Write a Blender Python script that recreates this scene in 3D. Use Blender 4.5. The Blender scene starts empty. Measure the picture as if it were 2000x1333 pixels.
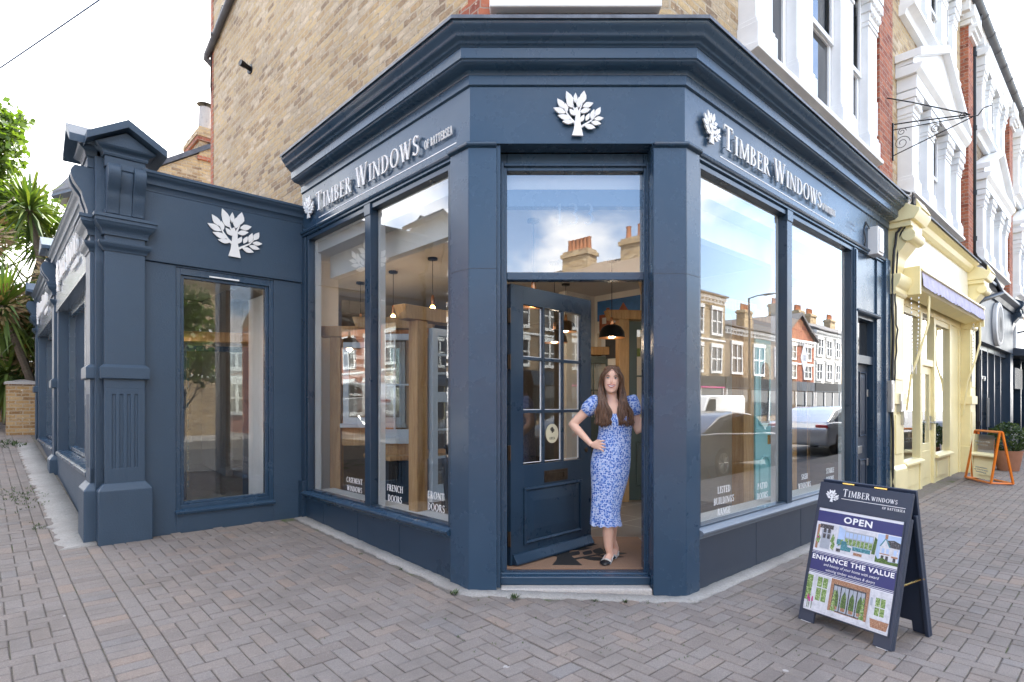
import bpy, bmesh, math, random
import numpy as np
from mathutils import Vector, Matrix
from mathutils.geometry import tessellate_polygon
R_ = math.radians
SC = bpy.context.scene
COL = SC.collection
TH = R_(42.8)                      # the street grid is turned by this against the view
CT, ST = math.cos(TH), math.sin(TH)
EYE = 1.45

# ------------------------------------------------------------------ camera
cd = bpy.data.cameras.new('camera')
cam = bpy.data.objects.new('camera', cd)
COL.objects.link(cam)
cam.location = (0, 0, EYE)
cam.rotation_euler = (R_(90), 0, 0)
cd.lens = 20.34
cd.sensor_width = 36
cd.shift_y = 0.0618
cd.clip_start = 0.05
cd.clip_end = 600
SC.camera = cam

# ------------------------------------------------------------------ sky, sun, exposure
SUN_EL, SUN_AZ = R_(54), math.atan2(0.25, 0.968)      # azimuth from +Y towards +X
w = bpy.data.worlds.new('World')
SC.world = w
w.use_nodes = True
nt = w.node_tree
nt.nodes.clear()
wo = nt.nodes.new('ShaderNodeOutputWorld')
bg = nt.nodes.new('ShaderNodeBackground')
sky = nt.nodes.new('ShaderNodeTexSky')
sky.sky_type = 'NISHITA'
sky.sun_disc = False
sky.sun_elevation = SUN_EL
sky.sun_rotation = SUN_AZ
sky.air_density = 1.0
sky.dust_density = 0.8
sky.ozone_density = 1.2
tc = nt.nodes.new('ShaderNodeTexCoord')
sep = nt.nodes.new('ShaderNodeSeparateXYZ')
nt.links.new(tc.outputs['Generated'], sep.inputs[0])
def wmath(op, a, b=None, clamp=False):
    n = nt.nodes.new('ShaderNodeMath'); n.operation = op; n.use_clamp = clamp
    for i, v in enumerate((a, b)):
        if v is None: continue
        if isinstance(v, (int, float)): n.inputs[i].default_value = v
        else: nt.links.new(v, n.inputs[i])
    return n.outputs[0]
zc = wmath('ADD', wmath('MAXIMUM', sep.outputs[2], 0.0), 0.22)
cmb = nt.nodes.new('ShaderNodeCombineXYZ')
nt.links.new(wmath('DIVIDE', sep.outputs[0], zc), cmb.inputs[0])
nt.links.new(wmath('DIVIDE', sep.outputs[1], zc), cmb.inputs[1])
cn = nt.nodes.new('ShaderNodeTexNoise')
cn.inputs['Scale'].default_value = 0.95
cn.inputs['Detail'].default_value = 9
cn.inputs['Roughness'].default_value = 0.56
cn.inputs['Distortion'].default_value = 0.25
nt.links.new(cmb.outputs[0], cn.inputs['Vector'])
ymap = nt.nodes.new('ShaderNodeMapRange')            # thicker bright cloud on the sun's side
ymap.inputs['From Min'].default_value = 0.40; ymap.inputs['From Max'].default_value = 0.72
ymap.inputs['To Min'].default_value = 0.0; ymap.inputs['To Max'].default_value = 0.42
nt.links.new(sep.outputs[1], ymap.inputs['Value'])
cm = nt.nodes.new('ShaderNodeMapRange')
cm.interpolation_type = 'SMOOTHSTEP'
cm.inputs['From Min'].default_value = 0.485; cm.inputs['From Max'].default_value = 0.63
nt.links.new(wmath('ADD', cn.outputs['Fac'], ymap.outputs[0]), cm.inputs['Value'])
mx = nt.nodes.new('ShaderNodeMix'); mx.data_type = 'RGBA'
nt.links.new(cm.outputs[0], mx.inputs['Factor'])
nt.links.new(sky.outputs[0], mx.inputs[6])
mx.inputs[7].default_value = (8.0, 7.85, 7.6, 1)
nt.links.new(mx.outputs[2], bg.inputs['Color'])
bg.inputs['Strength'].default_value = 0.10
nt.links.new(bg.outputs[0], wo.inputs[0])

sl = bpy.data.lights.new('sun', 'SUN')
sl.energy = 3.2
sl.angle = R_(0.53)
sl.color = (1.0, 0.95, 0.87)
so = bpy.data.objects.new('sun', sl)
COL.objects.link(so)
sd = Vector((math.sin(SUN_AZ) * math.cos(SUN_EL), math.cos(SUN_AZ) * math.cos(SUN_EL), math.sin(SUN_EL)))
so.rotation_euler = sd.to_track_quat('Z', 'Y').to_euler()
so.location = sd * 60

SC.view_settings.view_transform = 'Standard'
SC.view_settings.look = 'None'
SC.view_settings.exposure = 2.8
SC.view_settings.gamma = 1
SC.render.engine = 'CYCLES'
SC.cycles.use_denoising = True
SC.cycles.max_bounces = 9
SC.cycles.diffuse_bounces = 4
SC.cycles.glossy_bounces = 4
SC.cycles.transmission_bounces = 4
SC.cycles.transparent_max_bounces = 14
SC.cycles.caustics_reflective = False
SC.cycles.caustics_refractive = False
SC.cycles.sample_clamp_indirect = 6

# ------------------------------------------------------------------ materials
MATS = {}
class NT:
    def __init__(s, name):
        s.m = bpy.data.materials.new(name); s.m.use_nodes = True
        s.t = s.m.node_tree
        s.b = s.t.nodes['Principled BSDF']; s.out = s.t.nodes['Material Output']
    def n(s, typ, **kw):
        nd = s.t.nodes.new('ShaderNode' + typ)
        for k, v in kw.items():
            if k in nd.inputs.keys() if isinstance(k, str) else False: pass
            setattr(nd, k, v)
        return nd
    def l(s, a, b): s.t.links.new(a, b)
    def val(s, inp, v):
        if hasattr(v, 'is_linked') or hasattr(v, 'links'): s.l(v, inp)
        else: inp.default_value = v
    def math(s, op, a, b=0.0, clamp=False):
        nd = s.n('Math', operation=op); nd.use_clamp = clamp
        s.val(nd.inputs[0], a); s.val(nd.inputs[1], b)
        return nd.outputs[0]
    def mix(s, f, a, b, blend='MIX'):
        nd = s.n('Mix'); nd.data_type = 'RGBA'; nd.blend_type = blend
        s.val(nd.inputs[0], f)
        s.val(nd.inputs[6], a if not isinstance(a, tuple) else c4(a))
        s.val(nd.inputs[7], b if not isinstance(b, tuple) else c4(b))
        return nd.outputs[2]
    def coord(s, which='Object'): return s.n('TexCoord').outputs[which]
    def noise(s, scale, detail=4, rough=.55, vec=None, dist=0.0):
        nd = s.n('TexNoise'); nd.inputs['Scale'].default_value = scale
        nd.inputs['Detail'].default_value = detail; nd.inputs['Roughness'].default_value = rough
        nd.inputs['Distortion'].default_value = dist
        s.l(vec if vec is not None else s.coord(), nd.inputs['Vector'])
        return nd
    def ramp(s, fac, stops):
        nd = s.n('ValToRGB'); el = nd.color_ramp.elements
        while len(el) < len(stops): el.new(0.5)
        for e, (p, c) in zip(el, stops): e.position = p; e.color = c4(c)
        s.l(fac, nd.inputs[0]); return nd.outputs[0]
    def maprange(s, v, a, b, c, d, smooth=False):
        nd = s.n('MapRange'); s.val(nd.inputs[0], v)
        if smooth: nd.interpolation_type = 'SMOOTHSTEP'
        for i, x in enumerate((a, b, c, d)): nd.inputs[i + 1].default_value = x
        return nd.outputs[0]
    def scale(s, vec, x, y, z, loc=(0, 0, 0)):
        nd = s.n('Mapping'); s.l(vec, nd.inputs[0]); nd.inputs['Scale'].default_value = (x, y, z)
        nd.inputs['Location'].default_value = loc
        return nd.outputs[0]
    def bump(s, h, strength=.3, dist=.01, prev=None):
        nd = s.n('Bump'); nd.inputs['Strength'].default_value = strength; nd.inputs['Distance'].default_value = dist
        s.l(h, nd.inputs['Height'])
        if prev is not None: s.l(prev, nd.inputs['Normal'])
        return nd.outputs[0]
    def set(s, **kw):
        for k, v in kw.items():
            s.val(s.b.inputs[k.replace('_', ' ')], v if not (isinstance(v, tuple) and len(v) == 3) else c4(v))
        return s
def c4(c): return (c[0], c[1], c[2], 1.0)

def plain(name, col, rough=.5, metal=0.0, var=.12, vscale=6.0, bump=0.0, bscale=60, bdist=.002, spec=.5, rvar=.0, coat=0.0):
    """a surface colour with a little uneven wear and an optional fine relief"""
    if name in MATS: return MATS[name]
    t = NT(name)
    t.set(Roughness=rough, Metallic=metal)
    t.b.inputs['Specular IOR Level'].default_value = spec
    if coat: t.b.inputs['Coat Weight'].default_value = coat; t.b.inputs['Coat Roughness'].default_value = .15
    if var:
        n = t.noise(vscale, 6, .62)
        f = t.maprange(n.outputs['Fac'], .3, .7, 1 - var, 1 + var)
        v = t.n('Vector' + 'Math', operation='SCALE'); v.inputs[0].default_value = col; t.l(f, v.inputs['Scale'])
        t.l(v.outputs[0], t.b.inputs['Base Color'])
        if rvar: t.l(t.maprange(n.outputs['Fac'], .3, .7, rough - rvar, rough + rvar), t.b.inputs['Roughness'])
    else: t.b.inputs['Base Color'].default_value = c4(col)
    if bump:
        t.l(t.bump(t.noise(bscale, 3).outputs['Fac'], bump, bdist), t.b.inputs['Normal'])
    MATS[name] = t.m
    return t.m

def emit(name, col, strength):
    if name in MATS: return MATS[name]
    t = NT(name); t.set(Base_Color=col, Emission_Color=col); t.b.inputs['Emission Strength'].default_value = strength
    MATS[name] = t.m; return t.m

# ------------------------------------------------------------------ mesh building in street-grid coordinates (a, b, z)
class F:
    """a wall's own frame: origin, direction along it and outward normal, all in (a, b)"""
    def __init__(s, o, u, n): s.o, s.u, s.n = Vector(o), Vector(u), Vector(n)
    def p(s, t, out, z):
        q = s.o + s.u * t + s.n * out
        return (q.x, q.y, z)
FAB = F((0, 0), (1, 0), (0, 1))
PLa, PRa, P0, PE = (2.818, 3.523), (4.042, 2.390), (2.818, 6.690), (9.46, 2.390)
FL = F(PLa, (0, 1), (-1, 0))
FR = F(PRa, (1, 0), (0, -1))
FX = F(P0, (-1, 0), (0, -1))
FS = F((0.826, 6.690), (0.01134, 0.99994), (-0.99994, 0.01134))
_e = (Vector(PRa) - Vector(PLa)); ELEN = _e.length; _e.normalize()
FE = F(PLa, tuple(_e), (-ST, -CT))

def W(a, b, z=0.0): return (a * CT - b * ST, a * ST + b * CT, z)
def AB(x, y): return (x * CT + y * ST, -x * ST + y * CT)
_gb = [-60, -2, 0, 2.4, 3.5, 4.5, 6.7, 10.7, 14.6, 25, 60]
_gz = [-.5, -.11, -.085, -.05, 0.0, .045, .135, .42, .70, 1.45, 3.5]
def gz(a, b): return float(np.interp(b, _gb, _gz)) + .012 * max(0.0, min(a, 40) - 6.3)

class MB:
    def __init__(s): s.v, s.f, s.mi = [], [], []
    def face(s, pts, m=0):
        i = len(s.v); s.v += [tuple(p) for p in pts]; s.f.append(tuple(range(i, i + len(pts)))); s.mi.append(m)
    def hexa(s, p, m=0):
        i = len(s.v); s.v += [tuple(q) for q in p]
        for q in ((0, 3, 2, 1), (4, 5, 6, 7), (0, 1, 5, 4), (1, 2, 6, 5), (2, 3, 7, 6), (3, 0, 4, 7)):
            s.f.append(tuple(i + k for k in q)); s.mi.append(m)
        return s
    def box(s, fr, t0, t1, o0, o1, z0, z1, m=0):
        return s.hexa([fr.p(t0, o0, z0), fr.p(t1, o0, z0), fr.p(t1, o1, z0), fr.p(t0, o1, z0),
                       fr.p(t0, o0, z1), fr.p(t1, o0, z1), fr.p(t1, o1, z1), fr.p(t0, o1, z1)], m)
    def loft(s, rings, closed=True, caps=True, m=0):
        """rings of equal length, joined by quads"""
        i = len(s.v); n = len(rings[0])
        for r in rings: s.v += [tuple(p) for p in r]
        for k in range(len(rings) - 1):
            for j in range(n if closed else n - 1):
                j2 = (j + 1) % n
                s.f.append((i + k * n + j, i + k * n + j2, i + (k + 1) * n + j2, i + (k + 1) * n + j)); s.mi.append(m)
        if caps and closed:
            s.f.append(tuple(i + j for j in range(n))[::-1]); s.mi.append(m)
            e = i + (len(rings) - 1) * n
            s.f.append(tuple(e + j for j in range(n))); s.mi.append(m)
        return s
    def prism(s, fr, prof, t0, t1, m=0):
        """closed profile of (out, z) drawn out along the wall"""
        return s.loft([[fr.p(t, o, z) for o, z in prof] for t in (t0, t1)], m=m)
    def plate(s, fr, outline, o0, o1, m=0):
        """outline of (t, z) given the thickness o0..o1"""
        i = len(s.v); n = len(outline)
        s.v += [fr.p(t, o0, z) for t, z in outline] + [fr.p(t, o1, z) for t, z in outline]
        for tri in tessellate_polygon([[Vector((t, z, 0)) for t, z in outline]]):
            s.f.append(tuple(i + k for k in tri)); s.mi.append(m)
            s.f.append(tuple(i + n + k for k in tri[::-1])); s.mi.append(m)
        for k in range(n):
            k2 = (k + 1) % n
            s.f.append((i + k, i + k2, i + n + k2, i + n + k)); s.mi.append(m)
        return s
    def sweep(s, path, prof, m=0, caps=True):
        """profile of (out, z), mitred along a plan path; outward is to the right of travel"""
        P = [Vector(p) for p in path]; rings = []
        nn = []
        for k in range(len(P) - 1):
            d = (P[k + 1] - P[k]).normalized(); nn.append(Vector((d.y, -d.x)))
        for k, p in enumerate(P):
            if k == 0: mvec = nn[0]
            elif k == len(P) - 1: mvec = nn[-1]
            else:
                q = nn[k - 1] + nn[k]; mvec = q / q.dot(nn[k])
            rings.append([(p.x + mvec.x * o, p.y + mvec.y * o, z) for o, z in prof])
        return s.loft(rings, m=m, caps=caps)
    def tube(s, path, r, n=8, m=0, caps=True):
        P = [Vector(p) for p in path]; rs = r if isinstance(r, (list, tuple)) else [r] * len(P)
        rings = []; ref = None
        for k, p in enumerate(P):
            d = (P[min(k + 1, len(P) - 1)] - P[max(k - 1, 0)]).normalized()
            if ref is None: ref = Vector((0, 0, 1)) if abs(d.z) < .9 else Vector((1, 0, 0))
            x = ref - d * ref.dot(d)
            if x.length < 1e-4: x = d.orthogonal()
            x.normalize(); y = d.cross(x); ref = x
            rings.append([p + (x * math.cos(q) + y * math.sin(q)) * rs[k] for q in [2 * math.pi * j / n for j in range(n)]])
        return s.loft(rings, m=m, caps=caps)
    def lathe(s, c, prof, n=24, m=0, ax=None):
        """profile of (r, h) turned about an axis through c"""
        ax = Vector(ax or (0, 0, 1)).normalized(); x = ax.orthogonal().normalized(); y = ax.cross(x); c = Vector(c)
        rings = [[c + ax * h + (x * math.cos(q) + y * math.sin(q)) * max(r, 1e-4) for q in [2 * math.pi * j / n for j in range(n)]] for r, h in prof]
        return s.loft(rings, m=m)
    def ball(s, c, r, n=12, m=0, sc=(1, 1, 1)):
        c = Vector(c); rings = []
        for k in range(1, n):
            ph = math.pi * k / n
            rings.append([c + Vector((r * sc[0] * math.sin(ph) * math.cos(2 * math.pi * j / (2 * n)), r * sc[1] * math.sin(ph) * math.sin(2 * math.pi * j / (2 * n)), -r * sc[2] * math.cos(ph))) for j in range(2 * n)])
        return s.loft(rings, m=m)
    def build(s, name, mats, parent=None, smooth=False, bevel=0.0, recalc=True, world=False, seg=2, **props):
        off = Vector((0, 0, 0))
        if parent is not None:
            pp = parent
            while pp is not None:
                off += Vector(pp.get('_ab', (0, 0, 0))); pp = pp.parent
        me = bpy.data.meshes.new(name)
        vs = s.v if off.length == 0 else [(p[0] - off.x, p[1] - off.y, p[2] - off.z) for p in s.v]
        me.from_pydata(vs, [], s.f)
        if not isinstance(mats, (list, tuple)): mats = [mats]
        for q in mats: me.materials.append(q)
        if len(mats) > 1: me.polygons.foreach_set('material_index', s.mi)
        if recalc:
            bm = bmesh.new(); bm.from_mesh(me); bmesh.ops.recalc_face_normals(bm, faces=bm.faces); bm.to_mesh(me); bm.free()
        if smooth:
            me.polygons.foreach_set('use_smooth', [True] * len(me.polygons))
            if smooth != 'full':
                try: me.set_sharp_from_angle(angle=R_(40))
                except Exception: pass
        ob = bpy.data.objects.new(name, me); COL.objects.link(ob)
        if parent is not None: ob.parent = parent
        elif not world: ob.rotation_euler = (0, 0, TH)
        if bevel:
            bv = ob.modifiers.new('bevel', 'BEVEL'); bv.width = bevel; bv.segments = seg; bv.limit_method = 'ANGLE'; bv.angle_limit = R_(35)
            bv.harden_normals = False
        for k, v in props.items(): ob[k] = v
        return ob
    def solo(s, name, mats, label, cat, base=None, group=None, **kw):
        """a thing that is one mesh, its origin at its base"""
        if base is None:
            A_ = np.array(s.v); base = ((A_[:, 0].min() + A_[:, 0].max()) / 2, (A_[:, 1].min() + A_[:, 1].max()) / 2, A_[:, 2].min())
        s.v = [(p[0] - base[0], p[1] - base[1], p[2] - base[2]) for p in s.v]
        o = s.build(name, mats, None, **kw)
        o.location = W(*base)
        o['label'] = label; o['category'] = cat
        if group: o['group'] = group
        return o

def thing(name, label, cat, base=(0, 0, 0), group=None):
    o = bpy.data.objects.new(name, None); COL.objects.link(o)
    o.empty_display_size = .1
    o.location = W(*base); o.rotation_euler = (0, 0, TH)
    o['_ab'] = base; o['label'] = label; o['category'] = cat
    if group: o['group'] = group
    return o
def structure(o):
    o['kind'] = 'structure'; return o
def copy_tree(o, parent=None):
    c = o.copy(); COL.objects.link(c)
    if parent is not None: c.parent = parent
    for ch in o.children: copy_tree(ch, c)
    return c
# ------------------------------------------------------------------ the place's own surfaces
def paint(name, col, rough=.32, orange=.12, rvar=.08, bscale=45, bdist=.003):
    t = NT(name)
    n = t.noise(2.2, 7, .65); n2 = t.noise(38, 4, .6)
    c = t.mix(t.maprange(n.outputs['Fac'], .35, .7, 0, 1), tuple(x * .94 for x in col), tuple(x * 1.07 for x in col))
    # rubbed, chalky scuffs
    sc = t.maprange(n2.outputs['Fac'], .72, .80, 0, .09)
    c = t.mix(sc, c, tuple(min(1, x * 1.9 + .02) for x in col))
    t.l(c, t.b.inputs['Base Color'])
    t.l(t.maprange(n.outputs['Fac'], .3, .7, rough - rvar * .6, rough + rvar * .6), t.b.inputs['Roughness'])
    b1 = t.bump(t.noise(bscale, 5, .6).outputs['Fac'], orange, bdist)
    g = t.scale(t.coord(), 3.0, 3.0, 14.0)
    t.l(t.bump(t.noise(1.6, 4, .6, vec=g).outputs['Fac'], .10, .006, b1), t.b.inputs['Normal'])
    t.b.inputs['Specular IOR Level'].default_value = .5
    MATS[name] = t.m
    return t.m
NAVY = paint('navy_gloss', (.024, .055, .096), .27, .10)
NAVYD = paint('navy_door', (.017, .038, .066), .30, .06)
STUCCO = paint('navy_masonry', (.030, .058, .094), .48, .55, .05, 70, .005)
SLATE = paint('charcoal_blue', (.028, .040, .060), .40, .1)
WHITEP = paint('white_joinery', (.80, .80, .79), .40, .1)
CREAM = paint('cream_yellow', (.84, .73, .40), .38, .15)
CREAM2 = paint('cream_pale', (.85, .81, .66), .40, .12)
GREEN = paint('sage_door', (.060, .085, .070), .38, .05)
GREYP = paint('pale_grey_joinery', (.50, .56, .62), .38, .05)
TEAL = paint('duck_egg_door', (.27, .56, .58), .32, .05)
BOARDN = paint('board_navy', (.028, .040, .068), .42, .06)

def brick(name, stops, mortar, cw=.225, ch=.075, mw=.010, bumpy=.6, dirt=.25, patch=1.0):
    t = NT(name)
    tcn = t.n('TexCoord')
    s1 = t.n('SeparateXYZ'); t.l(tcn.outputs['Object'], s1.inputs[0])
    s2 = t.n('SeparateXYZ'); t.l(tcn.outputs['Normal'], s2.inputs[0])
    f = t.math('GREATER_THAN', t.math('ABSOLUTE', s2.outputs[0]), .7)
    u = t.math('ADD', t.math('MULTIPLY', s1.outputs[1], f), t.math('MULTIPLY', s1.outputs[0], t.math('SUBTRACT', 1.0, f)))
    cv = t.n('CombineXYZ'); t.l(u, cv.inputs[0]); t.l(s1.outputs[2], cv.inputs[1])
    wob = t.noise(9, 3, .6)
    wv = t.n('VectorMath', operation='MULTIPLY_ADD'); t.l(wob.outputs['Color'], wv.inputs[0]); wv.inputs[1].default_value = (.034, .024, 0); t.l(cv.outputs[0], wv.inputs[2])
    bt = t.n('TexBrick'); t.l(wv.outputs[0], bt.inputs['Vector'])
    bt.inputs['Scale'].default_value = 1
    bt.inputs['Color1'].default_value = (0, 0, 0, 1); bt.inputs['Color2'].default_value = (1, 1, 1, 1); bt.inputs['Mortar'].default_value = (.5, .5, .5, 1)
    bt.inputs['Brick Width'].default_value = cw; bt.inputs['Row Height'].default_value = ch; bt.inputs['Mortar Size'].default_value = mw
    bt.inputs['Mortar Smooth'].default_value = .25; bt.inputs['Bias'].default_value = 0.0
    bt.offset = .5
    fine = t.noise(60, 5, .65, vec=wv.outputs[0]); mid = t.noise(13, 4, .6, vec=cv.outputs[0]); big = t.noise(.9, 4, .6, vec=cv.outputs[0])
    sepc = t.n('SeparateColor'); t.l(bt.outputs['Color'], sepc.inputs[0])
    v = t.math('ADD', sepc.outputs[0], t.math('MULTIPLY', t.math('SUBTRACT', mid.outputs['Fac'], .5), .75))
    c = t.ramp(v, stops)
    c = t.mix(t.maprange(fine.outputs['Fac'], .3, .7, 0, .5), c, (.5, .5, .5), 'OVERLAY')
    mfac = t.math('ADD', bt.outputs['Fac'], t.maprange(t.noise(22, 5, .7, vec=cv.outputs[0]).outputs['Fac'], .54, .66, 0, .75), True)
    c = t.mix(mfac, c, mortar)
    c = t.mix(t.maprange(big.outputs['Fac'], .35, .75, 0, dirt), c, tuple(x * .45 for x in mortar))
    t.l(c, t.b.inputs['Base Color'])
    h = t.math('SUBTRACT', t.math('MULTIPLY', fine.outputs['Fac'], .5), bt.outputs['Fac'])
    h2 = t.math('ADD', h, t.math('MULTIPLY', mid.outputs['Fac'], 1.2)); spk = t.noise(19, 3, .55, vec=cv.outputs[0])
    c = t.mix(t.maprange(spk.outputs['Fac'], .63, .70, 0, .7), c, (.16, .115, .08)); c = t.mix(t.maprange(spk.outputs['Fac'], .36, .29, 0, .7), c, (.72, .62, .47)); t.l(c, t.b.inputs['Base Color'])
    t.l(t.bump(h2, bumpy, .016), t.b.inputs['Normal'])
    t.set(Roughness=.88); t.b.inputs['Specular IOR Level'].default_value = .25
    MATS[name] = t.m
    return t.m
STOCK = brick('london_stock_brick', [(0, (.24, .165, .105)), (.2, (.42, .285, .15)), (.42, (.52, .38, .205)), (.6, (.60, .44, .235)), (.78, (.45, .345, .225)), (1, (.64, .52, .36))], (.50, .41, .295), bumpy=.9, dirt=.4)
STOCK2 = brick('brown_stock_brick', [(0, (.10, .065, .045)), (.3, (.26, .17, .10)), (.6, (.36, .25, .15)), (1, (.30, .23, .16))], (.30, .25, .19), dirt=.35)
REDB = brick('red_brick', [(0, (.22, .055, .035)), (.4, (.40, .115, .06)), (.75, (.47, .16, .085)), (1, (.30, .09, .06))], (.36, .27, .21), mw=.007)
PIERB = brick('buff_pier_brick', [(0, (.24, .125, .05)), (.4, (.42, .25, .10)), (.8, (.50, .33, .16)), (1, (.32, .18, .08))], (.42, .33, .23), mw=.011)

def glass(name='window_glass', k=2.0):
    t = NT(name)
    fr = t.n('Fresnel'); fr.inputs['IOR'].default_value = 1.52
    geo = t.n('NewGeometry')
    f = t.math('MULTIPLY', t.math('MULTIPLY', fr.outputs[0], k), t.math('SUBTRACT', 1.0, geo.outputs['Backfacing']), True)
    tr = t.n('BsdfTransparent'); tr.inputs[0].default_value = (.955, .97, .965, 1)
    gl = t.n('BsdfGlossy'); gl.inputs['Roughness'].default_value = 0.0; gl.inputs[0].default_value = (.97, .98, 1, 1)
    wv = t.noise(.9, 1, .4); t.l(t.bump(wv.outputs['Fac'], .035, .05), gl.inputs['Normal'])
    ms = t.n('MixShader'); t.l(f, ms.inputs[0]); t.l(tr.outputs[0], ms.inputs[1]); t.l(gl.outputs[0], ms.inputs[2])
    t.l(ms.outputs[0], t.out.inputs[0]); t.t.nodes.remove(t.b)
    MATS[name] = t.m
    return t.m
GLASS = glass(k=2.5)
GLASSF = glass('coated_glass', 4.6)

def oak():
    t = NT('oak')
    v = t.scale(t.coord(), 9, 9, .9)
    n = t.noise(2.4, 6, .6, vec=v, dist=1.2); n2 = t.noise(30, 3, .5, vec=v)
    c = t.ramp(n.outputs['Fac'], [(.25, (.30, .155, .055)), (.5, (.47, .27, .105)), (.75, (.58, .37, .17))])
    c = t.mix(t.maprange(n2.outputs['Fac'], .4, .7, 0, .25), c, (.22, .11, .04))
    t.l(c, t.b.inputs['Base Color']); t.set(Roughness=.5)
    t.l(t.bump(n2.outputs['Fac'], .12, .002), t.b.inputs['Normal'])
    return t.m
OAK = oak()

def paver():
    t = NT('block_paving')
    at = t.n('Attribute'); at.attribute_name = 'tone'
    sp = t.n('SeparateColor'); t.l(at.outputs['Color'], sp.inputs[0])
    c = t.ramp(sp.outputs[0], [(0, (0.186, 0.156, 0.138)), (0.25, (0.217, 0.184, 0.161)), (0.5, (0.22, 0.192, 0.173)), (0.75, (0.237, 0.195, 0.166)), (0.9, (0.259, 0.198, 0.158)), (1, (0.206, 0.186, 0.174))])
    sp1 = t.noise(150, 3, .75); sp2 = t.noise(75, 5, .7); st = t.noise(1.7, 6, .65); st2 = t.noise(7, 5, .6)
    c = t.mix(t.maprange(sp1.outputs['Fac'], .54, .70, 0, .6), c, (.40, .355, .325))
    c = t.mix(t.maprange(sp1.outputs['Fac'], .46, .30, 0, .6), c, (.085, .07, .062))
    c = t.mix(t.maprange(sp2.outputs['Fac'], .5, .8, 0, .5), c, (.10, .085, .078))
    c = t.mix(t.maprange(st.outputs['Fac'], .47, .68, 0, .6), c, (.135, .115, .10))
    c = t.mix(t.maprange(st2.outputs['Fac'], .60, .74, 0, .35), c, (.27, .235, .21))
    vo = t.n('TexVoronoi'); vo.inputs['Scale'].default_value = 2.3; t.l(t.coord(), vo.inputs['Vector'])
    gm = t.math('ADD', vo.outputs['Distance'], t.math('MULTIPLY', t.math('SUBTRACT', sp2.outputs['Fac'], .5), .03))
    c = t.mix(t.maprange(gm, .036, .044, .7, 0), c, (.46, .43, .40))            # trodden chewing gum
    t.l(c, t.b.inputs['Base Color'])
    t.set(Roughness=.85); t.b.inputs['Specular IOR Level'].default_value = .3
    t.l(t.bump(sp1.outputs['Fac'], .35, .002, t.bump(sp2.outputs['Fac'], .4, .004)), t.b.inputs['Normal'])
    return t.m
PAVER = paver()

def joint():
    t = NT('joint_sand')
    n = t.noise(1.1, 5, .6); n2 = t.noise(40, 4, .7); n3 = t.noise(5, 4, .6)
    c = t.mix(t.maprange(n2.outputs['Fac'], .3, .7, 0, 1), (.10, .085, .07), (.20, .175, .15))
    c = t.mix(t.math('MULTIPLY', t.maprange(n.outputs['Fac'], .50, .62, 0, 1), t.maprange(n3.outputs['Fac'], .5, .62, 0, 1)), c, (.065, .095, .020))
    t.l(c, t.b.inputs['Base Color']); t.set(Roughness=.95)
    t.l(t.bump(n2.outputs['Fac'], .7, .006), t.b.inputs['Normal'])
    return t.m
JOINT = joint()

def speck(name, c0, c1, c2, sc=90, rough=.9, big=1.5):
    t = NT(name)
    n = t.noise(sc, 4, .7); n2 = t.noise(big, 6, .65); n3 = t.noise(sc * .22, 4, .6)
    c = t.mix(t.maprange(n.outputs['Fac'], .35, .65, 0, 1), c0, c1)
    c = t.mix(t.maprange(n2.outputs['Fac'], .45, .7, 0, .65), c, c2)
    c = t.mix(t.maprange(n3.outputs['Fac'], .58, .75, 0, .4), c, tuple(x * .5 for x in c0))
    t.l(c, t.b.inputs['Base Color']); t.set(Roughness=rough)
    t.l(t.bump(n.outputs['Fac'], .5, .004), t.b.inputs['Normal'])
    MATS[name] = t.m
    return t.m
ASPH = speck('asphalt', (.045, .045, .047), (.085, .083, .08), (.06, .058, .056), 120)
CONC = speck('cement_fillet', (.25, .235, .215), (.34, .325, .30), (.17, .155, .14), 60)
STONE = speck('kerb_stone', (.33, .31, .29), (.46, .43, .40), (.40, .35, .32), 70)
SLATEROOF = speck('slate_roof', (.10, .10, .11), (.16, .155, .155), (.12, .10, .085), 14)
TILEROOF = speck('tile_roof', (.20, .15, .11), (.32, .25, .19), (.24, .20, .15), 12)
PLASTER = plain('interior_plaster', (.78, .75, .69), .8, var=.03)
CEIL = plain('ceiling_plaster', (.60, .57, .53), .85, var=.03)
BACKW = plain('taupe_wall', (.22, .20, .185), .8, var=.06)
BOARDW = plain('white_board', (.78, .77, .75), .5, var=.03)
BLACKM = plain('black_metal', (.012, .012, .013), .42, .6, .2)
LEAD = plain('lead_flashing', (.10, .11, .13), .55, .6, .3, 8, .4, 25, .01)
PIPE = plain('pipe_grey', (.085, .085, .09), .5, 0, .25, 5)
CABLE = plain('black_cable', (.015, .015, .016), .6)
BRASS = plain('brass', (.66, .42, .12), .25, 1.0, .15)
COPPER = plain('copper', (.70, .34, .17), .25, 1.0, .15)
BRONZE = plain('aged_bronze', (.075, .052, .035), .38, .8, .3, 20)
STEEL = plain('brushed_steel', (.55, .55, .54), .32, 1.0, .1)
SIGNW = plain('sign_letter', (.78, .77, .74), .45, 0, .04)
VINYL = plain('white_vinyl', (.86, .86, .85), .6, 0, 0)
VINYLF = plain('frosted_vinyl', (.55, .60, .66), .6, 0, 0)
PLASTW = plain('white_plastic', (.78, .78, .76), .45, 0, .05)
ORANGE = plain('orange_frame', (.78, .20, .018), .35, 0, .08)
MIRROR = plain('mirror', (.86, .86, .85), .02, 1.0, 0)
DARK = plain('dark_inside', (.02, .02, .022), .6)
BLIND = plain('blind', (.62, .60, .56), .7)
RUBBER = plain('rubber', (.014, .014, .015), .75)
DARKGLASS = plain('dark_window', (.016, .019, .022), .04, 0, 0, spec=.9)
LILAC = plain('lilac_awning', (.50, .48, .63), .8, 0, .15, 10, .3, 30, .01)
PLASTG = plain('grey_seat', (.42, .43, .46), .6)

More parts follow.
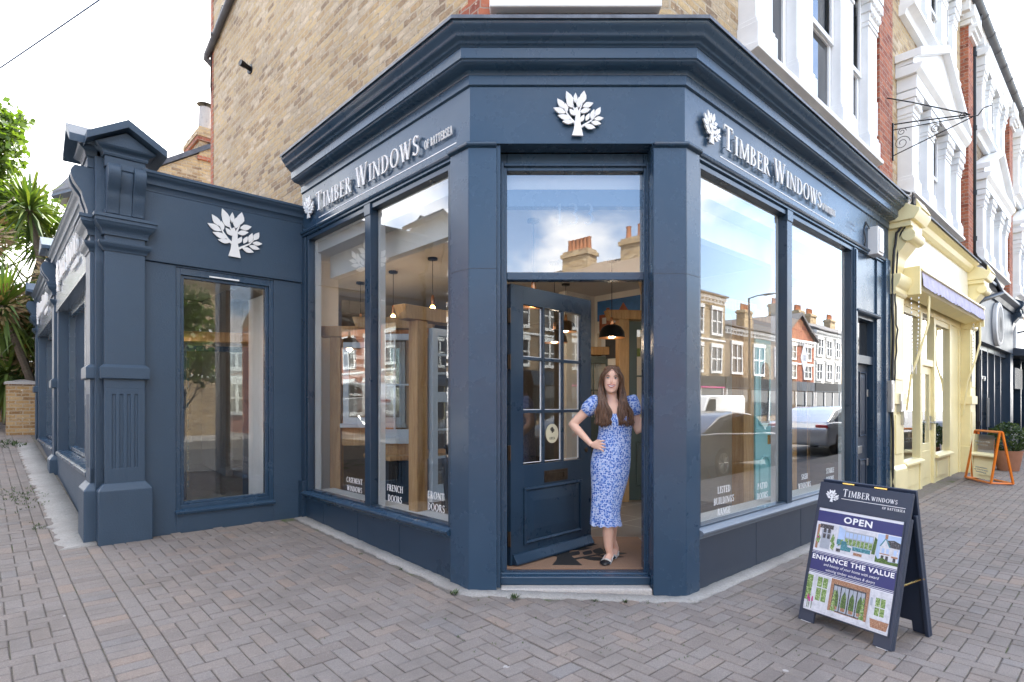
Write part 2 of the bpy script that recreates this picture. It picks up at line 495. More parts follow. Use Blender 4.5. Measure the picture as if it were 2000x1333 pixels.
def floor_tile():
    t = NT('stone_floor_tile')
    bt = t.n('TexBrick'); t.l(t.coord(), bt.inputs['Vector'])
    bt.inputs['Scale'].default_value = 1; bt.inputs['Brick Width'].default_value = .9; bt.inputs['Row Height'].default_value = .6
    bt.inputs['Mortar Size'].default_value = .006; bt.inputs['Mortar Smooth'].default_value = 0
    bt.inputs['Color1'].default_value = (.225, .195, .170, 1); bt.inputs['Color2'].default_value = (.27, .235, .205, 1); bt.inputs['Mortar'].default_value = (.56, .52, .47, 1)
    n = t.noise(3.2, 7, .7, dist=.6)
    t.l(t.mix(t.maprange(n.outputs['Fac'], .4, .75, 0, .5), bt.outputs['Color'], (.15, .125, .105)), t.b.inputs['Base Color'])
    t.set(Roughness=.42)
    return t.m
FLOORT = floor_tile()

def dressprint():
    t = NT('blue_flower_print')
    uv = t.n('UVMap'); nz = t.noise(30, 2, .5, vec=uv.outputs[0])
    d = t.n('VectorMath', operation='MULTIPLY_ADD'); t.l(nz.outputs['Color'], d.inputs[0]); d.inputs[1].default_value = (.012, .012, 0); t.l(uv.outputs[0], d.inputs[2])
    vo = t.n('TexVoronoi'); vo.inputs['Scale'].default_value = 62; vo.inputs['Randomness'].default_value = .62; t.l(d.outputs[0], vo.inputs['Vector'])
    v1 = t.n('TexVoronoi'); v1.inputs['Scale'].default_value = 62; v1.inputs['Randomness'].default_value = .62; t.l(d.outputs[0], v1.inputs['Vector'])
    sc_ = t.n('SeparateColor'); t.l(v1.outputs['Color'], sc_.inputs[0])
    v3 = t.n('TexVoronoi'); v3.inputs['Scale'].default_value = 120; t.l(d.outputs[0], v3.inputs['Vector'])
    fl = t.math('MAXIMUM', t.maprange(vo.outputs['Distance'], .48, .54, 1, 0), t.maprange(v3.outputs['Distance'], .26, .34, .7, 0))
    c = t.mix(fl, (.50, .58, .78), t.mix(t.maprange(sc_.outputs[0], .3, .9, 0, 1), (.045, .125, .46), (.13, .26, .62)))
    c = t.mix(t.maprange(v1.outputs['Distance'], .14, .20, .8, 0), c, (.02, .05, .26))
    t.l(c, t.b.inputs['Base Color']); t.set(Roughness=.8); t.b.inputs['Specular IOR Level'].default_value = .2
    return t.m
DRESS = dressprint()
def skin():
    t = NT('skin')
    n = t.noise(18, 4, .6)
    t.l(t.mix(n.outputs['Fac'], (.74, .445, .325), (.81, .52, .39)), t.b.inputs['Base Color'])
    t.set(Roughness=.48); t.b.inputs['Subsurface Weight'].default_value = .12
    t.b.inputs['Subsurface Radius'].default_value = (.012, .005, .003); t.b.inputs['Specular IOR Level'].default_value = .35
    return t.m
SKIN = skin()
def hairm():
    t = NT('brown_hair')
    v = t.scale(t.coord(), 60, 60, 5)
    n = t.noise(2.0, 4, .6, vec=v)
    t.l(t.ramp(n.outputs['Fac'], [(.25, (.040, .019, .010)), (.5, (.105, .050, .025)), (.78, (.23, .115, .058))]), t.b.inputs['Base Color'])
    t.set(Roughness=.42)
    return t.m
HAIR = hairm()
def leafm(name, c0, c1, c2, trans=.35):
    t = NT(name)
    oi = t.n('Attribute'); oi.attribute_name = 'tone'
    sp = t.n('SeparateColor'); t.l(oi.outputs['Color'], sp.inputs[0])
    c = t.ramp(sp.outputs[0], [(0, c0), (.5, c1), (1, c2)])
    t.l(c, t.b.inputs['Base Color']); t.set(Roughness=.5)
    tl = t.n('BsdfTranslucent'); t.l(t.mix(1.0, c, (1.0, 1.0, .35), 'MULTIPLY'), tl.inputs[0])
    ms = t.n('MixShader'); ms.inputs[0].default_value = trans
    t.l(t.b.outputs[0], ms.inputs[1]); t.l(tl.outputs[0], ms.inputs[2]); t.l(ms.outputs[0], t.out.inputs[0])
    return t.m
LEAF = leafm('leaf_green', (.055, .10, .018), (.09, .16, .025), (.14, .21, .04), .45)
LEAFD = leafm('leaf_dark', (.025, .055, .014), (.045, .085, .02), (.08, .12, .03), .3)
YUCCA = leafm('yucca_blade', (.05, .10, .02), (.09, .15, .03), (.16, .20, .05), .3)
STRAW = leafm('dry_flower', (.20, .12, .06), (.36, .25, .13), (.50, .39, .22), .25)
BARK = speck('bark', (.07, .055, .04), (.14, .11, .085), (.09, .07, .05), 30)
COIR = speck('coir_mat', (.20, .115, .07), (.30, .185, .12), (.24, .14, .09), 240, .98, 3)
# ------------------------------------------------------------------ lettering and the leaf emblem
TK, TN = .135, .055                 # thick and thin strokes of a roman capital of height 1
def _arc(cx, cy, rx, ry, a0, a1, wx, wy, n=14):
    o, i = [], []
    for k in range(n + 1):
        q = R_(a0 + (a1 - a0) * k / n); c, s = math.cos(q), math.sin(q)
        o.append((cx + rx * c, cy + ry * s)); i.append((cx + (rx - wx) * c, cy + (ry - wy) * s))
    return [(o[k], o[k + 1], i[k + 1], i[k]) for k in range(n)]
def _v(x, y0=0, y1=1, w=TK): return [((x - w / 2, y0), (x + w / 2, y0), (x + w / 2, y1), (x - w / 2, y1))]
def _d(x0, y0, x1, y1, w): return [((x0 - w / 2, y0), (x0 + w / 2, y0), (x1 + w / 2, y1), (x1 - w / 2, y1))]
def _h(x0, x1, y, h=TN): return [((x0, y - h / 2), (x1, y - h / 2), (x1, y + h / 2), (x0, y + h / 2))]
def _sf(x, y, w=.30): 
    yy = y + (.022 if y < .5 else -.022)
    return [((x - w / 2, yy - .022), (x + w / 2, yy - .022), (x + w / 2, yy + .022), (x - w / 2, yy + .022))]
def glyph(c):
    if c == 'T': return .70, _v(.33) + _h(.02, .64, .965, .07) + _sf(.33, 0) + _d(.04, .80, .02, .93, .04) + _d(.62, .80, .64, .93, .04)
    if c == 'I': return .32, _v(.16) + _sf(.16, 0) + _sf(.16, 1)
    if c == 'M': return .98, _d(.12, 0, .16, 1, TN) + _d(.16, 1, .48, .05, TK) + _d(.80, 1, .48, .05, TN * 1.2) + _d(.86, 0, .82, 1, TK) + _sf(.12, 0, .2) + _sf(.86, 0, .28) + _sf(.12, 1, .16) + _sf(.86, 1, .16)
    if c == 'B': return .62, _v(.14) + _sf(.14, 0, .24) + _sf(.14, 1, .24) + _arc(.26, .76, .24, .24, -90, 90, TK * .85, TN) + _arc(.27, .27, .30, .27, -90, 90, TK, TN) + _h(.14, .28, .972) + _h(.14, .28, .525, .05) + _h(.14, .28, .028)
    if c == 'E': return .58, _v(.14) + _sf(.14, 0, .24) + _sf(.14, 1, .24) + _h(.14, .52, .972) + _h(.14, .44, .52) + _h(.14, .54, .028) + _v(.51, .80, .96, .04) + _v(.53, .04, .2, .04) + _v(.43, .43, .61, .04)
    if c == 'F': return .54, _v(.14) + _sf(.14, 0) + _sf(.14, 1, .24) + _h(.14, .50, .972) + _h(.14, .43, .52) + _v(.49, .80, .96, .04) + _v(.42, .43, .61, .04)
    if c == 'L': return .54, _v(.14) + _sf(.14, 0, .24) + _sf(.14, 1) + _h(.14, .50, .028) + _v(.49, .04, .2, .04)
    if c == 'R': return .66, _v(.14) + _sf(.14, 0) + _sf(.14, 1, .24) + _arc(.26, .75, .25, .25, -90, 90, TK * .9, TN) + _h(.14, .28, .972) + _h(.14, .30, .52, .05) + _d(.60, 0, .30, .52, TK * 1.05) + _sf(.62, 0, .2)
    if c == 'P': return .60, _v(.14) + _sf(.14, 0) + _sf(.14, 1, .24) + _arc(.26, .74, .27, .26, -90, 90, TK * .9, TN) + _h(.14, .28, .972) + _h(.14, .28, .50, .05)
    if c == 'D': return .76, _v(.14) + _sf(.14, 0, .24) + _sf(.14, 1, .24) + _arc(.26, .5, .44, .5, -90, 90, TK, TN) + _h(.14, .28, .972) + _h(.14, .28, .028)
    if c == 'O': return .84, _arc(.42, .5, .40, .52, 0, 360, TK, TN, 26)
    if c == 'C': return .70, _arc(.42, .5, .40, .52, 48, 312, TK, TN, 20) + _v(.675, .74, .92, .04)
    if c == 'G': return .76, _arc(.42, .5, .40, .52, 48, 312, TK, TN, 20) + _v(.66, .08, .44) + _sf(.66, .46, .26) + _v(.675, .74, .92, .04)
    if c == 'S': return .52, _arc(.26, .755, .22, .265, 25, 270, TK * .8, TN * 1.3, 14) + _arc(.25, .255, .24, .275, 90, -155, TK * .8, TN * 1.3, 14) + _d(.16, .58, .36, .44, .17) + _v(.45, .8, .95, .035) + _v(.035, .05, .22, .035)
    if c == 'N': return .80, _v(.12, 0, 1, TN) + _d(.12, 1, .66, 0, TK * 1.05) + _v(.68, 0, 1, TN) + _sf(.12, 0, .2) + _sf(.10, 1, .18) + _sf(.68, 1, .2)
    if c == 'W': return 1.06, _d(.10, 1, .32, 0, TK) + _d(.50, .93, .32, 0, TN) + _d(.48, 1, .72, 0, TK) + _d(.94, 1, .72, 0, TN) + _sf(.10, 1, .26) + _sf(.48, 1, .22) + _sf(.94, 1, .2)
    if c == 'A': return .74, _d(.10, 0, .36, 1, TN) + _d(.63, 0, .37, 1, TK) + _h(.20, .50, .34, .05) + _sf(.10, 0, .2) + _sf(.63, 0, .28)
    if c == 'H': return .80, _v(.14) + _v(.66) + _h(.14, .66, .52) + _sf(.14, 0, .26) + _sf(.14, 1, .26) + _sf(.66, 0, .26) + _sf(.66, 1, .26)
    if c == 'U': return .78, _v(.14, .3, 1) + _v(.64, .3, 1, TN) + _arc(.39, .32, .32, .34, 180, 360, TK, TN) + _sf(.14, 1, .26) + _sf(.64, 1, .2)
    if c == 'V': return .74, _d(.10, 1, .37, 0, TK) + _d(.64, 1, .37, 0, TN) + _sf(.10, 1, .26) + _sf(.64, 1, .2)
    if c == '1': return .42, _v(.22) + _sf(.22, 0) + _d(.08, .84, .2, .98, .06)
    if c == '3': return .58, _arc(.25, .75, .25, .27, 140, -90, TK, TN, 14) + _arc(.25, .26, .28, .28, 90, -140, TK, TN, 14)
    if c == '0': return .62, _arc(.30, .5, .28, .52, 0, 360, TK, TN, 26)
    if c == '5': return .56, _arc(.25, .31, .28, .33, 110, -140, TK, TN, 14) + _v(.12, .52, .98, TN) + _h(.1, .46, .95, .09)
    return .36, []
def roman(mb, fr, t0, z0, text, h, o0=.0, o1=.004, direction=1, m=0, track=.10, small=None, squeeze=1.0, align='l', bold=0):
    """capitals standing on a wall; text reads along +t (direction 1) or -t. A leading ^ sets the next letter large when small is given"""
    def layout():
        x, out, big = 0, [], False
        for ch in text:
            if ch == '^': big = True; continue
            sc = h if (small is None or big) else h * small
            big = False
            wd, polys = glyph(ch)
            out.append((x, sc, polys)); x += (wd + track) * sc * squeeze
        return x - track * h * squeeze, out
    width, gl = layout()
    sx = t0 - direction * (width if align == 'r' else width / 2 if align == 'c' else 0)
    for x, sc, polys in gl:
        for k, poly in enumerate(polys):
            e = .00025 * (k % 5)
            pts = [(sx + direction * (x + px * sc * squeeze), z0 + py * sc) for px, py in poly]
            i = len(mb.v)
            mb.v += [fr.p(t, o0, z) for t, z in pts] + [fr.p(t, o1 + e, z) for t, z in pts]
            for q in ((0, 1, 2, 3), (7, 6, 5, 4), (0, 4, 5, 1), (1, 5, 6, 2), (2, 6, 7, 3), (3, 7, 4, 0)):
                mb.f.append(tuple(i + j for j in q)); mb.mi.append(m)
    return width
_LV = [((930, 655), (893, 570), .36), ((946, 640), (947, 580), .32), ((938, 668), (893, 622), .42), ((966, 668), (968, 604), .40), ((985, 645), (998, 568), .42),
       ((988, 662), (1052, 640), .40), ((972, 694), (1035, 676), .36), ((886, 674), (840, 614), .38), ((900, 690), (887, 640), .34), ((890, 698), (818, 668), .36),
       ((918, 732), (843, 712), .34), ((936, 752), (870, 748), .34), ((945, 714), (912, 674), .42), ((976, 752), (998, 708), .40), ((1008, 745), (1029, 700), .38),
       ((1038, 734), (1056, 676), .36), ((1064, 716), (1094, 664), .42), ((1056, 734), (1112, 728), .36), ((1038, 752), (1098, 762), .36), ((1000, 772), (1064, 786), .38)]
def emblem_polys():
    out = []
    f = lambda p: ((p[0] - 962) / 268.0, (832 - p[1]) / 262.0)
    for b, t, wr in _LV:
        b, t = Vector(f(b)), Vector(f(t)); d = t - b; n = Vector((-d.y, d.x))
        prof = [(0, 0), (.2, .62), (.42, 1.0), (.65, .82), (.85, .38), (1, 0)]
        pts = [b + d * u + n * (wr * .62 * v) for u, v in prof] + [b + d * u - n * (wr * .62 * v) for u, v in prof[-2:0:-1]]
        out.append([(p.x, p.y) for p in pts])
    T_ = [(926, 830), (938, 790), (944, 745), (948, 705), (944, 672), (958, 662), (966, 690), (976, 700), (974, 742), (982, 785), (992, 832)]
    out.append([f(p) for p in T_])
    def br(pts, w0, w1):
        P = [Vector(f(p)) for p in pts]; a, b = [], []
        for k, p in enumerate(P):
            d = (P[min(k + 1, len(P) - 1)] - P[max(k - 1, 0)]).normalized(); n = Vector((-d.y, d.x)); w = w0 + (w1 - w0) * k / (len(P) - 1)
            a.append(p + n * w); b.append(p - n * w)
        return [(p.x, p.y) for p in a + b[::-1]]
    out.append(br([(955, 765), (925, 738), (900, 705), (884, 672)], .026, .010))
    out.append(br([(972, 785), (1005, 764), (1040, 742), (1066, 712)], .024, .010))
    out.append(br([(955, 720), (946, 690), (932, 655)], .022, .012))
    out.append(br([(964, 712), (972, 680), (986, 645)], .022, .012))
    return out
EMB = emblem_polys()
def emblem(mb, fr, tc_, z0, h, o0, o1, direction=1, m=0, wsc=1.0):
    for k, poly in enumerate(EMB):
        e = .0003 * (k % 7)
        mb.plate(fr, [(tc_ + direction * x * h * 1.023 * wsc, z0 + y * h) for x, y in poly], o0, o1 + e, m)
def sans(mb, fr, t0, z0, text, h, o, direction=1, m=0, align='l', shear=0.0, bold=0.0, wsc=1.0, space=1.0):
    """text in the plain sans face, as flat faces just proud of a surface"""
    cu = bpy.data.curves.new('t', 'FONT'); cu.body = text; cu.size = h / .70; cu.shear = shear; cu.offset = bold * h; cu.space_character = space
    cu.fill_mode = 'FRONT'; cu.resolution_u = 3
    ob = bpy.data.objects.new('t', cu); COL.objects.link(ob)
    bpy.context.view_layer.update()
    me = ob.evaluated_get(bpy.context.evaluated_depsgraph_get()).to_mesh()
    xs = [v.co.x for v in me.vertices]; x0, x1 = (min(xs), max(xs)) if xs else (0, 0)
    off = {'l': x0, 'r': x1, 'c': (x0 + x1) / 2}[align]
    i = len(mb.v)
    mb.v += [fr.p(t0 + direction * (v.co.x - off) * wsc, o, z0 + v.co.y) for v in me.vertices]
    for p in me.polygons: mb.f.append(tuple(i + k for k in p.vertices)); mb.mi.append(m)
    wd = (x1 - x0) * wsc
    ob.evaluated_get(bpy.context.evaluated_depsgraph_get()).to_mesh_clear()
    bpy.data.objects.remove(ob); bpy.data.curves.remove(cu)
    return wd
# ------------------------------------------------------------------ ground, road, pavements
rnd = random.Random(11)
def grid(name, mat, as_, bs, dz):
    mb = MB(); na, nb = len(as_), len(bs)
    for b in bs:
        for a in as_: mb.v.append((a, b, gz(a, b) + dz))
    for j in range(nb - 1):
        for i in range(na - 1):
            k = j * na + i; mb.f.append((k, k + 1, k + na + 1, k + na)); mb.mi.append(0)
    return structure(mb.build(name, mat, smooth='full'))
def lin(a, b, n): return [a + (b - a) * i / n for i in range(n + 1)]
KA, KB = -1.75, -0.95               # kerb lines of the side street and of the main road
BIG = sorted(set([-150, -80, -40, -20] + lin(-12, 30, 42) + [45, 80, 150]))
grid('road', ASPH, BIG, BIG, -.135)
grid('pavement_bed', JOINT, lin(KA + .06, 60, 60), sorted(set(lin(KB + .06, 3, 30) + [2.4, 3.5, 4.5, 6.7, 10.7, 14.6, 20, 30, 45, 60])), -.011)
structure(MB().sweep([(KA, 60), (KA, 6.7), (KA, KB + 1.4), (KA + .4, KB + .4), (KA + 1.4, KB), (60, KB)], [(-.12, -.30), (.0, -.30), (.0, -.075), (-.015, -.06), (-.12, -.06)]).build('kerb', STONE, bevel=.006))
for nm, pts in (('far_pavement', [(-60, -11.2), (60, -11.2), (60, -16), (-60, -16)]), ('side_street_pavement', [(-10.2, 60), (-10.2, -7), (-14, -7), (-14, 60)])):
    structure(MB().box(FAB, min(p[0] for p in pts), max(p[0] for p in pts), min(p[1] for p in pts), max(p[1] for p in pts), -.6, .02 if nm == 'far_pavement' else .12).build(nm, CONC))

def in_building(a, b):
    if a > 2.70 and b > 2.28:
        # chamfered corner: keep what lies in front of the entrance face
        d = (a - 2.818) * (-FE.n.x) + (b - 3.523) * (-FE.n.y)
        return d > -.10
    return a > .70 and b > 6.62
pv, pf, pt = [], [], []
def paverbrick(a0, a1, b0, b1, tone=None, g=.0034):
    ca, cb = (a0 + a1) / 2, (b0 + b1) / 2
    a0 += g; a1 -= g; b0 += g; b1 -= g
    z = gz(ca, cb) + rnd.uniform(-.0016, .0016); ta, tb = rnd.uniform(-.008, .008), rnd.uniform(-.008, .008)
    sa = .012 if 6.3 < ca < 40 else 0
    sb = (gz(ca, cb + .05) - gz(ca, cb - .05)) / .1
    h = lambda a, b, dz=0: z + (a - ca) * (sa + ta) + (b - cb) * (sb + tb) + dz
    c = .0055; i = len(pv)
    jit = lambda: rnd.uniform(-.0012, .0012)
    for aa, bb, dz, k in ((a0, b0, 0, 1), (a1, b0, 0, 2), (a1, b1, 0, 3), (a0, b1, 0, 4)):
        sx = c if k in (1, 4) else -c; sy = c if k in (1, 2) else -c
        pv.append((aa + sx + jit(), bb + sy + jit(), h(aa, bb)))
    for aa, bb in ((a0, b0), (a1, b0), (a1, b1), (a0, b1)): pv.append((aa, bb, h(aa, bb, -.0045)))
    for aa, bb in ((a0, b0), (a1, b0), (a1, b1), (a0, b1)): pv.append((aa, bb, h(aa, bb, -.03)))
    fs = [(0, 1, 2, 3), (4, 5, 1, 0), (5, 6, 2, 1), (6, 7, 3, 2), (7, 4, 0, 3), (8, 9, 5, 4), (9, 10, 6, 5), (10, 11, 7, 6), (11, 8, 4, 7)]
    pf.extend(tuple(i + k for k in f) for f in fs)
    t = tone if tone is not None else min(1, max(0, rnd.gauss(.45, .24)))
    pt.extend([t] * 9)
U = .1
def herring(A0, B0, rects, keep):
    """90 degree herringbone laid from one origin, cut at the edges of the given rectangles"""
    lo = (min(r[0] for r in rects), min(r[2] for r in rects)); hi = (max(r[1] for r in rects), max(r[3] for r in rects))
    for i in range(int((lo[0] - A0) / U) - 2, int((hi[0] - A0) / U) + 2):
        for j in range(int((lo[1] - B0) / U) - 2, int((hi[1] - B0) / U) + 2):
            m = (i - j) % 4
            if m == 0: r = (A0 + i * U, A0 + (i + 2) * U, B0 + j * U, B0 + (j + 1) * U)
            elif m == 3: r = (A0 + i * U, A0 + (i + 1) * U, B0 + j * U, B0 + (j + 2) * U)
            else: continue
            for q in rects:
                c = (max(r[0], q[0]), min(r[1], q[1]), max(r[2], q[2]), min(r[3], q[3]))
                if c[1] - c[0] < .025 or c[3] - c[2] < .025: continue
                if keep((c[0] + c[1]) / 2, (c[2] + c[3]) / 2): paverbrick(*c)
bandA = .44
herring(bandA + .405, KB, [(bandA + .405, 2.56, KB, 6.69), (2.56, 4.05, KB, 3.50), (4.05, 24.0, KB, 2.17)], lambda a, b: not in_building(a, b) and not (a > 15 and b < -.2))
herring(bandA, KB + .3, [(bandA - 2.2, bandA, KB + .3, 22)], lambda a, b: a > KA + .1 and a + b > -.9)
for k in range(int((22 + .9) / .2)):                        # the banding that runs on from the corner pilaster
    b = -.9 + k * .2
    for s0 in (bandA, bandA + .305): paverbrick(s0, s0 + .1, b, b + .2, min(1, max(0, rnd.gauss(.5, .2))))
    for q in (0, .1): paverbrick(bandA + .1, bandA + .305, b + q, b + q + .1, min(1, max(0, rnd.gauss(.62, .28))))
for k in range(int(3.1 / .2)):                              # edging course along the left window
    b = 3.50 + k * .2; paverbrick(2.56, 2.66, b, b + .2, rnd.uniform(.65, .9))
for k in range(98):                                         # edging course along the right window
    a = 4.05 + k * .2; paverbrick(a, a + .2, 2.17, 2.27, rnd.uniform(.35, .9))
me = bpy.data.meshes.new('block_paving'); me.from_pydata(pv, [], pf)
at = me.attributes.new('tone', 'FLOAT_COLOR', 'FACE')
at.data.foreach_set('color', np.repeat(np.array(pt, dtype=np.float32), 4))
me.materials.append(PAVER)
pvo = bpy.data.objects.new('pavement', me); COL.objects.link(pvo); pvo.rotation_euler = (0, 0, TH); structure(pvo)

# rough cement fillet along the foot of the walls
def fillet(path, wdt, name):
    mb = MB(); rings = []
    for k in range(len(path) - 1):
        p, q = Vector(path[k]), Vector(path[k + 1]); d = (q - p); L = d.length; d.normalize(); n = Vector((d.y, -d.x))
        N = max(2, int(L / .06))
        for i in range(N + (1 if k == len(path) - 2 else 0)):
            c = p + d * (L * i / N); ww = wdt * rnd.uniform(.80, 1.12)
            o = c + n * ww; m_ = c + n * ww * .5
            rings.append([(c.x - n.x * .05, c.y - n.y * .05, gz(c.x, c.y) - .03), (o.x, o.y, gz(o.x, o.y) - .02), (o.x - n.x * .01, o.y - n.y * .01, gz(o.x, o.y) + rnd.uniform(.002, .006)),
                          (m_.x, m_.y, gz(m_.x, m_.y) + rnd.uniform(.007, .014)), (c.x - n.x * .05, c.y - n.y * .05, gz(c.x, c.y) + rnd.uniform(.018, .026))])
    mb.loft(rings)
    return structure(mb.build(name, CONC, smooth='full'))
fillet([(2.80, 6.62), (2.80, 3.51), (4.03, 2.37), (9.4, 2.37)], .105, 'pavement_fillet')
fillet([(.78, 14.5), (.78, 6.6)], .24, 'pavement_fillet')
# ------------------------------------------------------------------ the corner shop
shop = thing('corner_shop', 'navy painted corner shop with cornice, splayed doorway and yellow brick upper wall', 'shop', (4.0, 3.4, 0))
MAINPATH = [(2.818, 6.67), PLa, PRa, PE]
def cyma(o0, z0, o1, z1, n=8, kind='s'):
    out = []
    for k in range(n + 1):
        u = k / n
        if kind == 's': f = .5 - .5 * math.cos(math.pi * u)
        elif kind == 'ov': f = math.sin(u * math.pi / 2)
        else: f = 1 - math.cos(u * math.pi / 2)
        out.append((o0 + (o1 - o0) * f, z0 + (z1 - z0) * u))
    return out
# upper brickwork
mb = MB().sweep([(2.818, 10.85), PLa, PRa, PE], [(-.16, 4.2), (-.16, 10.4), (-.5, 10.4), (-.5, 4.2)])
mb.box(FL, 3.3, 7.327, -.49, -.162, 3.4, 4.4)
mb.build('brick_wall', STOCK, shop)
mb = MB().hexa([(3.0, 10.8, 10.2), (3.0, 3.6, 10.2), (4.2, 2.62, 10.2), (9.4, 2.62, 10.2), (3.0, 10.8, 10.38), (3.0, 3.6, 10.38), (4.2, 2.62, 10.38), (9.4, 2.62, 10.38)][:0] or
               [(3.0, 10.8, 10.2), (3.0, 2.62, 10.2), (9.4, 2.62, 10.2), (9.4, 10.8, 10.2), (3.0, 10.8, 10.36), (3.0, 2.62, 10.36), (9.4, 2.62, 10.36), (9.4, 10.8, 10.36)])
mb.build('roof', SLATEROOF, shop)
mb = MB().box(FAB, 3.02, 9.4, 10.55, 10.8, 3.0, 10.3).box(FAB, 9.2, 9.4, 2.6, 10.6, 3.0, 10.3); mb.build('rear_wall', STOCK2, shop)
# red brick dressings: the splayed corner and the far edge of the flank wall
mb = MB()
for base, u in ((PLa, 1), ):
    for k in range(30):
        z = 4.30 + k * .225; L1, L2 = (.34, .20) if k % 2 else (.22, .30)
        e = Vector(FE.u)
        mb.sweep([(2.818, 3.523 + L1), PLa, tuple(Vector(PLa) + e * L2)], [(-.152, z), (-.152, z + .222), (-.17, z + .222), (-.17, z)])
mb.build('quoin', REDB, shop)
mb = MB().box(FL, 7.20, 7.335, -.5, -.150, 3.6, 10.4); mb.build('quoin', REDB, shop)
# window over the splayed corner, of which only the sill shows
mb = MB().box(FE, .15, 1.50, -.2, -.02, 4.56, 4.70); mb.build('window_sill', WHITEP, shop, bevel=.012)
mb = MB().box(FE, .20, 1.48, -.16, -.10, 4.30, 4.555); mb.build('apron', SLATE, shop)
# cornice
prof = [(-.3, 4.36), (.255, 4.292), (.255, 4.272)] + cyma(.25, 4.268, .205, 4.192, 8, 's') + [(.198, 4.186)] + cyma(.195, 4.184, .165, 4.160, 5, 'ov') + [(.160, 4.156)] + cyma(.157, 4.154, .142, 4.142, 4, 'ov') + \
       [(.136, 4.140), (.136, 4.064), (.128, 4.058)] + cyma(.124, 4.056, .092, 4.030, 5, 'c') + [(.045, 4.024)] + cyma(.04, 4.022, .024, 3.999, 4, 'ov') + [(.020, 3.996), (.020, 3.926), (.010, 3.918), (-.3, 3.905)]
MB().sweep(MAINPATH, prof).build('cornice', NAVY, shop, smooth=True)
flash = MB(); P_ = [Vector(p) for p in MAINPATH]
flash.sweep(MAINPATH, [(-.16, 4.42), (-.15, 4.425), (.268, 4.302), (.272, 4.274), (.266, 4.272), (.262, 4.296), (-.16, 4.37)])
flash.build('flashing', LEAD, shop, smooth=True)
# frieze and the bead below it
MB().sweep(MAINPATH, [(.003, 3.477), (.003, 3.9155), (-.16, 3.9155), (-.16, 3.477)]).build('frieze', NAVY, shop)
bead = [(.0, 3.4765), (.028, 3.470), (.034, 3.455), (.028, 3.44), (.012, 3.432), (.012, 3.415), (-.02, 3.40), (-.12, 3.40), (-.12, 3.4765)]
mb = MB().prism(FL, bead, .235, 3.16).prism(FR, bead, .197, 5.40)
mb.build('bead_moulding', NAVY, shop, smooth=True)
# corner pilasters
def pilaster(path):
    zb = min(gz(*p) for p in path) - .05
    mb = MB().sweep(path, [(.022, zb), (.022, 3.44), (-.12, 3.44), (-.12, zb)])
    mb.sweep(path, [(.024, 3.437), (.05, 3.447), (.055, 3.462), (.046, 3.476), (-.1, 3.476), (-.1, 3.437)])
    mb.build('pilaster', NAVY, shop, bevel=.006)
e_ = Vector(FE.u)
pilaster([(2.818, 3.523 + .231), PLa, tuple(Vector(PLa) + e_ * .207)])
pilaster([tuple(Vector(PRa) - e_ * .247), PRa, (4.042 + .193, 2.390)])
mb = MB()
for path, z in (([(2.818, 3.523 + .231), PLa, tuple(Vector(PLa) + e_ * .207)], 2.50), ([tuple(Vector(PRa) - e_ * .247), PRa, (4.042 + .193, 2.390)], 2.46)):
    mb.sweep(path, [(.0, z), (.0236, z), (.0236, z + .0045), (.0, z + .0045)])
mb.build('paint_seam', SLATE, shop)
# stall risers and sills
for fr, t0, t1 in ((FL, .235, 3.05), (FR, .197, 3.95)):
    mb = MB().box(fr, t0, t1, -.10, .004, -.25, .365)
    for k in range(1, 4):
        t = t0 + (t1 - t0) * k / 3.6
        mb.box(fr, t - .003, t + .003, .002, .0065, -.2, .36)
    mb.build('stall_riser', NAVYD if fr is FL else SLATE, shop)
    MB().prism(fr, [(-.10, .366), (.012, .366), (.016, .385), (.040, .395), (.052, .408), (.054, .424), (.046, .434), (.0, .452), (-.10, .452)], t0, t1 + .02).build('sill', NAVY if fr is FL else paint('worn_sill', (.15, .18, .22), .5, .4, .05, 30, .006), shop, smooth=True)
# thin trim where the left window meets the side extension
mb = MB().box(FL, 3.06, 3.155, -.1, .010, .1, 3.40).box(FL, 3.04, 3.16, -.1, .045, .08, .56); mb.build('trim', NAVYD, shop, bevel=.006)

def shop_window(fr, t0, t1, muls, z0=.452, z1=3.40, go=-.055):
    mb = MB(); iw = MB()
    fw = .055
    mb.box(fr, t0, t1, -.085, -.004, z1 - .045, z1)
    mb.box(fr, t0, t1, -.085, -.006, z0, z0 + .016)
    edges = [t0] + [x for m in muls for x in m] + [t1]
    for t in (t0, t1 - fw): mb.box(fr, t, t + fw, -.085, -.002, z0, z1)
    for m in muls:
        mb.box(fr, m[0], m[1], -.085, .004, z0 - .02, z1)
        mb.box(fr, m[0] - .006, m[1] + .006, -.03, .012, z1 - .10, z1 + .01)
        iw.box(fr, m[0] - .022, m[1] + .022, -.15, -.087, z0 - .02, z1)
    iw.box(fr, t0, t0 + fw + .02, -.15, -.087, z0, z1).box(fr, t1 - fw - .02, t1, -.15, -.087, z0, z1).box(fr, t0, t1, -.15, -.087, z1 - .06, z1)
    w_ = mb.build('window_frame', NAVYD, shop, bevel=.004)
    iw.build('inner_frame', WHITEP, w_)
    spans = []
    lo = t0 + fw
    for m in muls: spans.append((lo, m[0])); lo = m[1]
    spans.append((lo, t1 - fw))
    for a, b in spans:
        MB().box(fr, a - .01, b + .01, go - .006, go, z0 + .01, z1 - .03).build('glass_pane', GLASS, w_)
    return w_
wl = shop_window(FL, .235, 3.05, [(1.545, 1.655)])
wr = shop_window(FR, .197, 3.95, [(1.935, 2.06)])
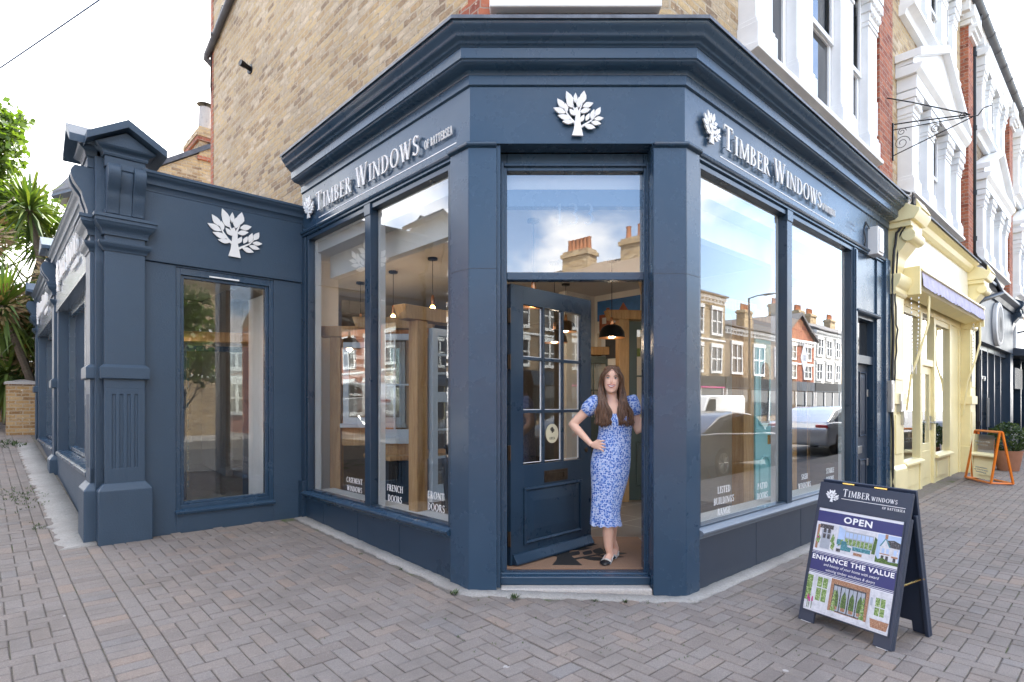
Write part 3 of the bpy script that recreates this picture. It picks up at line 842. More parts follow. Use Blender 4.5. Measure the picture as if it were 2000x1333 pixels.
# lettering on the glass
def glass_text(fr, parent, items, direction, go=-.0535):
    for t, z, h, lines in items:
        mb = MB()
        for k, ln in enumerate(lines):
            roman(mb, fr, t, z - k * h * 1.62, ln, h, go, go + .0006, direction, track=.12, squeeze=.98, align='c')
        mb.build('window_lettering', VINYL, parent)
# entrance: lining, frame, fanlight, transom, sill
mb = MB()
mb.box(FE, .207, .235, -.19, -.02, -.05, 3.476).box(FE, 1.390 + .028, 1.446, -.19, -.02, -.05, 3.476)
mb.build('doorway_lining', NAVY, shop)
mb = MB()
mb.box(FE, .19, .285, -.27, -.175, .02, 3.476).box(FE, 1.392, 1.50, -.27, -.175, .02, 3.476)
mb.box(FE, .20, 1.49, -.36, -.272, 3.08, 3.476).box(FE, .285, 1.392, -.27, -.175, 3.335, 3.476).box(FE, .285, 1.392, -.26, -.170, 2.454, 2.517)  # first box: dark backing added behind the fanlight top so reflections show
mb.box(FE, .235, .262, -.18, -.155, .1, 3.40).box(FE, 1.41, 1.437, -.18, -.155, .1, 3.40).box(FE, .262, 1.41, -.18, -.150, 3.365, 3.385)
df = mb.build('door_frame', NAVY, shop, bevel=.005)
MB().box(FE, .286, 1.391, -.226, -.22, 2.50, 3.345).build('fanlight', GLASSF, df)
mb = MB().prism(FE, [(-.222, .02), (-.075, .02), (-.07, .082), (-.08, .088), (-.13, .092), (-.14, .101), (-.222, .101)], .236, 1.417); mb.build('door_sill', NAVY, shop, bevel=.004)
mb = MB().prism(FE, [(-.3, -.12), (.02, -.12), (.015, .012), (.0, .018), (-.3, .018)], .236, 1.417); mb.build('doorstep', STONE, shop, bevel=.012)
# front door, standing ajar
hx, hy = AB(-.010, 4.765)
FDo = F((hx, hy), (math.cos(R_(45.5) - TH), math.sin(R_(45.5) - TH)), (math.sin(R_(45.5) - TH), -math.cos(R_(45.5) - TH)))
T_, DW = .046, 1.095
def panelled(fr, mb, t0, t1, z0, z1, o, depth=.016, mould=.03):
    """raised and fielded panel with a bolection moulding, on the face at out o"""
    for a, b, c, d, oo in ((t0, t1, z0, z0 + mould, o), (t0, t1, z1 - mould, z1, o)):
        mb.prism(fr, [(oo, c), (oo + .014, c + .006), (oo + .018, c + mould * .5), (oo + .006, d), (oo, d)], a, b)
    for a, b in ((t0, t0 + mould), (t1 - mould, t1)):
        mb.box(fr, a, b, o, o + .0155, z0, z1)
    a, b, c, d = t0 + mould + .006, t1 - mould - .006, z0 + mould + .006, z1 - mould - .006
    r = min(.085, (b - a) * .22)
    mb.loft([[fr.p(a, o, c), fr.p(b, o, c), fr.p(b, o, d), fr.p(a, o, d)], [fr.p(a, o + .002, c), fr.p(b, o + .002, c), fr.p(b, o + .002, d), fr.p(a, o + .002, d)],
             [fr.p(a + r, o + .011, c + r), fr.p(b - r, o + .011, c + r), fr.p(b - r, o + .011, d - r), fr.p(a + r, o + .011, d - r)]])
mb = MB(); zb, zt = .118, 2.445; g0, g1, gzb, gzt = .150, .940, .935, 2.295
mb.box(FDo, 0, g0, -T_, 0, zb, zt).box(FDo, g1, DW, -T_, 0, zb, zt).box(FDo, g0, g1, -T_, 0, gzt, zt).box(FDo, g0, g1, -T_, 0, zb, gzb)
for k in (1, 2):
    t = g0 + (g1 - g0) * k / 3; mb.box(FDo, t - .013, t + .013, -T_ + .004, -.003, gzb, gzt)
    z = gzb + (gzt - gzb) * k / 3; mb.box(FDo, g0, g1, -T_ + .006, -.005, z - .013, z + .013)
panelled(FDo, mb, .150, .945, .265, .745, 0.0005)
mb.prism(FDo, [(0, zb + .005), (.055, zb + .008), (.055, zb + .022), (.012, zb + .085), (0, zb + .09)], .02, DW - .02)
door = mb.build('front_door', NAVYD, shop, bevel=.003)
for i in range(3):
    for j in range(3):
        a, b = g0 + (g1 - g0) * i / 3, g0 + (g1 - g0) * (i + 1) / 3; c, d = gzb + (gzt - gzb) * j / 3, gzb + (gzt - gzb) * (j + 1) / 3
        MB().box(FDo, a + .012, b - .012, -.026, -.022, c + .012, d - .012).build('glass_pane', GLASS, door)
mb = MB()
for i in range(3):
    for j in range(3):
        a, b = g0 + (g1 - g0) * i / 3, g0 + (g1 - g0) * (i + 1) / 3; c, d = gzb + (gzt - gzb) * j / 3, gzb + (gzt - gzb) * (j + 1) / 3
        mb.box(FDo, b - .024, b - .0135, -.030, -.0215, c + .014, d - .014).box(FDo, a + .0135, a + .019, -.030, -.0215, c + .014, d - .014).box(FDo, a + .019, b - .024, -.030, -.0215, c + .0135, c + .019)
mb.build('bead_edge_highlight', WHITEP, door)  # white strips paint in the light caught by the glazing bars' edges
MB().box(FDo, .415, .735, 0, .007, .765, .868).box(FDo, .445, .705, .006, .010, .788, .845).box(FDo, .668, .678, .008, .020, .795, .838).build('letter_plate', BRONZE, door, bevel=.003)
mb = MB().lathe(FDo.p(1.02, .0, 1.02), [(0, 0), (.026, 0), (.026, .004), (.020, .008), (.008, .012), (0, .012)], 20, ax=(FDo.n.x, FDo.n.y, 0)); mb.build('door_lock', BRONZE, door, smooth=True)
for z in (.34, 1.05, 1.80, 2.18):
    mb = MB().box(FDo, -.028, -.001, -.044, -.002, z - .06, z + .06)
    mb.tube([FDo.p(-.012, .004, z - .062), FDo.p(-.012, .004, z + .062)], .008, 8); mb.build('hinge', BRONZE, door, bevel=.002)
mb = MB().lathe(FDo.p(.545, -.020, 1.19), [(0, 0), (.086, 0), (.086, .002), (0, .0021)], 32, ax=(FDo.n.x, FDo.n.y, 0)); dsc = mb.build('open_sticker', plain('sticker_cream', (.62, .56, .38), .6, 0, 0), door, smooth=True)
mb = MB(); emblem(mb, FDo, .545, 1.195, .055, -.0175, -.0168); roman(mb, FDo, .545, 1.135, 'OPEN', .024, -.0175, -.0168, align='c'); mb.build('sticker_print', DARK, dsc)

# side door to the flats above, beyond the right window
mb = MB().box(FR, 3.95, 4.04, -.12, .012, -.2, 3.40).box(FR, 4.91, 5.40, -.12, .0, -.2, 3.40).box(FR, 4.04, 4.91, -.12, -.02, 2.62, 3.40)
mb.box(FR, 3.96, 4.02, .012, .03, -.1, 3.38).box(FR, 5.20, 5.40, -.02, .035, -.2, 3.476)
mb.build('door_surround', NAVY, shop, bevel=.005)
mb = MB().box(FR, 4.04, 4.91, -.16, -.04, 1.98, 2.09).box(FR, 4.04, 4.09, -.16, -.03, -.1, 2.62).box(FR, 4.86, 4.91, -.16, -.03, -.1, 2.62).box(FR, 4.04, 4.91, -.16, -.03, 2.56, 2.62)
mb.prism(FR, [(-.03, 2.60), (.03, 2.605), (.045, 2.63), (.02, 2.66), (-.03, 2.66)], 4.0, 4.95)
fr2 = mb.build('side_door_frame', NAVYD, shop, bevel=.004)
MB().box(FR, 4.09, 4.86, -.115, -.11, 2.09, 2.56).build('fanlight', DARKGLASS, fr2)
mb = MB().box(FR, 4.09, 4.86, -.15, -.105, .0, 1.98)
for a, b in ((4.16, 4.44), (4.51, 4.79)):
    panelled(FR, mb, a, b, 1.02, 1.88, -.1045, mould=.025); panelled(FR, mb, a, b, .16, .72, -.1045, mould=.025)
sdoor = mb.build('side_door', SLATE, shop, bevel=.003)
MB().box(FR, 4.35, 4.62, -.105, -.096, .80, .90).build('letter_plate', STEEL, sdoor, bevel=.003)
for z in (1.55, .62, .25): MB().box(FR, 4.80, 4.855, -.106, -.085, z, z + .10).build('lock', STEEL, sdoor, bevel=.004)
MB().box(FR, 4.09, 4.86, -.3, -.02, -.15, .0).build('side_doorstep', STONE, shop)

# upper floor windows with square columns, on the right-hand front
def tri_window(fr, parent, t0, t1, zs, zt, wo=-.16, proj=.17, lights=((.10, .26), (.38, .62), (.74, .90)), mat=WHITEP, pediment=False, cap=True):
    """a white three-light sash window between square columns, standing on a sill"""
    W_ = t1 - t0; mb = MB()
    mb.prism(fr, [(wo - .05, zs - .16), (wo + proj * .55, zs - .16), (wo + proj * .7, zs - .08), (wo + proj + .06, zs - .05), (wo + proj + .06, zs), (wo - .05, zs + .03)], t0 - .08, t1 + .08)
    mb.box(fr, t0, t1, wo - .05, wo + .015, zs, zt)
    edges = [0] + [x for l in lights for x in l] + [1]
    for k in range(0, len(edges), 2):
        a, b = t0 + W_ * edges[k], t0 + W_ * edges[k + 1]
        mb.box(fr, a, b, wo, wo + proj, zs, zt)
        mb.box(fr, a - .03, b + .03, wo, wo + proj + .035, zs + .001, zs + .22).box(fr, a - .015, b + .015, wo, wo + proj + .018, zs + .22, zs + .27)
        if cap:
            zc = zt - .55
            mb.box(fr, a - .012, b + .012, wo, wo + proj + .015, zc - .06, zc - .02)
            for q in range(3): mb.box(fr, a - .015 - .02 * q, b + .015 + .02 * q, wo, wo + proj + .02 + .022 * q, zc + .0 + .11 * q, zc + .11 + .11 * q)
            n = max(2, int((b - a) / .09))
            for i in range(n):
                tt = a + (b - a) * (i + .5) / n
                mb.ball(fr.p(tt, wo + proj + .03, zc + .1), .038, 5); mb.ball(fr.p(tt, wo + proj + .05, zc + .22), .032, 5)
    mb.box(fr, t0 - .05, t1 + .05, wo, wo + proj + .07, zt - .20, zt).prism(fr, [(wo, zt), (wo + proj + .07, zt), (wo + proj + .13, zt + .06), (wo + proj + .16, zt + .14), (wo, zt + .16)], t0 - .12, t1 + .12)
    if pediment:
        o0, o1 = wo, wo + proj + .10; tm = (t0 + t1) / 2; hz = zt + .16; ap = .22 * W_
        mb.plate(fr, [(t0 - .12, hz), (t1 + .12, hz), (t1 + .12, hz + .1), (tm, hz + ap + .12), (t0 - .12, hz + .1)], o0, o1 - .06)
        for a, b in ((t0 - .16, tm), (t1 + .16, tm)):
            mb.plate(fr, [(a, hz + .06), (b, hz + ap + .1), (b, hz + ap + .22), (a, hz + .18)] if a < b else [(b, hz + ap + .1), (a, hz + .06), (a, hz + .18), (b, hz + ap + .22)], o0, o1 + .05)
    f_ = mb.build('upper_window', mat, parent, bevel=.006)
    for l in lights:
        a, b = t0 + W_ * l[0], t0 + W_ * l[1]; zm = (zs + zt - .25) / 2
        s = MB(); fo = wo + .02
        for z0, z1, o in ((zs + .05, zm + .02, fo + .012), (zm - .02, zt - .22, fo + .045)):
            s.box(fr, a + .01, a + .075, o, o + .03, z0, z1).box(fr, b - .075, b - .01, o, o + .03, z0, z1).box(fr, a + .075, b - .075, o, o + .03, z0, z0 + .06).box(fr, a + .075, b - .075, o, o + .03, z1 - .05, z1)
        s.build('sash', mat, f_, bevel=.004)
        MB().box(fr, a + .02, b - .02, fo - .004, fo + .02, zs + .04, zt - .22).build('glass_pane', DARKGLASS, f_)
    return f_
tri_window(FR, shop, 1.22, 4.86, 4.74, 7.0)
tri_window(FR, shop, 1.5, 4.6, 8.1, 9.9, cap=False)
# timber lettering and emblems on the fascia
def fascia_sign(fr, tstart, tend, direction, tree_t, small_to, label, tree_label, line=True, phone=None):
    L = abs(tend - tstart); mb = MB()
    h = .205; txt = '^TIMBER ^WINDOWS'
    probe = roman(MB(), fr, 0, 0, txt, h, small=.80)
    s = thing('fascia_lettering', label, 'sign lettering', fr.p((tstart + tend) / 2, 0, 3.6))
    roman(mb, fr, tstart, 3.600, txt, h, .028, .040, direction, small=.80, squeeze=L / probe)
    mb.build('large_lettering', SIGNW, s)
    mb = MB(); t2 = 'OF BATTERSEA'; L2 = abs(small_to - tend) - .10
    p2 = roman(MB(), fr, 0, 0, t2, .072, track=.14)
    roman(mb, fr, tend + direction * .07, 3.612, t2, .072, .018, .026, direction, track=.14, squeeze=L2 / p2)
    mb.build('small_lettering', SIGNW, s)
    st = MB()
    for k in range(14):
        t = tstart + (tend - tstart) * (k + .3) / 14
        for z in (3.625, 3.74): st.tube([fr.p(t, .0, z), fr.p(t, .030, z)], .004, 6)
    st.build('standoff_pin', STEEL, s)
    ln = MB().box(fr, min(tstart, small_to), max(tstart, small_to), .003, .0055, 3.536, 3.545); ln.build('underline', VINYL, s)
    if phone:
        mb = MB()
        for k, (tx, hh) in enumerate(phone[1]): sans(mb, fr, phone[0], 3.655 - k * .055, tx, hh, .0045, direction, align='c')
        mb.build('small_print', plain('faded_print', (.22, .26, .33), .6, 0, 0), s)
    mb = MB(); emblem(mb, fr, tree_t, 3.575, .255, .028, .040, direction)
    for zz in (.05, .17): mb.tube([fr.p(tree_t, 0, 3.575 + zz), fr.p(tree_t, .03, 3.575 + zz)], .005, 6)
    mb.solo('tree_emblem', SIGNW, tree_label, 'emblem', fr.p(tree_t, .03, 3.575), 'white tree emblems on the shop fascias')
fascia_sign(FL, 2.70, .66, -1, 2.90, .17, 'white raised capitals on the fascia over the left bay window', 'white tree emblem before the lettering over the left bay window')
fascia_sign(FR, .56, 2.76, 1, .36, 3.27, 'white raised capitals on the fascia over the right bay window', 'white tree emblem before the lettering over the right bay window',
            phone=(3.85, (('020 7228 0000', .03), ('timberwindows-battersea.co.uk', .022))))
mb = MB(); emblem(mb, FE, .835, 3.520, .345, .028, .042)
for zz in (.06, .2): mb.tube([FE.p(.835, 0, 3.52 + zz), FE.p(.835, .03, 3.52 + zz)], .006, 6)
mb.solo('tree_emblem', SIGNW, 'white tree emblem centred above the open shop door', 'emblem', FE.p(.835, .03, 3.52), 'white tree emblems on the shop fascias')
glass_text(FL, wl, [(1.98, .632, .054, ('CASEMENT', 'WINDOWS')), (1.19, .632, .060, ('FRENCH', 'DOORS')), (.53, .640, .062, ('FRONT', 'DOORS'))], -1)
glass_text(FR, wr, [(.74, .682, .058, ('LISTED', 'BUILDINGS', 'RANGE')), (1.50, .640, .058, ('PATIO', 'DOORS')), (2.54, .640, .058, ('SASH', 'WINDOWS')), (3.31, .645, .060, ('STABLE', 'DOORS'))], 1)
mb = MB(); roman(mb, FE, .84, 2.92, '133', .17, -.2275, -.227, 1, align='c', track=.16); mb.build('fanlight_number', plain('etched_number', (.10, .125, .16), .6, 0, 0), df)
mb = MB().plate(FR, [(2.43, 1.95), (2.53, 2.12), (2.63, 1.95), (2.53, 1.78)], -.0535, -.0528); 
mb.build('diamond_sticker', VINYL, wr)
mb = MB(); roman(mb, FR, 2.53, 1.925, '133', .055, -.0526, -.052, 1, align='c'); mb.build('sticker_number', SLATE, wr)
# ------------------------------------------------------------------ single-storey side wing
ext = thing('side_wing', 'navy single-storey side wing with fluted bracketed pilasters and a tall narrow window', 'side wing', (1.6, 8.0, .2))
mb = MB()
mb.box(FX, .0, .328, -.25, 0, 0, 2.876).box(FX, 1.315, 1.99, -.25, 0, 0, 2.876).box(FX, .328, 1.315, -.25, 0, 0, .318).box(FX, .328, 1.315, -.25, -.0, 2.86, 2.876)
mb.build('front_wall', STUCCO, ext, bevel=.004)
MB().box(FX, .0, 1.63, -.25, .022, 2.879, 3.57).build('fascia', STUCCO, ext, bevel=.008)
cop = [(-.25, 3.76), (.105, 3.755), (.11, 3.73), (.10, 3.722)] + cyma(.098, 3.72, .06, 3.665, 6, 's') + [(.056, 3.655), (.056, 3.632)] + cyma(.05, 3.63, .03, 3.60, 4, 'ov') + [(.024, 3.59), (.024, 3.57), (-.25, 3.57)]
mb = MB().prism(FX, cop, .0, 1.63); mb.build('coping', STUCCO, ext, smooth=True)
mb = MB()
for a, b, o in ((.328, .372, -.012), (1.271, 1.315, -.012)): mb.box(FX, a, b, -.11, o, .318, 2.86)
mb.box(FX, .372, 1.271, -.11, -.012, 2.79, 2.86).box(FX, .372, 1.271, -.11, -.02, .365, .41)
mb.box(FX, .372, .41, -.10, -.035, .41, 2.79).box(FX, 1.235, 1.271, -.10, -.035, .41, 2.79).box(FX, .41, 1.235, -.10, -.035, .41, .44).box(FX, .41, 1.235, -.10, -.035, 2.76, 2.79)
mb.prism(FX, [(-.11, .318), (.03, .318), (.035, .345), (-.02, .366), (-.11, .368)], .315, 1.328)
wx = mb.build('window_frame', NAVY, ext, bevel=.004)
MB().box(FX, .405, 1.24, -.066, -.06, .43, 2.765).build('glass_pane', GLASS, wx)
MB().box(FX, .70, 1.0, -.012, -.004, 2.80, 2.815).build('vent_strip', PLASTW, wx)
mb = MB(); emblem(mb, FX, .757, 3.045, .50, .034, .046, -1)
for z in (.06, .2): mb.tube([FX.p(.757, .022, 3.045 + z), FX.p(.757, .036, 3.045 + z)], .006, 6)
mb.solo('tree_emblem', SIGNW, 'large white tree emblem on the side wing above the narrow window', 'emblem', FX.p(.757, .03, 3.045), 'white tree emblems on the shop fascias')
# side elevation to the side street
mb = MB().box(FS, .0, 9.2, -.25, -.002, -.2, .72)
for a, b in ((.0, .50), (3.95, 4.66), (8.28, 9.2)): mb.box(FS, a, b, -.25, -.002, .72, 2.80)
mb.build('side_wall', STUCCO, ext)
for a, b in ((.40, 4.16), (4.45, 8.5)):
    MB().box(FS, a, b, -.25, .015, 2.80, 3.50).build('fascia', plain('fascia_sky_sheen', (.12, .15, .19), .22, 0, .06), ext, bevel=.006)  # paler than the wing's navy: sky sheen put into the colour
    MB().prism(FS, [(q[0], q[1] - .10) for q in cop], a, b).build('coping', STUCCO, ext, smooth=True)
for a, b in ((.50, 3.95), (4.66, 8.28)):
    mb = MB().box(FS, a, b, -.20, -.13, 2.72, 2.80).box(FS, a, a + .06, -.20, -.12, .80, 2.8).box(FS, b - .06, b, -.20, -.12, .80, 2.8)
    m1 = a + (b - a) * .36
    mb.box(FS, m1, m1 + .08, -.20, -.10, .8, 2.8).box(FS, a, b, -.20, -.12, .80, .85)
    mb.prism(FS, [(-.25, .721), (.03, .721), (.03, .76), (.01, .775), (-.25, .80)], a, b)
    ws = mb.build('window_frame', NAVY, ext, bevel=.004)
    for c, d in ((a + .06, m1), (m1 + .08, b - .06)): MB().box(FS, c - .01, d + .01, -.166, -.16, .84, 2.73).build('glass_pane', GLASS, ws)
MB().hexa([(.93, 6.9, 3.5), (2.95, 6.9, 3.5), (2.95, 15.8, 3.5), (.95, 15.8, 3.5), (.93, 6.9, 3.56), (2.95, 6.9, 3.56), (2.95, 15.8, 3.56), (.95, 15.8, 3.56)]).build('flat_roof', LEAD, ext)
MB().box(FAB, .96, 2.95, 15.62, 15.86, -.1, 3.6).build('end_wall', STOCK2, ext)

def console_pilaster(fr, t0, t1, p, zb, name='pilaster', dz=0.0, front=True, wide=1.0):
    tm = (t0 + t1) / 2
    U = lambda o, e=0.0: [fr.p(t1 + e, -.02, 0)[:2], fr.p(t1 + e, o, 0)[:2], fr.p(t0 - e, o, 0)[:2], fr.p(t0 - e, -.02, 0)[:2]]
    mb = MB()
    mb.box(fr, t0, t1, -.05, p, 1.60, 3.30 + dz).box(fr, t0, t1, -.05, p - .014, .60, 1.62)
    nf, m_, w_ = 4, .045, .026; span = (t1 - t0) - 2 * m_
    xs = [t0] + [x for k in range(nf) for x in (t0 + m_ + span * (k + .5) / nf - w_ / 2, t0 + m_ + span * (k + .5) / nf + w_ / 2)] + [t1]
    for k in range(0, len(xs), 2): mb.box(fr, xs[k], xs[k + 1], -.04, p, .58, 1.602)
    mb.box(fr, t0, t1, -.04, p - .0005, .58, .84).box(fr, t0, t1, -.04, p - .0005, 1.545, 1.603)
    root = mb.build(name, STUCCO, ext, bevel=.005)
    mb = MB(); q = .055
    mb.loft([[fr.p(t0 - q, -.02, zb), fr.p(t1 + q, -.02, zb), fr.p(t1 + q, p + q, zb), fr.p(t0 - q, p + q, zb)], [fr.p(t0 - q, -.02, .635), fr.p(t1 + q, -.02, .635), fr.p(t1 + q, p + q, .635), fr.p(t0 - q, p + q, .635)],
             [fr.p(t0 - .004, -.02, .70), fr.p(t1 + .004, -.02, .70), fr.p(t1 + .004, p + .004, .70), fr.p(t0 - .004, p + .004, .70)]])
    mb.build('plinth', STUCCO, root, bevel=.008)
    mb = MB().sweep(U(p), [(.0, 1.69), (.025, 1.69), (.035, 1.70), (.035, 1.80), (.005, 1.83), (-.02, 1.83), (-.02, 1.69)])
    mb.sweep(U(p), [(-.02, 2.905), (.008, 2.905)] + cyma(.012, 2.915, .045, 2.965, 5, 's') + [(.05, 2.972), (.05, 2.992), (-.02, 3.0)])
    mb.sweep(U(p), [(-.02, 3.055), (.02, 3.055), (.022, 3.08)] + cyma(.024, 3.085, .075, 3.165, 6, 's') + [(.08, 3.17), (.08, 3.20), (.092, 3.205), (.092, 3.235), (-.02, 3.262)])
    mb.build('moulding', STUCCO, root, smooth=True)
    # scrolled bracket: two cheeks and a sunk middle
    def prof(g):
        z0 = 3.262 + dz; H = .44; pts = [(-.02, z0)]
        for k in range(22):
            u = k / 21
            if u < .45: o = .015 + .045 * (.5 - .5 * math.cos(math.pi * u / .45))
            else:
                v = (u - .45) / .55; o = .06 + .085 * math.sin(min(1, v * 1.35) * math.pi / 2) - (.03 * max(0, v - .8) / .2)
            pts.append((p + o * g, z0 + H * u))
        return pts + [(-.02, z0 + H)]
    mb = MB(); c1, c2 = t0 + (t1 - t0) * .34, t0 + (t1 - t0) * .66
    mb.prism(fr, prof(1.0), t0 + .012, c1).prism(fr, prof(1.0), c2, t1 - .012).prism(fr, prof(.62), c1, c2)
    mb.box(fr, t0, t1, -.02, p + .02, 3.70 + dz, 3.80 + dz).box(fr, c1 - .01, c2 + .01, -.02, p + .10, 3.66 + dz, 3.72 + dz)
    mb.build('scroll_bracket', STUCCO, root, smooth=True, bevel=.004)
    mb = MB(); zc = 3.80 + dz
    mb.sweep(U(p + .02), [(-.02, zc), (.012, zc), (.02, zc + .02), (.02, zc + .035)] + cyma(.024, zc + .04, .07, zc + .08, 5, 's') + [(.075, zc + .085), (-.02, zc + .09)])
    ov = .13; za = zc + .255; ze = zc + .075; tk = .055
    if front:
        mb.plate(fr, [(t0 - ov + .045, ze + .015), (t1 + ov - .045, ze + .015), (tm, za - .02)], -.25, p + .075)
        mb.plate(fr, [(t0 - ov - .025, ze - .015), (tm, za), (t1 + ov + .025, ze - .015), (t1 + ov + .025, ze + tk), (tm, za + tk + .02), (t0 - ov - .025, ze + tk)], -.30, p + .17)
    else:
        mb.plate(fr, [(t0 - ov, ze), (t1 + ov, ze), (t1 + ov, ze + .05), (tm, za + .04), (t0 - ov, ze + .05)], -.20, p + .15)
    mb.build('gabled_cap', STUCCO, root, bevel=.006)
    return root
console_pilaster(FX, 1.60, 1.93, .075, .02)
console_pilaster(FS, .06, .38, .035, .02)
for t in (4.14, 8.50): console_pilaster(FS, t, t + .32, .035, .2, dz=-.17, front=False)
MB().box(FS, -.0, .10, -.20, .001, .0, 3.8).build('corner_pier', STUCCO, ext, bevel=.004)
def side_sign(t_start, t_end, label):
    mb = MB(); L = t_start - t_end
    s = thing('fascia_lettering', label, 'sign lettering', FS.p((t_start + t_end) / 2, .02, 3.1))
    txt = '^TIMBER ^WINDOWS'; pr = roman(MB(), FS, 0, 0, txt, .26, small=.8)
    roman(mb, FS, t_start, 3.10, txt, .26, .03, .05, -1, small=.8, squeeze=L / pr); mb.build('large_lettering', SIGNW, s)
    mb = MB(); roman(mb, FS, t_end, 2.97, 'OF BATTERSEA', .075, .03, .042, -1, align='r'); mb.build('small_lettering', SIGNW, s)
    mb = MB()
    for k in range(10):
        for z in (3.13, 3.26): mb.tube([FS.p(t_end + L * (k + .4) / 10, .0, z), FS.p(t_end + L * (k + .4) / 10, .034, z)], .004, 5)
    mb.build('standoff_pin', STEEL, s)
    mb = MB(); emblem(mb, FS, t_start + .28, 3.0, .42, .03, .05, -1); mb.box(FS, t_start + .24, t_start + .3, .01, .034, 3.1, 3.2); mb.build('tree_emblem', SIGNW, s)
side_sign(3.1, 1.0, 'white raised capitals on the side street fascia, between the two nearest pilasters')
side_sign(7.5, 5.3, 'white raised capitals on the side street fascia, farther bay of the wing')
# pipe, wire and stub on the flank wall
shop_pipe = MB().tube([FL.p(5.6, -.10, 7.95), FL.p(7.36, -.10, 7.46)], .055, 10).tube([FL.p(7.33, -.10, 7.47), FL.p(7.40, -.10, 7.42), FL.p(7.40, -.2, 7.35)], .055, 10)
for t, z in ((6.0, 7.84), (6.9, 7.59)): shop_pipe.tube([FL.p(t, -.17, z), FL.p(t, -.03, z)], .03, 8)
shop_pipe.build('waste_pipe', PIPE, shop, smooth=True)
MB().tube([FL.p(6.6, -.13, 7.95), FL.p(7.0, -.135, 7.8), FL.p(7.25, -.135, 7.5), FL.p(7.28, -.135, 6.9), FL.p(7.345, -.2, 6.5)], .012, 6).build('cable', CABLE, shop, smooth=True)
mb = MB().lathe(FL.p(5.37, -.16, 6.40), [(0, 0), (.075, 0), (.075, .015), (.036, .02), (.036, .11), (.045, .11), (.045, .17), (0, .17)], 16, ax=(-1, -.25, .12))
mb.build('pipe_stub', BLACKM, shop, smooth=True)
# ------------------------------------------------------------------ the terrace running on to the right
def corbel(fr, mb, t0, t1, zs, o=.02, sz=1.0):
    """carved console bracket over a shop pilaster with a coffered gablet on top"""
    pts = [(-.1, zs)]
    for k in range(20):
        u = k / 19
        oo = .02 + .05 * (.5 - .5 * math.cos(math.pi * min(1, u / .4))) + (.20 * math.sin(max(0, (u - .4) / .6) * math.pi / 2))
        pts.append((o + oo * sz, zs + .62 * sz * u))
    pts.append((-.1, zs + .62 * sz)); mb.prism(fr, pts, t0 + .03, t1 - .03)
    mb.tube([fr.p(t0, o + .22 * sz, zs + .50 * sz), fr.p(t1, o + .22 * sz, zs + .50 * sz)], .085 * sz, 12)
    mb.box(fr, t0 - .03, t1 + .03, -.1, o + .26 * sz, zs + .62 * sz, zs + .70 * sz)
    mb.prism(fr, [(-.1, zs + .70 * sz), (o + .30 * sz, zs + .70 * sz), (o + .36 * sz, zs + .80 * sz), (o + .36 * sz, zs + .84 * sz), (-.1, zs + 1.12 * sz)], t0 - .06, t1 + .06)
    mb.prism(fr, [(o + .30 * sz, zs + .82 * sz), (o + .38 * sz, zs + .84 * sz), (o + .30 * sz, zs + 1.0 * sz)], t0 + .04, t1 - .04)
def upper(parent, T0, T1, wt0, wt1, ped=True, brk=STOCK, off=0.0):
    MB().box(FR, T0, T1, -.6, -.16, 4.2, 10.0).build('brick_wall', brk, parent)
    for a in (T0 - .32,):
        mb = MB().box(FR, a, a + .62, -.3, -.02, 4.35, 9.8); mb.build('brick_pier', REDB, parent)
        mb = MB().box(FR, a - .05, a + .67, -.3, .04, 9.45, 9.55).box(FR, a - .08, a + .7, -.3, .10, 9.55, 9.8); 
        for q in range(3): mb.box(FR, a + .02, a + .6, -.2, .04 + .05 * q, 9.2 + .08 * q, 9.28 + .08 * q)
        mb.build('pier_capital', WHITEP, parent, bevel=.01)
    tri_window(FR, parent, wt0, wt1, 4.72, 6.50, proj=.20, pediment=ped)
    tri_window(FR, parent, wt0 + .15, wt1 - .15, 7.72, 9.35, proj=.16, cap=True)
    mb = MB().prism(FR, [(-.3, 9.62), (-.1, 9.62), (-.06, 9.7), (.0, 9.74), (.06, 9.86), (-.3, 9.9)], T0, T1)
    n = int((T1 - T0) / .45)
    for k in range(n): mb.box(FR, T0 + .1 + k * .45, T0 + .24 + k * .45, -.15, .06, 9.58, 9.80)
    mb.build('eaves_cornice', WHITEP, parent, bevel=.008)
    pts = [(-.02 + .10 * math.cos(q), 9.93 + .09 * math.sin(q)) for q in [math.pi + math.pi * k / 8 for k in range(9)]]
    mb = MB().prism(FR, [(o + .12, z) for o, z in pts] + [(.20, 9.95), (.0, 9.95)], T0, T1)
    for k in range(int((T1 - T0) / .9)):
        t = T0 + .45 + k * .9; mb.prism(FR, [((o - .10) * 1.12 + .102, (z - 9.93) * 1.12 + 9.93) for o, z in [(a + .12, b) for a, b in pts]], t, t + .05)
    mb.build('gutter', PIPE, parent, smooth=True)
    MB().hexa([FR.p(T0, .0, 9.96), FR.p(T1, .0, 9.96), FR.p(T1, -4.5, 12.2), FR.p(T0, -4.5, 12.2), FR.p(T0, .0, 10.0), FR.p(T1, .0, 10.0), FR.p(T1, -4.5, 12.25), FR.p(T0, -4.5, 12.25)]).build('roof', SLATEROOF, parent)
    MB().box(FR, T0, T1, -9, -8.7, 0, 10).box(FR, T0, T1, -4.6, -4.4, 9.9, 12.2).build('rear_wall', STOCK2, parent)
def ground_floor_room(parent, T0, T1, mat=None):
    z = gz(4.042 + (T0 + T1) / 2, 2.3)
    mb = MB().box(FR, T0 + .02, T1 - .02, -5, -.35, z - .1, z + .02).box(FR, T0 + .02, T1 - .02, -5.1, -4.9, z, 4.2).box(FR, T0 + .02, T0 + .12, -5, -.4, z, 4.2).box(FR, T1 - .12, T1 - .02, -5, -.4, z, 4.2).box(FR, T0, T1, -5, -.2, 4.1, 4.25)
    mb.build('shop_interior', mat or PLASTER, parent)

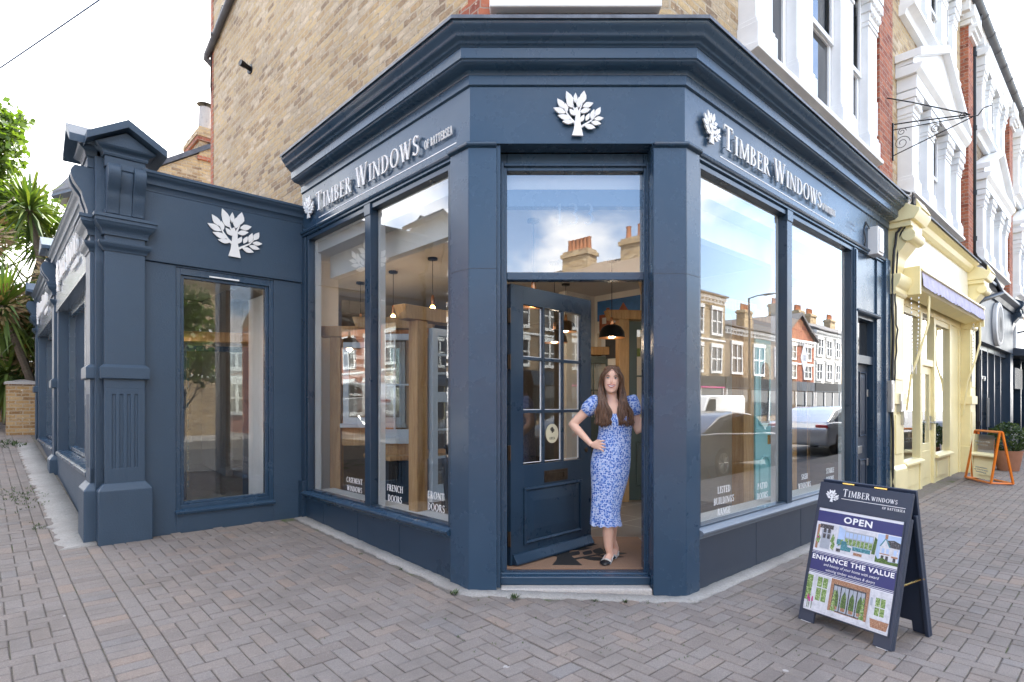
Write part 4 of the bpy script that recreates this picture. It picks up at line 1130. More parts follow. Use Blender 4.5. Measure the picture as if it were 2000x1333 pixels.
# --- cream yellow shop
ye = thing('yellow_shop', 'cream yellow shop with a rolled lilac awning and white pedimented window above', 'shop', FR.p(8.4, 0, 0))
upper(ye, 5.42, 11.62, 6.55, 10.15)
ground_floor_room(ye, 5.45, 11.6)
for a, b in ((5.43, 5.98), (11.0, 11.55)):
    mb = MB()
    z = gz(4.04 + a, 2.3) - .05
    mb.box(FR, a, b, -.2, .06, z, 3.2).box(FR, a - .03, b + .03, -.2, .10, z, z + .58).prism(FR, [(.06, z + .58), (.10, z + .58), (.06, z + .64)], a - .03, b + .03)
    mb.box(FR, a - .03, b + .03, -.2, .09, 1.45, 1.62)
    mb.box(FR, a + .09, b - .09, .05, .075, z + .8, 1.3).box(FR, a + .09, b - .09, .05, .072, 1.8, 2.9)
    mb.prism(FR, [(-.2, 3.0), (.07, 3.0), (.10, 3.04), (.10, 3.10), (.13, 3.13), (.16, 3.22), (.16, 3.28), (-.2, 3.30)], a - .03, b + .03)
    corbel(FR, mb, a, b, 3.30)
    mb.build('shop_pilaster', CREAM, ye, bevel=.006, smooth=True)
mb = MB().box(FR, 5.98, 11.0, -.2, .02, 3.40, 4.16); mb.build('fascia', CREAM2, ye)
mb = MB().prism(FR, [(-.2, 4.16), (.06, 4.16), (.10, 4.20), (.13, 4.27), (.20, 4.31), (.20, 4.34), (-.2, 4.38)], 5.98, 11.02); mb.build('shop_cornice', CREAM, ye)
MB().prism(FR, [(-.2, 4.382), (.225, 4.345), (.225, 4.33), (.232, 4.33), (.232, 4.355), (-.2, 4.40)], 5.96, 11.04).build('flashing', LEAD, ye)
mb = MB(); sans(mb, FR, 8.6, 3.66, '165', .26, .022, 1, bold=.03, align='c'); mb.v = [p for p in mb.v]; mb.build('shop_number', CREAM, ye)
# shopfront joinery
zf = gz(11.5, 2.3)
mb = MB(); O0, O1 = -.22, -.10
def post(a, b, z0=zf, z1=3.40, o1=O1): mb.box(FR, a, b, O0, o1, z0 - .1, z1)
for a, b in ((5.98, 6.06), (6.50, 6.66), (7.70, 7.84), (8.68, 8.80), (9.98, 10.12), (10.85, 11.0)): post(a, b)
mb.box(FR, 5.98, 11.0, O0, O1 - .005, 3.02, 3.40).box(FR, 10.12, 10.85, O0, O1 - .02, zf - .1, 3.02)
for a, b in ((6.66, 7.70), (8.80, 9.98)):
    mb.box(FR, a, b, O0, O1 - .02, zf - .1, zf + .46).box(FR, a + .12, b - .12, O1 - .02, O1 - .005, zf + .1, zf + .38).prism(FR, [(O0, zf + .461), (O1 + .06, zf + .461), (O1 + .06, zf + .50), (O1, zf + .53), (O0, zf + .54)], a - .04, b + .04)
    mb.box(FR, a, b, O0, O1 - .02, 2.92, 3.02)
mb.box(FR, 7.84, 8.68, O0, O1 - .01, 2.12, 2.24).box(FR, 5.98, 6.50, O0, O1 - .01, 2.36, 3.02)
jo = mb.build('shopfront_joinery', CREAM, ye, bevel=.006)
for a, b, c, d in ((6.66, 7.70, zf + .53, 2.93), (8.80, 9.98, zf + .53, 2.93), (7.84, 8.68, 2.23, 3.03)): MB().box(FR, a - .01, b + .01, -.166, -.16, c, d).build('glass_pane', GLASS, jo)
mb = MB().box(FR, 7.84, 7.98, -.20, -.15, zf, 2.12).box(FR, 8.54, 8.68, -.20, -.15, zf, 2.12).box(FR, 7.98, 8.54, -.20, -.15, zf, zf + .75).box(FR, 7.98, 8.54, -.20, -.15, 1.98, 2.12).box(FR, 8.02, 8.5, -.15, -.138, zf + .14, zf + .62)
yd = mb.build('shop_door', CREAM, ye, bevel=.004)
MB().box(FR, 7.97, 8.55, -.178, -.172, zf + .74, 1.99).build('glass_pane', GLASS, yd)
MB().lathe(FR.p(8.62, -.15, 1.12), [(0, 0), (.03, 0), (.03, .01), (.012, .015), (.012, .05), (.03, .06), (.03, .085), (0, .09)], 14, ax=(0, -1, 0)).box(FR, 8.57, 8.67, -.15, -.14, .98, 1.24).build('door_knob', STEEL, yd, smooth=True)
mb = MB().box(FR, 6.06, 6.50, -.20, -.14, zf, 2.36)
for c, d in ((.15, .75), (.9, 1.3), (1.45, 2.2)): panelled(FR, mb, 6.12, 6.44, zf + c, zf + d, -.1395, mould=.022)
yd2 = mb.build('flat_door', CREAM, ye, bevel=.003)
mb = MB().lathe(FR.p(6.42, -.14, 1.12), [(0, 0), (.03, 0), (.012, .015), (.012, .05), (.032, .06), (.03, .085), (0, .09)], 14, ax=(0, -1, 0)); mb.build('door_knob', STEEL, yd2, smooth=True)
for nm, t, z0, z1, w_ in (('entry_phone', 5.60, 1.34, 1.60, .10), ('key_box', 5.75, 1.16, 1.36, .20)):
    MB().box(FR, t, t + w_, .06, .115, z0, z1).box(FR, t + .02, t + w_ - .02, .115, .12, z0 + .03, z1 - .10).solo(nm, STEEL, 'steel %s screwed to the yellow pilaster' % ('entry phone panel' if nm == 'entry_phone' else 'key box with a red button'), nm.replace('_', ' '), FR.p(t + w_ / 2, .06, z0), bevel=.006)
# awning
aw = thing('awning', 'rolled lilac awning with a yellow cassette over the cream yellow shopfront', 'awning', FR.p(8.6, 0, 3.1))
mb = MB().prism(FR, [(-.02, 3.10), (.19, 3.16), (.23, 3.22), (.24, 3.38), (.22, 3.42), (-.02, 3.50)], 6.05, 11.15); mb.box(FR, 5.98, 6.05, -.02, .26, 3.05, 3.46).box(FR, 11.15, 11.2, -.02, .26, 3.05, 3.46)
mb.build('cassette', CREAM, aw, bevel=.006)
rings = []
NN = 120
for k in range(NN + 1):
    t = 6.15 + 5.0 * k / NN; w_ = .012 * math.sin(k * 1.05); sc_ = .022 * abs(math.sin(math.pi * k / 5))
    rings.append([FR.p(t, .245, 3.40), FR.p(t, .262 + w_ * .4, 3.30), FR.p(t, .268 + w_, 3.17 - sc_ + .02), FR.p(t, .264 + w_, 3.17 - sc_ + .02), FR.p(t, .256 + w_ * .4, 3.30), FR.p(t, .240, 3.40)])
MB().loft(rings).build('valance', LILAC, aw, smooth=True)
MB().box(FR, 6.05, 11.2, .20, .275, 3.40, 3.435).build('front_rail', CREAM, aw, bevel=.006)
for t in (6.45, 10.75):
    P_ = [FR.p(t + .35, .20, 3.12), FR.p(t + .22, .22, 2.7), FR.p(t + .05, .16, 2.3), FR.p(t - .02, .05, 1.9), FR.p(t - .02, -.02, 1.25), FR.p(t, -.05, 1.2)]
    MB().tube(P_, .018, 8).build('awning_arm', CREAM, aw, smooth=True)
for t in (6.10, 6.55, 10.95):
    mb = MB(); z = 3.05
    for k in range(34):
        u = k / 33; c = FR.p(t + .02 * math.sin(u * 9) + (.30 * u if t < 6.3 else 0), .12 - .05 * u, 3.08 - 1.15 * math.sin(min(1, u * 1.25) * math.pi / 2) + .25 * max(0, u - .8) * 5 * .4)
        mb.ball(c, .018, 4, sc=(1, .6, 1.4))
    mb.build('chain', PLASTW if False else STEEL, aw, smooth=True)

# --- charcoal shop
ch = thing('charcoal_shop', 'charcoal grey shop with a round white sign and black glazed front', 'shop', FR.p(14.4, 0, 0))
upper(ch, 11.62, 17.4, 12.6, 16.2, brk=STOCK2)
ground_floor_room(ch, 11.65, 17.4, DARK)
zf = gz(18.4, 2.3)
MB().box(FR, 11.72, 17.1, -.2, .05, 2.85, 3.95).build('fascia', SLATE, ch, bevel=.006)
MB().prism(FR, [(-.2, 3.95), (.10, 3.95), (.14, 4.05), (.24, 4.12), (.24, 4.18), (-.2, 4.24)], 11.72, 17.1).build('shop_cornice', SLATE, ch)
mb = MB()
for a, b in ((11.62, 11.9), (16.9, 17.35)): mb.box(FR, a, b, -.2, .02, zf - .2, 2.85); corbel(FR, mb, a, b, 3.5, sz=.8)
for t in (12.4, 13.2, 14.0, 15.0, 16.0): mb.box(FR, t, t + .10, -.25, -.08, zf - .1, 2.85)
mb.box(FR, 11.9, 16.9, -.25, -.08, zf - .1, zf + .25).box(FR, 11.9, 16.9, -.25, -.08, 2.72, 2.85).box(FR, 13.3, 14.0, -.22, -.1, 2.05, 2.13)
fj = mb.build('shopfront_joinery', NAVYD, ch, bevel=.006)
MB().box(FR, 11.9, 16.9, -.17, -.165, zf + .2, 2.75).build('glass_pane', GLASS, fj)
MB().box(FR, 13.92, 13.96, -.08, -.04, .9, 1.6).box(FR, 13.3, 13.36, -.06, -.03, 2.0, 2.1).build('door_handle', STEEL, fj)
mb = MB().lathe(FR.p(14.27, .05, 3.40), [(0, 0), (.53, 0), (.53, .07), (.50, .09), (0, .09)], 48, ax=(0, -1, 0)); rs = mb.solo('round_sign', PLASTW, 'round white sign with a grey ring on the charcoal fascia', 'sign', FR.p(14.27, .05, 3.40), smooth=True)
mb = MB().lathe((0, -.09, 0), [(.40, 0), (.44, 0), (.44, .003), (.40, .003)], 48, ax=(0, -1, 0)); mb.lathe((0, -.09, 0), [(.16, 0), (.18, 0), (.18, .003), (.16, .003)], 32, ax=(0, -1, 0)); mb.build('ring', PIPE, rs)
# --- bar with a white fascia and a terrace of plants
wb = thing('white_fronted_bar', 'bar with a white fascia, spotlights and a dark open front', 'bar', FR.p(20.4, 0, 0))
upper(wb, 17.4, 23.4, 18.5, 22.2)
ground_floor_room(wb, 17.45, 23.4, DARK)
MB().box(FR, 17.6, 23.3, -.2, .06, 3.05, 4.0).build('fascia', PLASTW, wb)
MB().prism(FR, [(-.2, 2.85), (.7, 2.80), (.7, 2.9), (.06, 3.05), (-.2, 3.05)], 17.6, 23.3).build('canopy', SLATE, wb)
mb = MB()
for t in (17.45, 19.2, 21.2, 23.1): mb.box(FR, t, t + .14, -.2, 0, 0, 2.85)
mb.box(FR, 17.5, 23.3, -.2, -.05, 0, .6); corbel(FR, mb, 17.3, 17.7, 3.6, sz=.8)
for k in range(16): mb.box(FR, 17.7 + k * .1, 17.73 + k * .1, -.02, .03, 1.9, 2.5)
mb.build('shopfront_joinery', NAVYD, wb)
for t in (17.9, 19.4):
    MB().tube([FR.p(t, .06, 3.5), FR.p(t, .30, 3.55)], .02, 8).lathe(FR.p(t, .30, 3.60), [(0, 0), (.07, 0), (.09, -.16), (0, -.16)], 12).build('spotlight', BLACKM, wb, smooth=True)
# --- the terrace beyond, up to the vanishing point
for k in range(4):
    T0 = 23.4 + 6 * k
    tb = thing('terraced_building', ['brick terraced building next beyond the white-fronted bar', 'brick terraced building two doors beyond the white-fronted bar', 'brick terraced building three doors beyond the white-fronted bar', 'last brick terraced building of the right-hand row'][k], 'building', FR.p(T0 + 3, 0, 0), 'brick terrace on the main road')
    upper(tb, T0, T0 + 6, T0 + 1.1, T0 + 4.8, brk=(STOCK2, STOCK)[k % 2])
    MB().box(FR, T0, T0 + 6, -.3, -.1, 0, 4.2).box(FR, T0, T0 + 6, -.1, .05, 3.1, 4.1).build('shopfront', (SLATE, WHITEP, NAVYD, SLATE)[k], tb)
    MB().box(FR, T0 + .5, T0 + 5.5, -.105, -.09, .8, 2.9).build('shop_window', DARKGLASS, tb)
# drainpipe with its swan neck, bracket for a hanging sign, alarm boxes, cables
mb = MB().tube([FR.p(11.86, .10, 9.9), FR.p(11.86, .02, 9.6), FR.p(11.86, -.02, 9.3), FR.p(11.86, -.02, 4.75), FR.p(11.9, -.0, 4.66), FR.p(12.95, .06, 4.60), FR.p(13.0, .10, 4.5), FR.p(13.0, .18, 4.30), FR.p(12.9, .32, 3.95), FR.p(11.9, .12, 3.7), FR.p(11.75, .06, 3.6), FR.p(11.70, .06, .2)], .05, 10)
for z in (9.0, 7.4, 6.0, 5.0, 2.4, 1.0): mb.tube([FR.p(11.86 if z > 4.5 else 11.70, -.02 if z > 4.5 else .06, z), FR.p(11.86 if z > 4.5 else 11.70, -.02 if z > 4.5 else .06, z + .09)], .066, 10)
mb.build('drainpipe', BLACKM, ch, smooth=True)
br = thing('sign_bracket', 'empty wrought iron hanging sign bracket on the red brick pier', 'sign bracket', FR.p(5.70, -.02, 5.3))
mb = MB().box(FR, 5.685, 5.715, -.02, .0, 4.98, 5.52).tube([FR.p(5.7, 0, 5.42), FR.p(5.7, .88, 5.30)], .007, 6).tube([FR.p(5.7, 0, 5.05), FR.p(5.7, .90, 5.28)], .008, 6)
mb.tube([FR.p(5.7, .88, 5.29), FR.p(5.7, .96, 5.28), FR.p(5.7, 1.02, 5.36), FR.p(5.7, 1.10, 5.36)], .008, 6)
mb.build('bracket_frame', BLACKM, br, smooth=True)
for c, r, n in (((.10, 5.20), .10, 1.6), ((.10, 5.36), .055, 1.5), ((.50, 5.27), .065, 1.7), ((.80, 5.33), .05, 1.4)):
    pts = [FR.p(5.7, c[0] + r * (1 - .75 * k / 30) * math.cos(n * 2 * math.pi * k / 30), c[1] + r * (1 - .75 * k / 30) * math.sin(n * 2 * math.pi * k / 30)) for k in range(31)]
    MB().tube(pts, .0045, 6).build('scroll', BLACKM, br, smooth=True)
for t, z in ((5.45, 5.80), (5.95, 5.62)): MB().tube([FR.p(t, -.16 if t > 5.8 else -.02, z), FR.p((t + 5.7) / 2, .25, z - .12), FR.p(5.7, .88, 5.32)], .009, 6).build('stay', BLACKM, br, smooth=True)
MB().box(FR, 4.50, 4.74, .0, .12, 3.40, 3.76).box(FR, 4.53, 4.71, .12, .135, 3.43, 3.73).solo('alarm_box', PLASTW, 'white alarm box on the navy fascia near its right end', 'alarm box', FR.p(4.62, .05, 3.40), bevel=.01)
MB().box(FR, 4.98, 5.14, -.16, -.04, 5.15, 5.62).solo('alarm_box', PLASTW, 'white box on the brick wall beside the big white upper window', 'alarm box', FR.p(5.06, -.16, 5.15), bevel=.01)
mb = MB().box(FR, 5.24, 5.37, .035, .09, 1.34, 1.78); mb.box(FR, 5.26, 5.35, .09, .097, 1.38, 1.74); mb.solo('entry_phone', STEEL, 'tall brushed steel entry panel on the navy pier by the side door', 'entry phone', FR.p(5.3, .04, 1.34), bevel=.005)
cr = random.Random(4)
def cable(name, pts, r, label, cat='cable'):
    P_ = [Vector(p) for p in pts]; out = []
    for k in range(len(P_) - 1):
        for i in range(6): out.append(P_[k].lerp(P_[k + 1], i / 6) + Vector((cr.uniform(-.008, .008), cr.uniform(-.008, .008), cr.uniform(-.01, .01))))
    out.append(P_[-1]); return MB().tube(out, r, 6).solo(name, CABLE, label, cat, smooth=True)
cable('cable', [FR.p(5.44, .30, 4.30), FR.p(5.42, .22, 4.0), FR.p(5.43, .10, 3.85), FR.p(5.41, .06, 3.4), FR.p(5.42, .06, 2.2), FR.p(5.40, .06, .9), FR.p(5.41, .06, .1)], .016, 'thick black cable down the joint between navy and yellow shopfronts')
cable('cable', [FR.p(5.36, .30, 4.36), FR.p(5.40, .32, 4.1), FR.p(5.47, .12, 3.8), FR.p(5.46, .08, 3.0), FR.p(5.50, .09, 2.5), FR.p(5.44, .07, 1.6)], .011, 'thin black cable looping beside the thicker one by the yellow pilaster')
cable('cable', [FR.p(5.16, -.13, 9.6), FR.p(5.13, -.13, 7.0), FR.p(5.15, -.12, 5.0), FR.p(5.20, -.05, 4.55), FR.p(5.42, .26, 4.36)], .018, 'black cables down the wall left of the red brick pier')
cable('cable', [FR.p(4.36, .01, 3.46), FR.p(4.34, .012, 3.72), FR.p(4.40, .012, 3.80), FR.p(4.5, .02, 3.74)], .007, 'short black lead beside the white alarm box')
# ------------------------------------------------------------------ inside the shop
CZ = 3.22
def q_(x, y): return AB(x, y)
def slab(mb, pts, z0, z1):
    mb.loft([[(a, b, z0) for a, b in pts], [(a, b, z1) for a, b in pts]])
c1 = FE.p(.12, -.27, 0)[:2]; c2 = FE.p(ELEN - .12, -.27, 0)[:2]
plan = [(2.93, 3.70), c1, c2, (4.25, 2.50), (9.1, 2.50), (9.1, 10.5), (2.93, 10.5)]
mb = MB(); slab(mb, plan, -.2, .10); slab(mb, [(1.02, 6.95), (2.94, 6.95), (2.94, 15.6), (1.02, 15.6)], -.2, .0995); mb.build('shop_floor', FLOORT, shop)
mb = MB(); slab(mb, plan, CZ, CZ + .12); mb.box(FAB, 1.0, 2.94, 6.93, 15.6, CZ + .002, CZ + .1); mb.build('ceiling', CEIL, shop)
mb = MB().box(FAB, 2.95, 3.36, 6.86, 6.98, .10, CZ); mb.box(FAB, 6.75, 7.50, 6.04, 6.2, .10, CZ).box(FAB, 7.44, 7.6, 3.0, 6.04, .10, CZ)
mb.build('inner_wall', PLASTER, shop)
mb = MB().box(FAB, 2.95, 9.1, 10.35, 10.5, .1, CZ).box(FAB, 9.0, 9.1, 2.5, 10.4, .1, CZ); mb.build('back_wall', BACKW, shop)
MB().box(FL, .22, 3.06, -.40, -.30, CZ - .26, CZ + .2).box(FR, .20, 3.95, -.40, -.30, CZ - .26, CZ + .2).box(FL, .22, 3.06, -.32, -.12, 3.34, CZ + .2).box(FR, .2, 3.95, -.32, -.12, 3.34, CZ + .2).build('bulkhead', PLASTER, shop)
mb = MB().box(FL, .30, 3.04, -.34, -.086, .40, .445).box(FR, .30, 3.93, -.34, -.086, .40, .445).box(FL, .25, 3.04, -.34, -.30, .1, .40).box(FR, .25, 3.93, -.34, -.30, .1, .40); mb.build('window_board', BOARDW, shop)
MB().box(FAB, 1.0, 1.08, 6.95, 15.6, .1, .7).build('wing_dado', BACKW, ext)
MB().box(FAB, 2.84, 2.94, 9.6, 15.6, .1, CZ).build('wing_inner_wall', BACKW, ext)
MB().box(FAB, 1.02, 2.9, 10.9, 11.0, .1, CZ).build('wing_partition', BACKW, ext)

def unit(fr, t0, t1, z0, z1, o, mat, cols=2, rows=2, fw=.07, split=None):
    """a window or glazed door leaf: frame, bars, glass"""
    mb = MB(); gl = MB()
    mb.box(fr, t0, t0 + fw, o - .06, o, z0, z1).box(fr, t1 - fw, t1, o - .06, o, z0, z1).box(fr, t0 + fw, t1 - fw, o - .06, o, z0, z0 + fw * 1.3).box(fr, t0 + fw, t1 - fw, o - .06, o, z1 - fw, z1)
    lo = z0 + fw * 1.3
    if split:
        mb.box(fr, t0 + fw, t1 - fw, o - .06, o - .001, split - .05, split + .05)
        bands = [(lo, split - .05), (split + .05, z1 - fw)]
    else: bands = [(lo, z1 - fw)]
    for a, b in bands:
        for c in range(1, cols): t = t0 + fw + (t1 - t0 - 2 * fw) * c / cols; mb.box(fr, t - .011, t + .011, o - .045, o - .012, a, b)
        for r in range(1, rows): z = a + (b - a) * r / rows; mb.box(fr, t0 + fw, t1 - fw, o - .044, o - .013, z - .011, z + .011)
        gl.box(fr, t0 + fw - .01, t1 - fw + .01, o - .032, o - .027, a - .01, b + .01)
    return mb, gl
def display(name, label, cat, xy, ang, width, H, units, post=.13, legs=(True, True), beam_ext=.12, oak=OAK, group='oak display frames in the showroom'):
    """an oak portal holding joinery samples; local t runs along the frame"""
    a0, b0 = AB(*xy); fr = F((a0, b0), (math.cos(ang - TH), math.sin(ang - TH)), (math.sin(ang - TH), -math.cos(ang - TH)))
    r = thing(name, label, cat, (a0, b0, .1), group)
    for k, t in enumerate((0, width - post)):
        if legs[k]: MB().box(fr, t, t + post, -post, 0, .1, H).build('post', oak, r, bevel=.008)
    bm = MB().hexa([fr.p(-beam_ext, -post - .01, H), fr.p(width + beam_ext, -post - .01, H), fr.p(width + beam_ext, .015, H), fr.p(-beam_ext, .015, H),
                    fr.p(-beam_ext - .05, -post - .01, H + .13), fr.p(width + beam_ext + .05, -post - .01, H + .13), fr.p(width + beam_ext + .05, .015, H + .13), fr.p(-beam_ext - .05, .015, H + .13)])
    bm.build('beam', oak, r, bevel=.008)
    for u in units:
        kind = u[0]
        if kind == 'win':
            _, t0, t1, z0, z1, o, mat, cols, rows, split = u
            m_, g = unit(fr, t0, t1, z0, z1, o, mat, cols, rows, split=split)
            p = m_.build('sample_window', mat, r, bevel=.003); g.build('glass_pane', GLASS, p)
        elif kind == 'box': _, nm, t0, t1, o0, o1, z0, z1, mat = u; MB().box(fr, t0, t1, o0, o1, z0, z1).build(nm, mat, r, bevel=.004)
        elif kind == 'door':
            _, t0, t1, z0, z1, o, mat, gz0 = u
            m_, g = unit(fr, t0, t1, gz0, z1, o, mat, 2, 2, fw=.11)
            m_.box(fr, t0, t1, o - .06, o - .0005, z0, gz0 + .01); w2 = (t1 - t0)
            for c, d in ((t0 + .10, t0 + w2 / 2 - .04), (t0 + w2 / 2 + .04, t1 - .10)): panelled(fr, m_, c, d, z0 + .2, gz0 - .12, o, mould=.025)
            p = m_.build('sample_door', mat, r, bevel=.003); g.build('glass_pane', GLASS, p)
            MB().lathe(fr.p(t1 - .06, o, (z0 + z1) * .46), [(0, 0), (.028, 0), (.012, .012), (.012, .04), (.03, .05), (0, .07)], 14, ax=(fr.n.x, fr.n.y, 0)).build('handle', BRASS, p, smooth=True)
    return r, fr
display('display_frame', 'oak display frame with a pale grey casement by the far left jamb', 'display frame', (-2.19, 6.95), 0, 1.05, 2.26,
        [('win', .15, .90, 1.20, 2.20, -.03, GREYP, 2, 1, None), ('box', 'sill', .13, .92, -.12, .03, 1.17, 1.22, GREYP), ('box', 'oak_panel', .13, .92, -.10, -.05, .95, 1.17, OAK)], legs=(True, True))
display('display_frame', 'oak display frame with pale grey French doors behind the left window mullion', 'display frame', (-1.66, 6.62), R_(3), .62, 2.32,
        [('win', .04, .58, 1.07, 2.26, .0, GREYP, 2, 2, None), ('box', 'sill', .0, .62, -.10, .05, 1.0, 1.07, GREYP), ('box', 'oak_panel', .0, .62, -.10, -.02, .80, 1.0, OAK)], legs=(False, False))
display('display_frame', 'oak display frame with a white sash unit close to the left window', 'display frame', (-.885, 5.40), TH + R_(6), 1.2, 2.24,
        [('win', .17, 1.05, .58, 2.18, .02, GREYP, 2, 3, 1.52), ('box', 'sill', .14, 1.1, -.1, .05, .52, .58, WHITEP)], legs=(True, True))
display('display_frame', 'oak display frame with a sage green door, right of the person', 'display frame', (1.47, 7.96), R_(8), 1.3, 2.62,
        [('door', .16, 1.12, .12, 2.60, -.03, GREEN, 1.05)], legs=(True, True), post=.15)
display('display_frame', 'oak headed display of dark sage double doors behind the person', 'display frame', (.95, 9.3), R_(-4), 1.3, 2.24,
        [('door', .06, .66, .2, 2.22, -.03, GREEN, 1.1), ('door', .68, 1.26, .2, 2.22, -.03, GREEN, 1.1)], legs=(False, False))
# displays in the right-hand window, standing along the glass
def fr_xy(t, o): a, b, _ = FR.p(t, o, 0); x, y, _ = W(a, b); return (x, y)
display('display_frame', 'oak display frame with a pale glazed door in the first light of the right window', 'display frame', fr_xy(.55, -.55), TH, 1.75, 2.45,
        [('win', .30, .95, .2, 2.38, -.30, GREYP, 1, 1, None)], post=.14)
tdisp, tfr = display('display_frame', 'oak display frame with a duck-egg blue front door in the right window', 'display frame', fr_xy(2.28, -.55), TH, 1.35, 2.40,
        [('box', 'door_leaf', .19, 1.12, -.06, -.01, .12, 2.20, TEAL)], post=.13)
mb = MB(); gm = MB()
for c in (.42, .84):
    for z0, z1 in ((1.22, 1.95), (.35, .85)):
        tt = [(c - .13, z0), (c + .13, z0), (c + .13, z1 - .12)] + [(c + .13 * math.cos(R_(q)), z1 - .12 + .12 * math.sin(R_(q))) for q in (30, 60, 90, 120, 150)] + [(c - .13, z1 - .12)]
        if z0 > 1: gm.plate(tfr, tt, -.0098, -.004)
        for k in range(len(tt)):
            p, q = tt[k], tt[(k + 1) % len(tt)]; mb.tube([tfr.p(p[0], -.006, p[1]), tfr.p(q[0], -.006, q[1])], .014, 6)
mb.build('door_moulding', TEAL, tdisp, smooth=True); gm.build('leaded_light', DARKGLASS, tdisp)
MB().box(tfr, .50, .80, -.01, -.002, .98, 1.09).build('letter_plate', BRASS, tdisp, bevel=.004)
MB().lathe(tfr.p(.63, -.01, 1.62), [(0, 0), (.04, 0), (.04, .02), (.02, .035), (0, .04)], 16, ax=(tfr.n.x, tfr.n.y, 0)).tube([tfr.p(.63 + .05 * math.sin(q), .025, 1.55 + .07 * math.cos(q)) for q in [2 * math.pi * k / 16 for k in range(17)]], .010, 8).build('knocker', BRASS, tdisp, smooth=True)
display('display_frame', 'oak display frame with a charcoal stable door at the right window end', 'display frame', fr_xy(3.72, -.62), TH, .55, 2.3,
        [('box', 'door_leaf', .10, .50, -.06, -.01, .12, 1.2, SLATE), ('win', .10, .50, 1.22, 2.2, -.01, SLATE, 1, 1, None)], post=.10, legs=(False, True))
# desk, umbrella, brochure shelves, tile board, wall photographs
dk = thing('desk', 'low oak topped desk in the showroom behind the left window', 'desk', (3.9, 5.2, .1))
MB().box(FAB, 3.35, 4.55, 5.6, 6.2, .82, .87).build('desk_top', OAK, dk, bevel=.006)
for a, b in ((3.4, 5.65), (4.45, 5.65), (3.4, 6.1), (4.45, 6.1)): MB().box(FAB, a, a + .06, b, b + .06, .1, .82).build('leg', BLACKM, dk)
MB().box(FAB, 3.5, 4.0, 5.7, 6.1, .1, .80).build('drawer_unit', NAVYD, dk, bevel=.005)
ux, uy = AB(-.60, 5.38)
mb = MB().tube([(ux, uy, .46), (ux + .01, uy + .01, .62), (ux + .02, uy + .03, .80), (ux + .03, uy + .05, .93)], [.006, .035, .045, .022], 10)
um = thing('umbrella', 'furled black umbrella leaning inside the left window by the corner pilaster', 'umbrella', (ux, uy, .45))
mb.build('canopy', RUBBER, um, smooth=True); MB().tube([(ux + .03, uy + .05, .93), (ux + .034, uy + .056, 1.03), (ux + .02, uy + .05, 1.06), (ux + .0, uy + .04, 1.04)], .012, 8).build('handle', BLACKM, um, smooth=True)
sh = thing('brochure_rack', 'white brochure rack inside the side wing window', 'brochure rack', (2.62, 7.3, .1))
MB().box(FAB, 2.50, 2.53, 7.05, 7.55, .1, 2.75).box(FAB, 2.78, 2.81, 7.05, 7.55, .1, 2.75).build('side_panel', WHITEP, sh)
for k in range(7): 
    z = .35 + k * .36; MB().box(FAB, 2.53, 2.78, 7.05, 7.5, z, z + .02).build('shelf', WHITEP, sh)
    if k < 6: MB().box(FAB, 2.56, 2.75, 7.08 + .03 * (k % 2), 7.12 + .03 * (k % 2), z + .02, z + .28).build('brochure', (LEAFD, TEAL, PLASTW, REDB, SLATE, GREYP)[k], sh)
tb_ = MB().box(FAB, 1.5, 2.1, 9.0, 9.06, .5, 2.3).box(FAB, 1.42, 1.5, 8.98, 9.08, .1, 2.4).box(FAB, 2.1, 2.18, 8.98, 9.08, .1, 2.4)
def tilemat():
    t = NT('patterned_tiles'); ck = t.n('TexChecker'); ck.inputs['Scale'].default_value = 7; t.l(t.coord(), ck.inputs['Vector'])
    vo = t.n('TexVoronoi'); vo.inputs['Scale'].default_value = 30; t.l(t.coord(), vo.inputs['Vector'])
    t.l(t.mix(t.maprange(vo.outputs['Distance'], .2, .4, 0, 1), (.35, .30, .22), t.mix(ck.outputs['Fac'], (.10, .14, .17), (.22, .18, .13))), t.b.inputs['Base Color']); return t.m
tb_.solo('tile_board', tilemat(), 'upright board of patterned tiles inside the side wing', 'display board')
display('display_frame', 'oak display frame with a navy door seen through the side wing window', 'display frame', W(1.75, 8.3)[:2], TH - R_(25), 1.1, 2.25, [('win', .15, .95, .12, 2.2, -.02, NAVYD, 1, 1, None)], post=.11)
FP = F((7.435, 6.0), (0, -1), (-1, 0))
def photo(t0, t1, z0, z1, label, shapes):
    r = MB().box(FP, t0, t1, .0, .012, z0, z1).solo('wall_photograph', PLASTW, label, 'photograph', FP.p((t0 + t1) / 2, 0, z0))
    groups = {}
    for k, (m, pts) in enumerate(shapes):
        groups.setdefault(m.name, [m, MB()])[1].plate(FP, [(t0 + (t1 - t0) * u, z0 + (z1 - z0) * v) for u, v in pts], .012, .0125 + .0012 * k)
    base = r.location
    for nm, (m, mb) in groups.items():
        c = FP.p((t0 + t1) / 2, 0, z0); mb.v = [(p[0] - c[0], p[1] - c[1], p[2] - c[2]) for p in mb.v]; mb.build('picture', m, r)
SKYB = plain('print_sky', (.05, .20, .50), .5, 0, .3, 3); PRED = plain('print_brick', (.35, .11, .05), .5, 0, .3, 14); PGRN = plain('print_green', (.09, .20, .03), .5, 0, .6, 12); PWHT = plain('print_white', (.62, .62, .62), .5, 0, .1); PDRK = plain('print_dark', (.03, .03, .035), .5, 0, .3); PCRM = plain('print_cream', (.55, .48, .38), .5, 0, .15)
rect = lambda a, b, c, d: [(a, b), (c, b), (c, d), (a, d)]
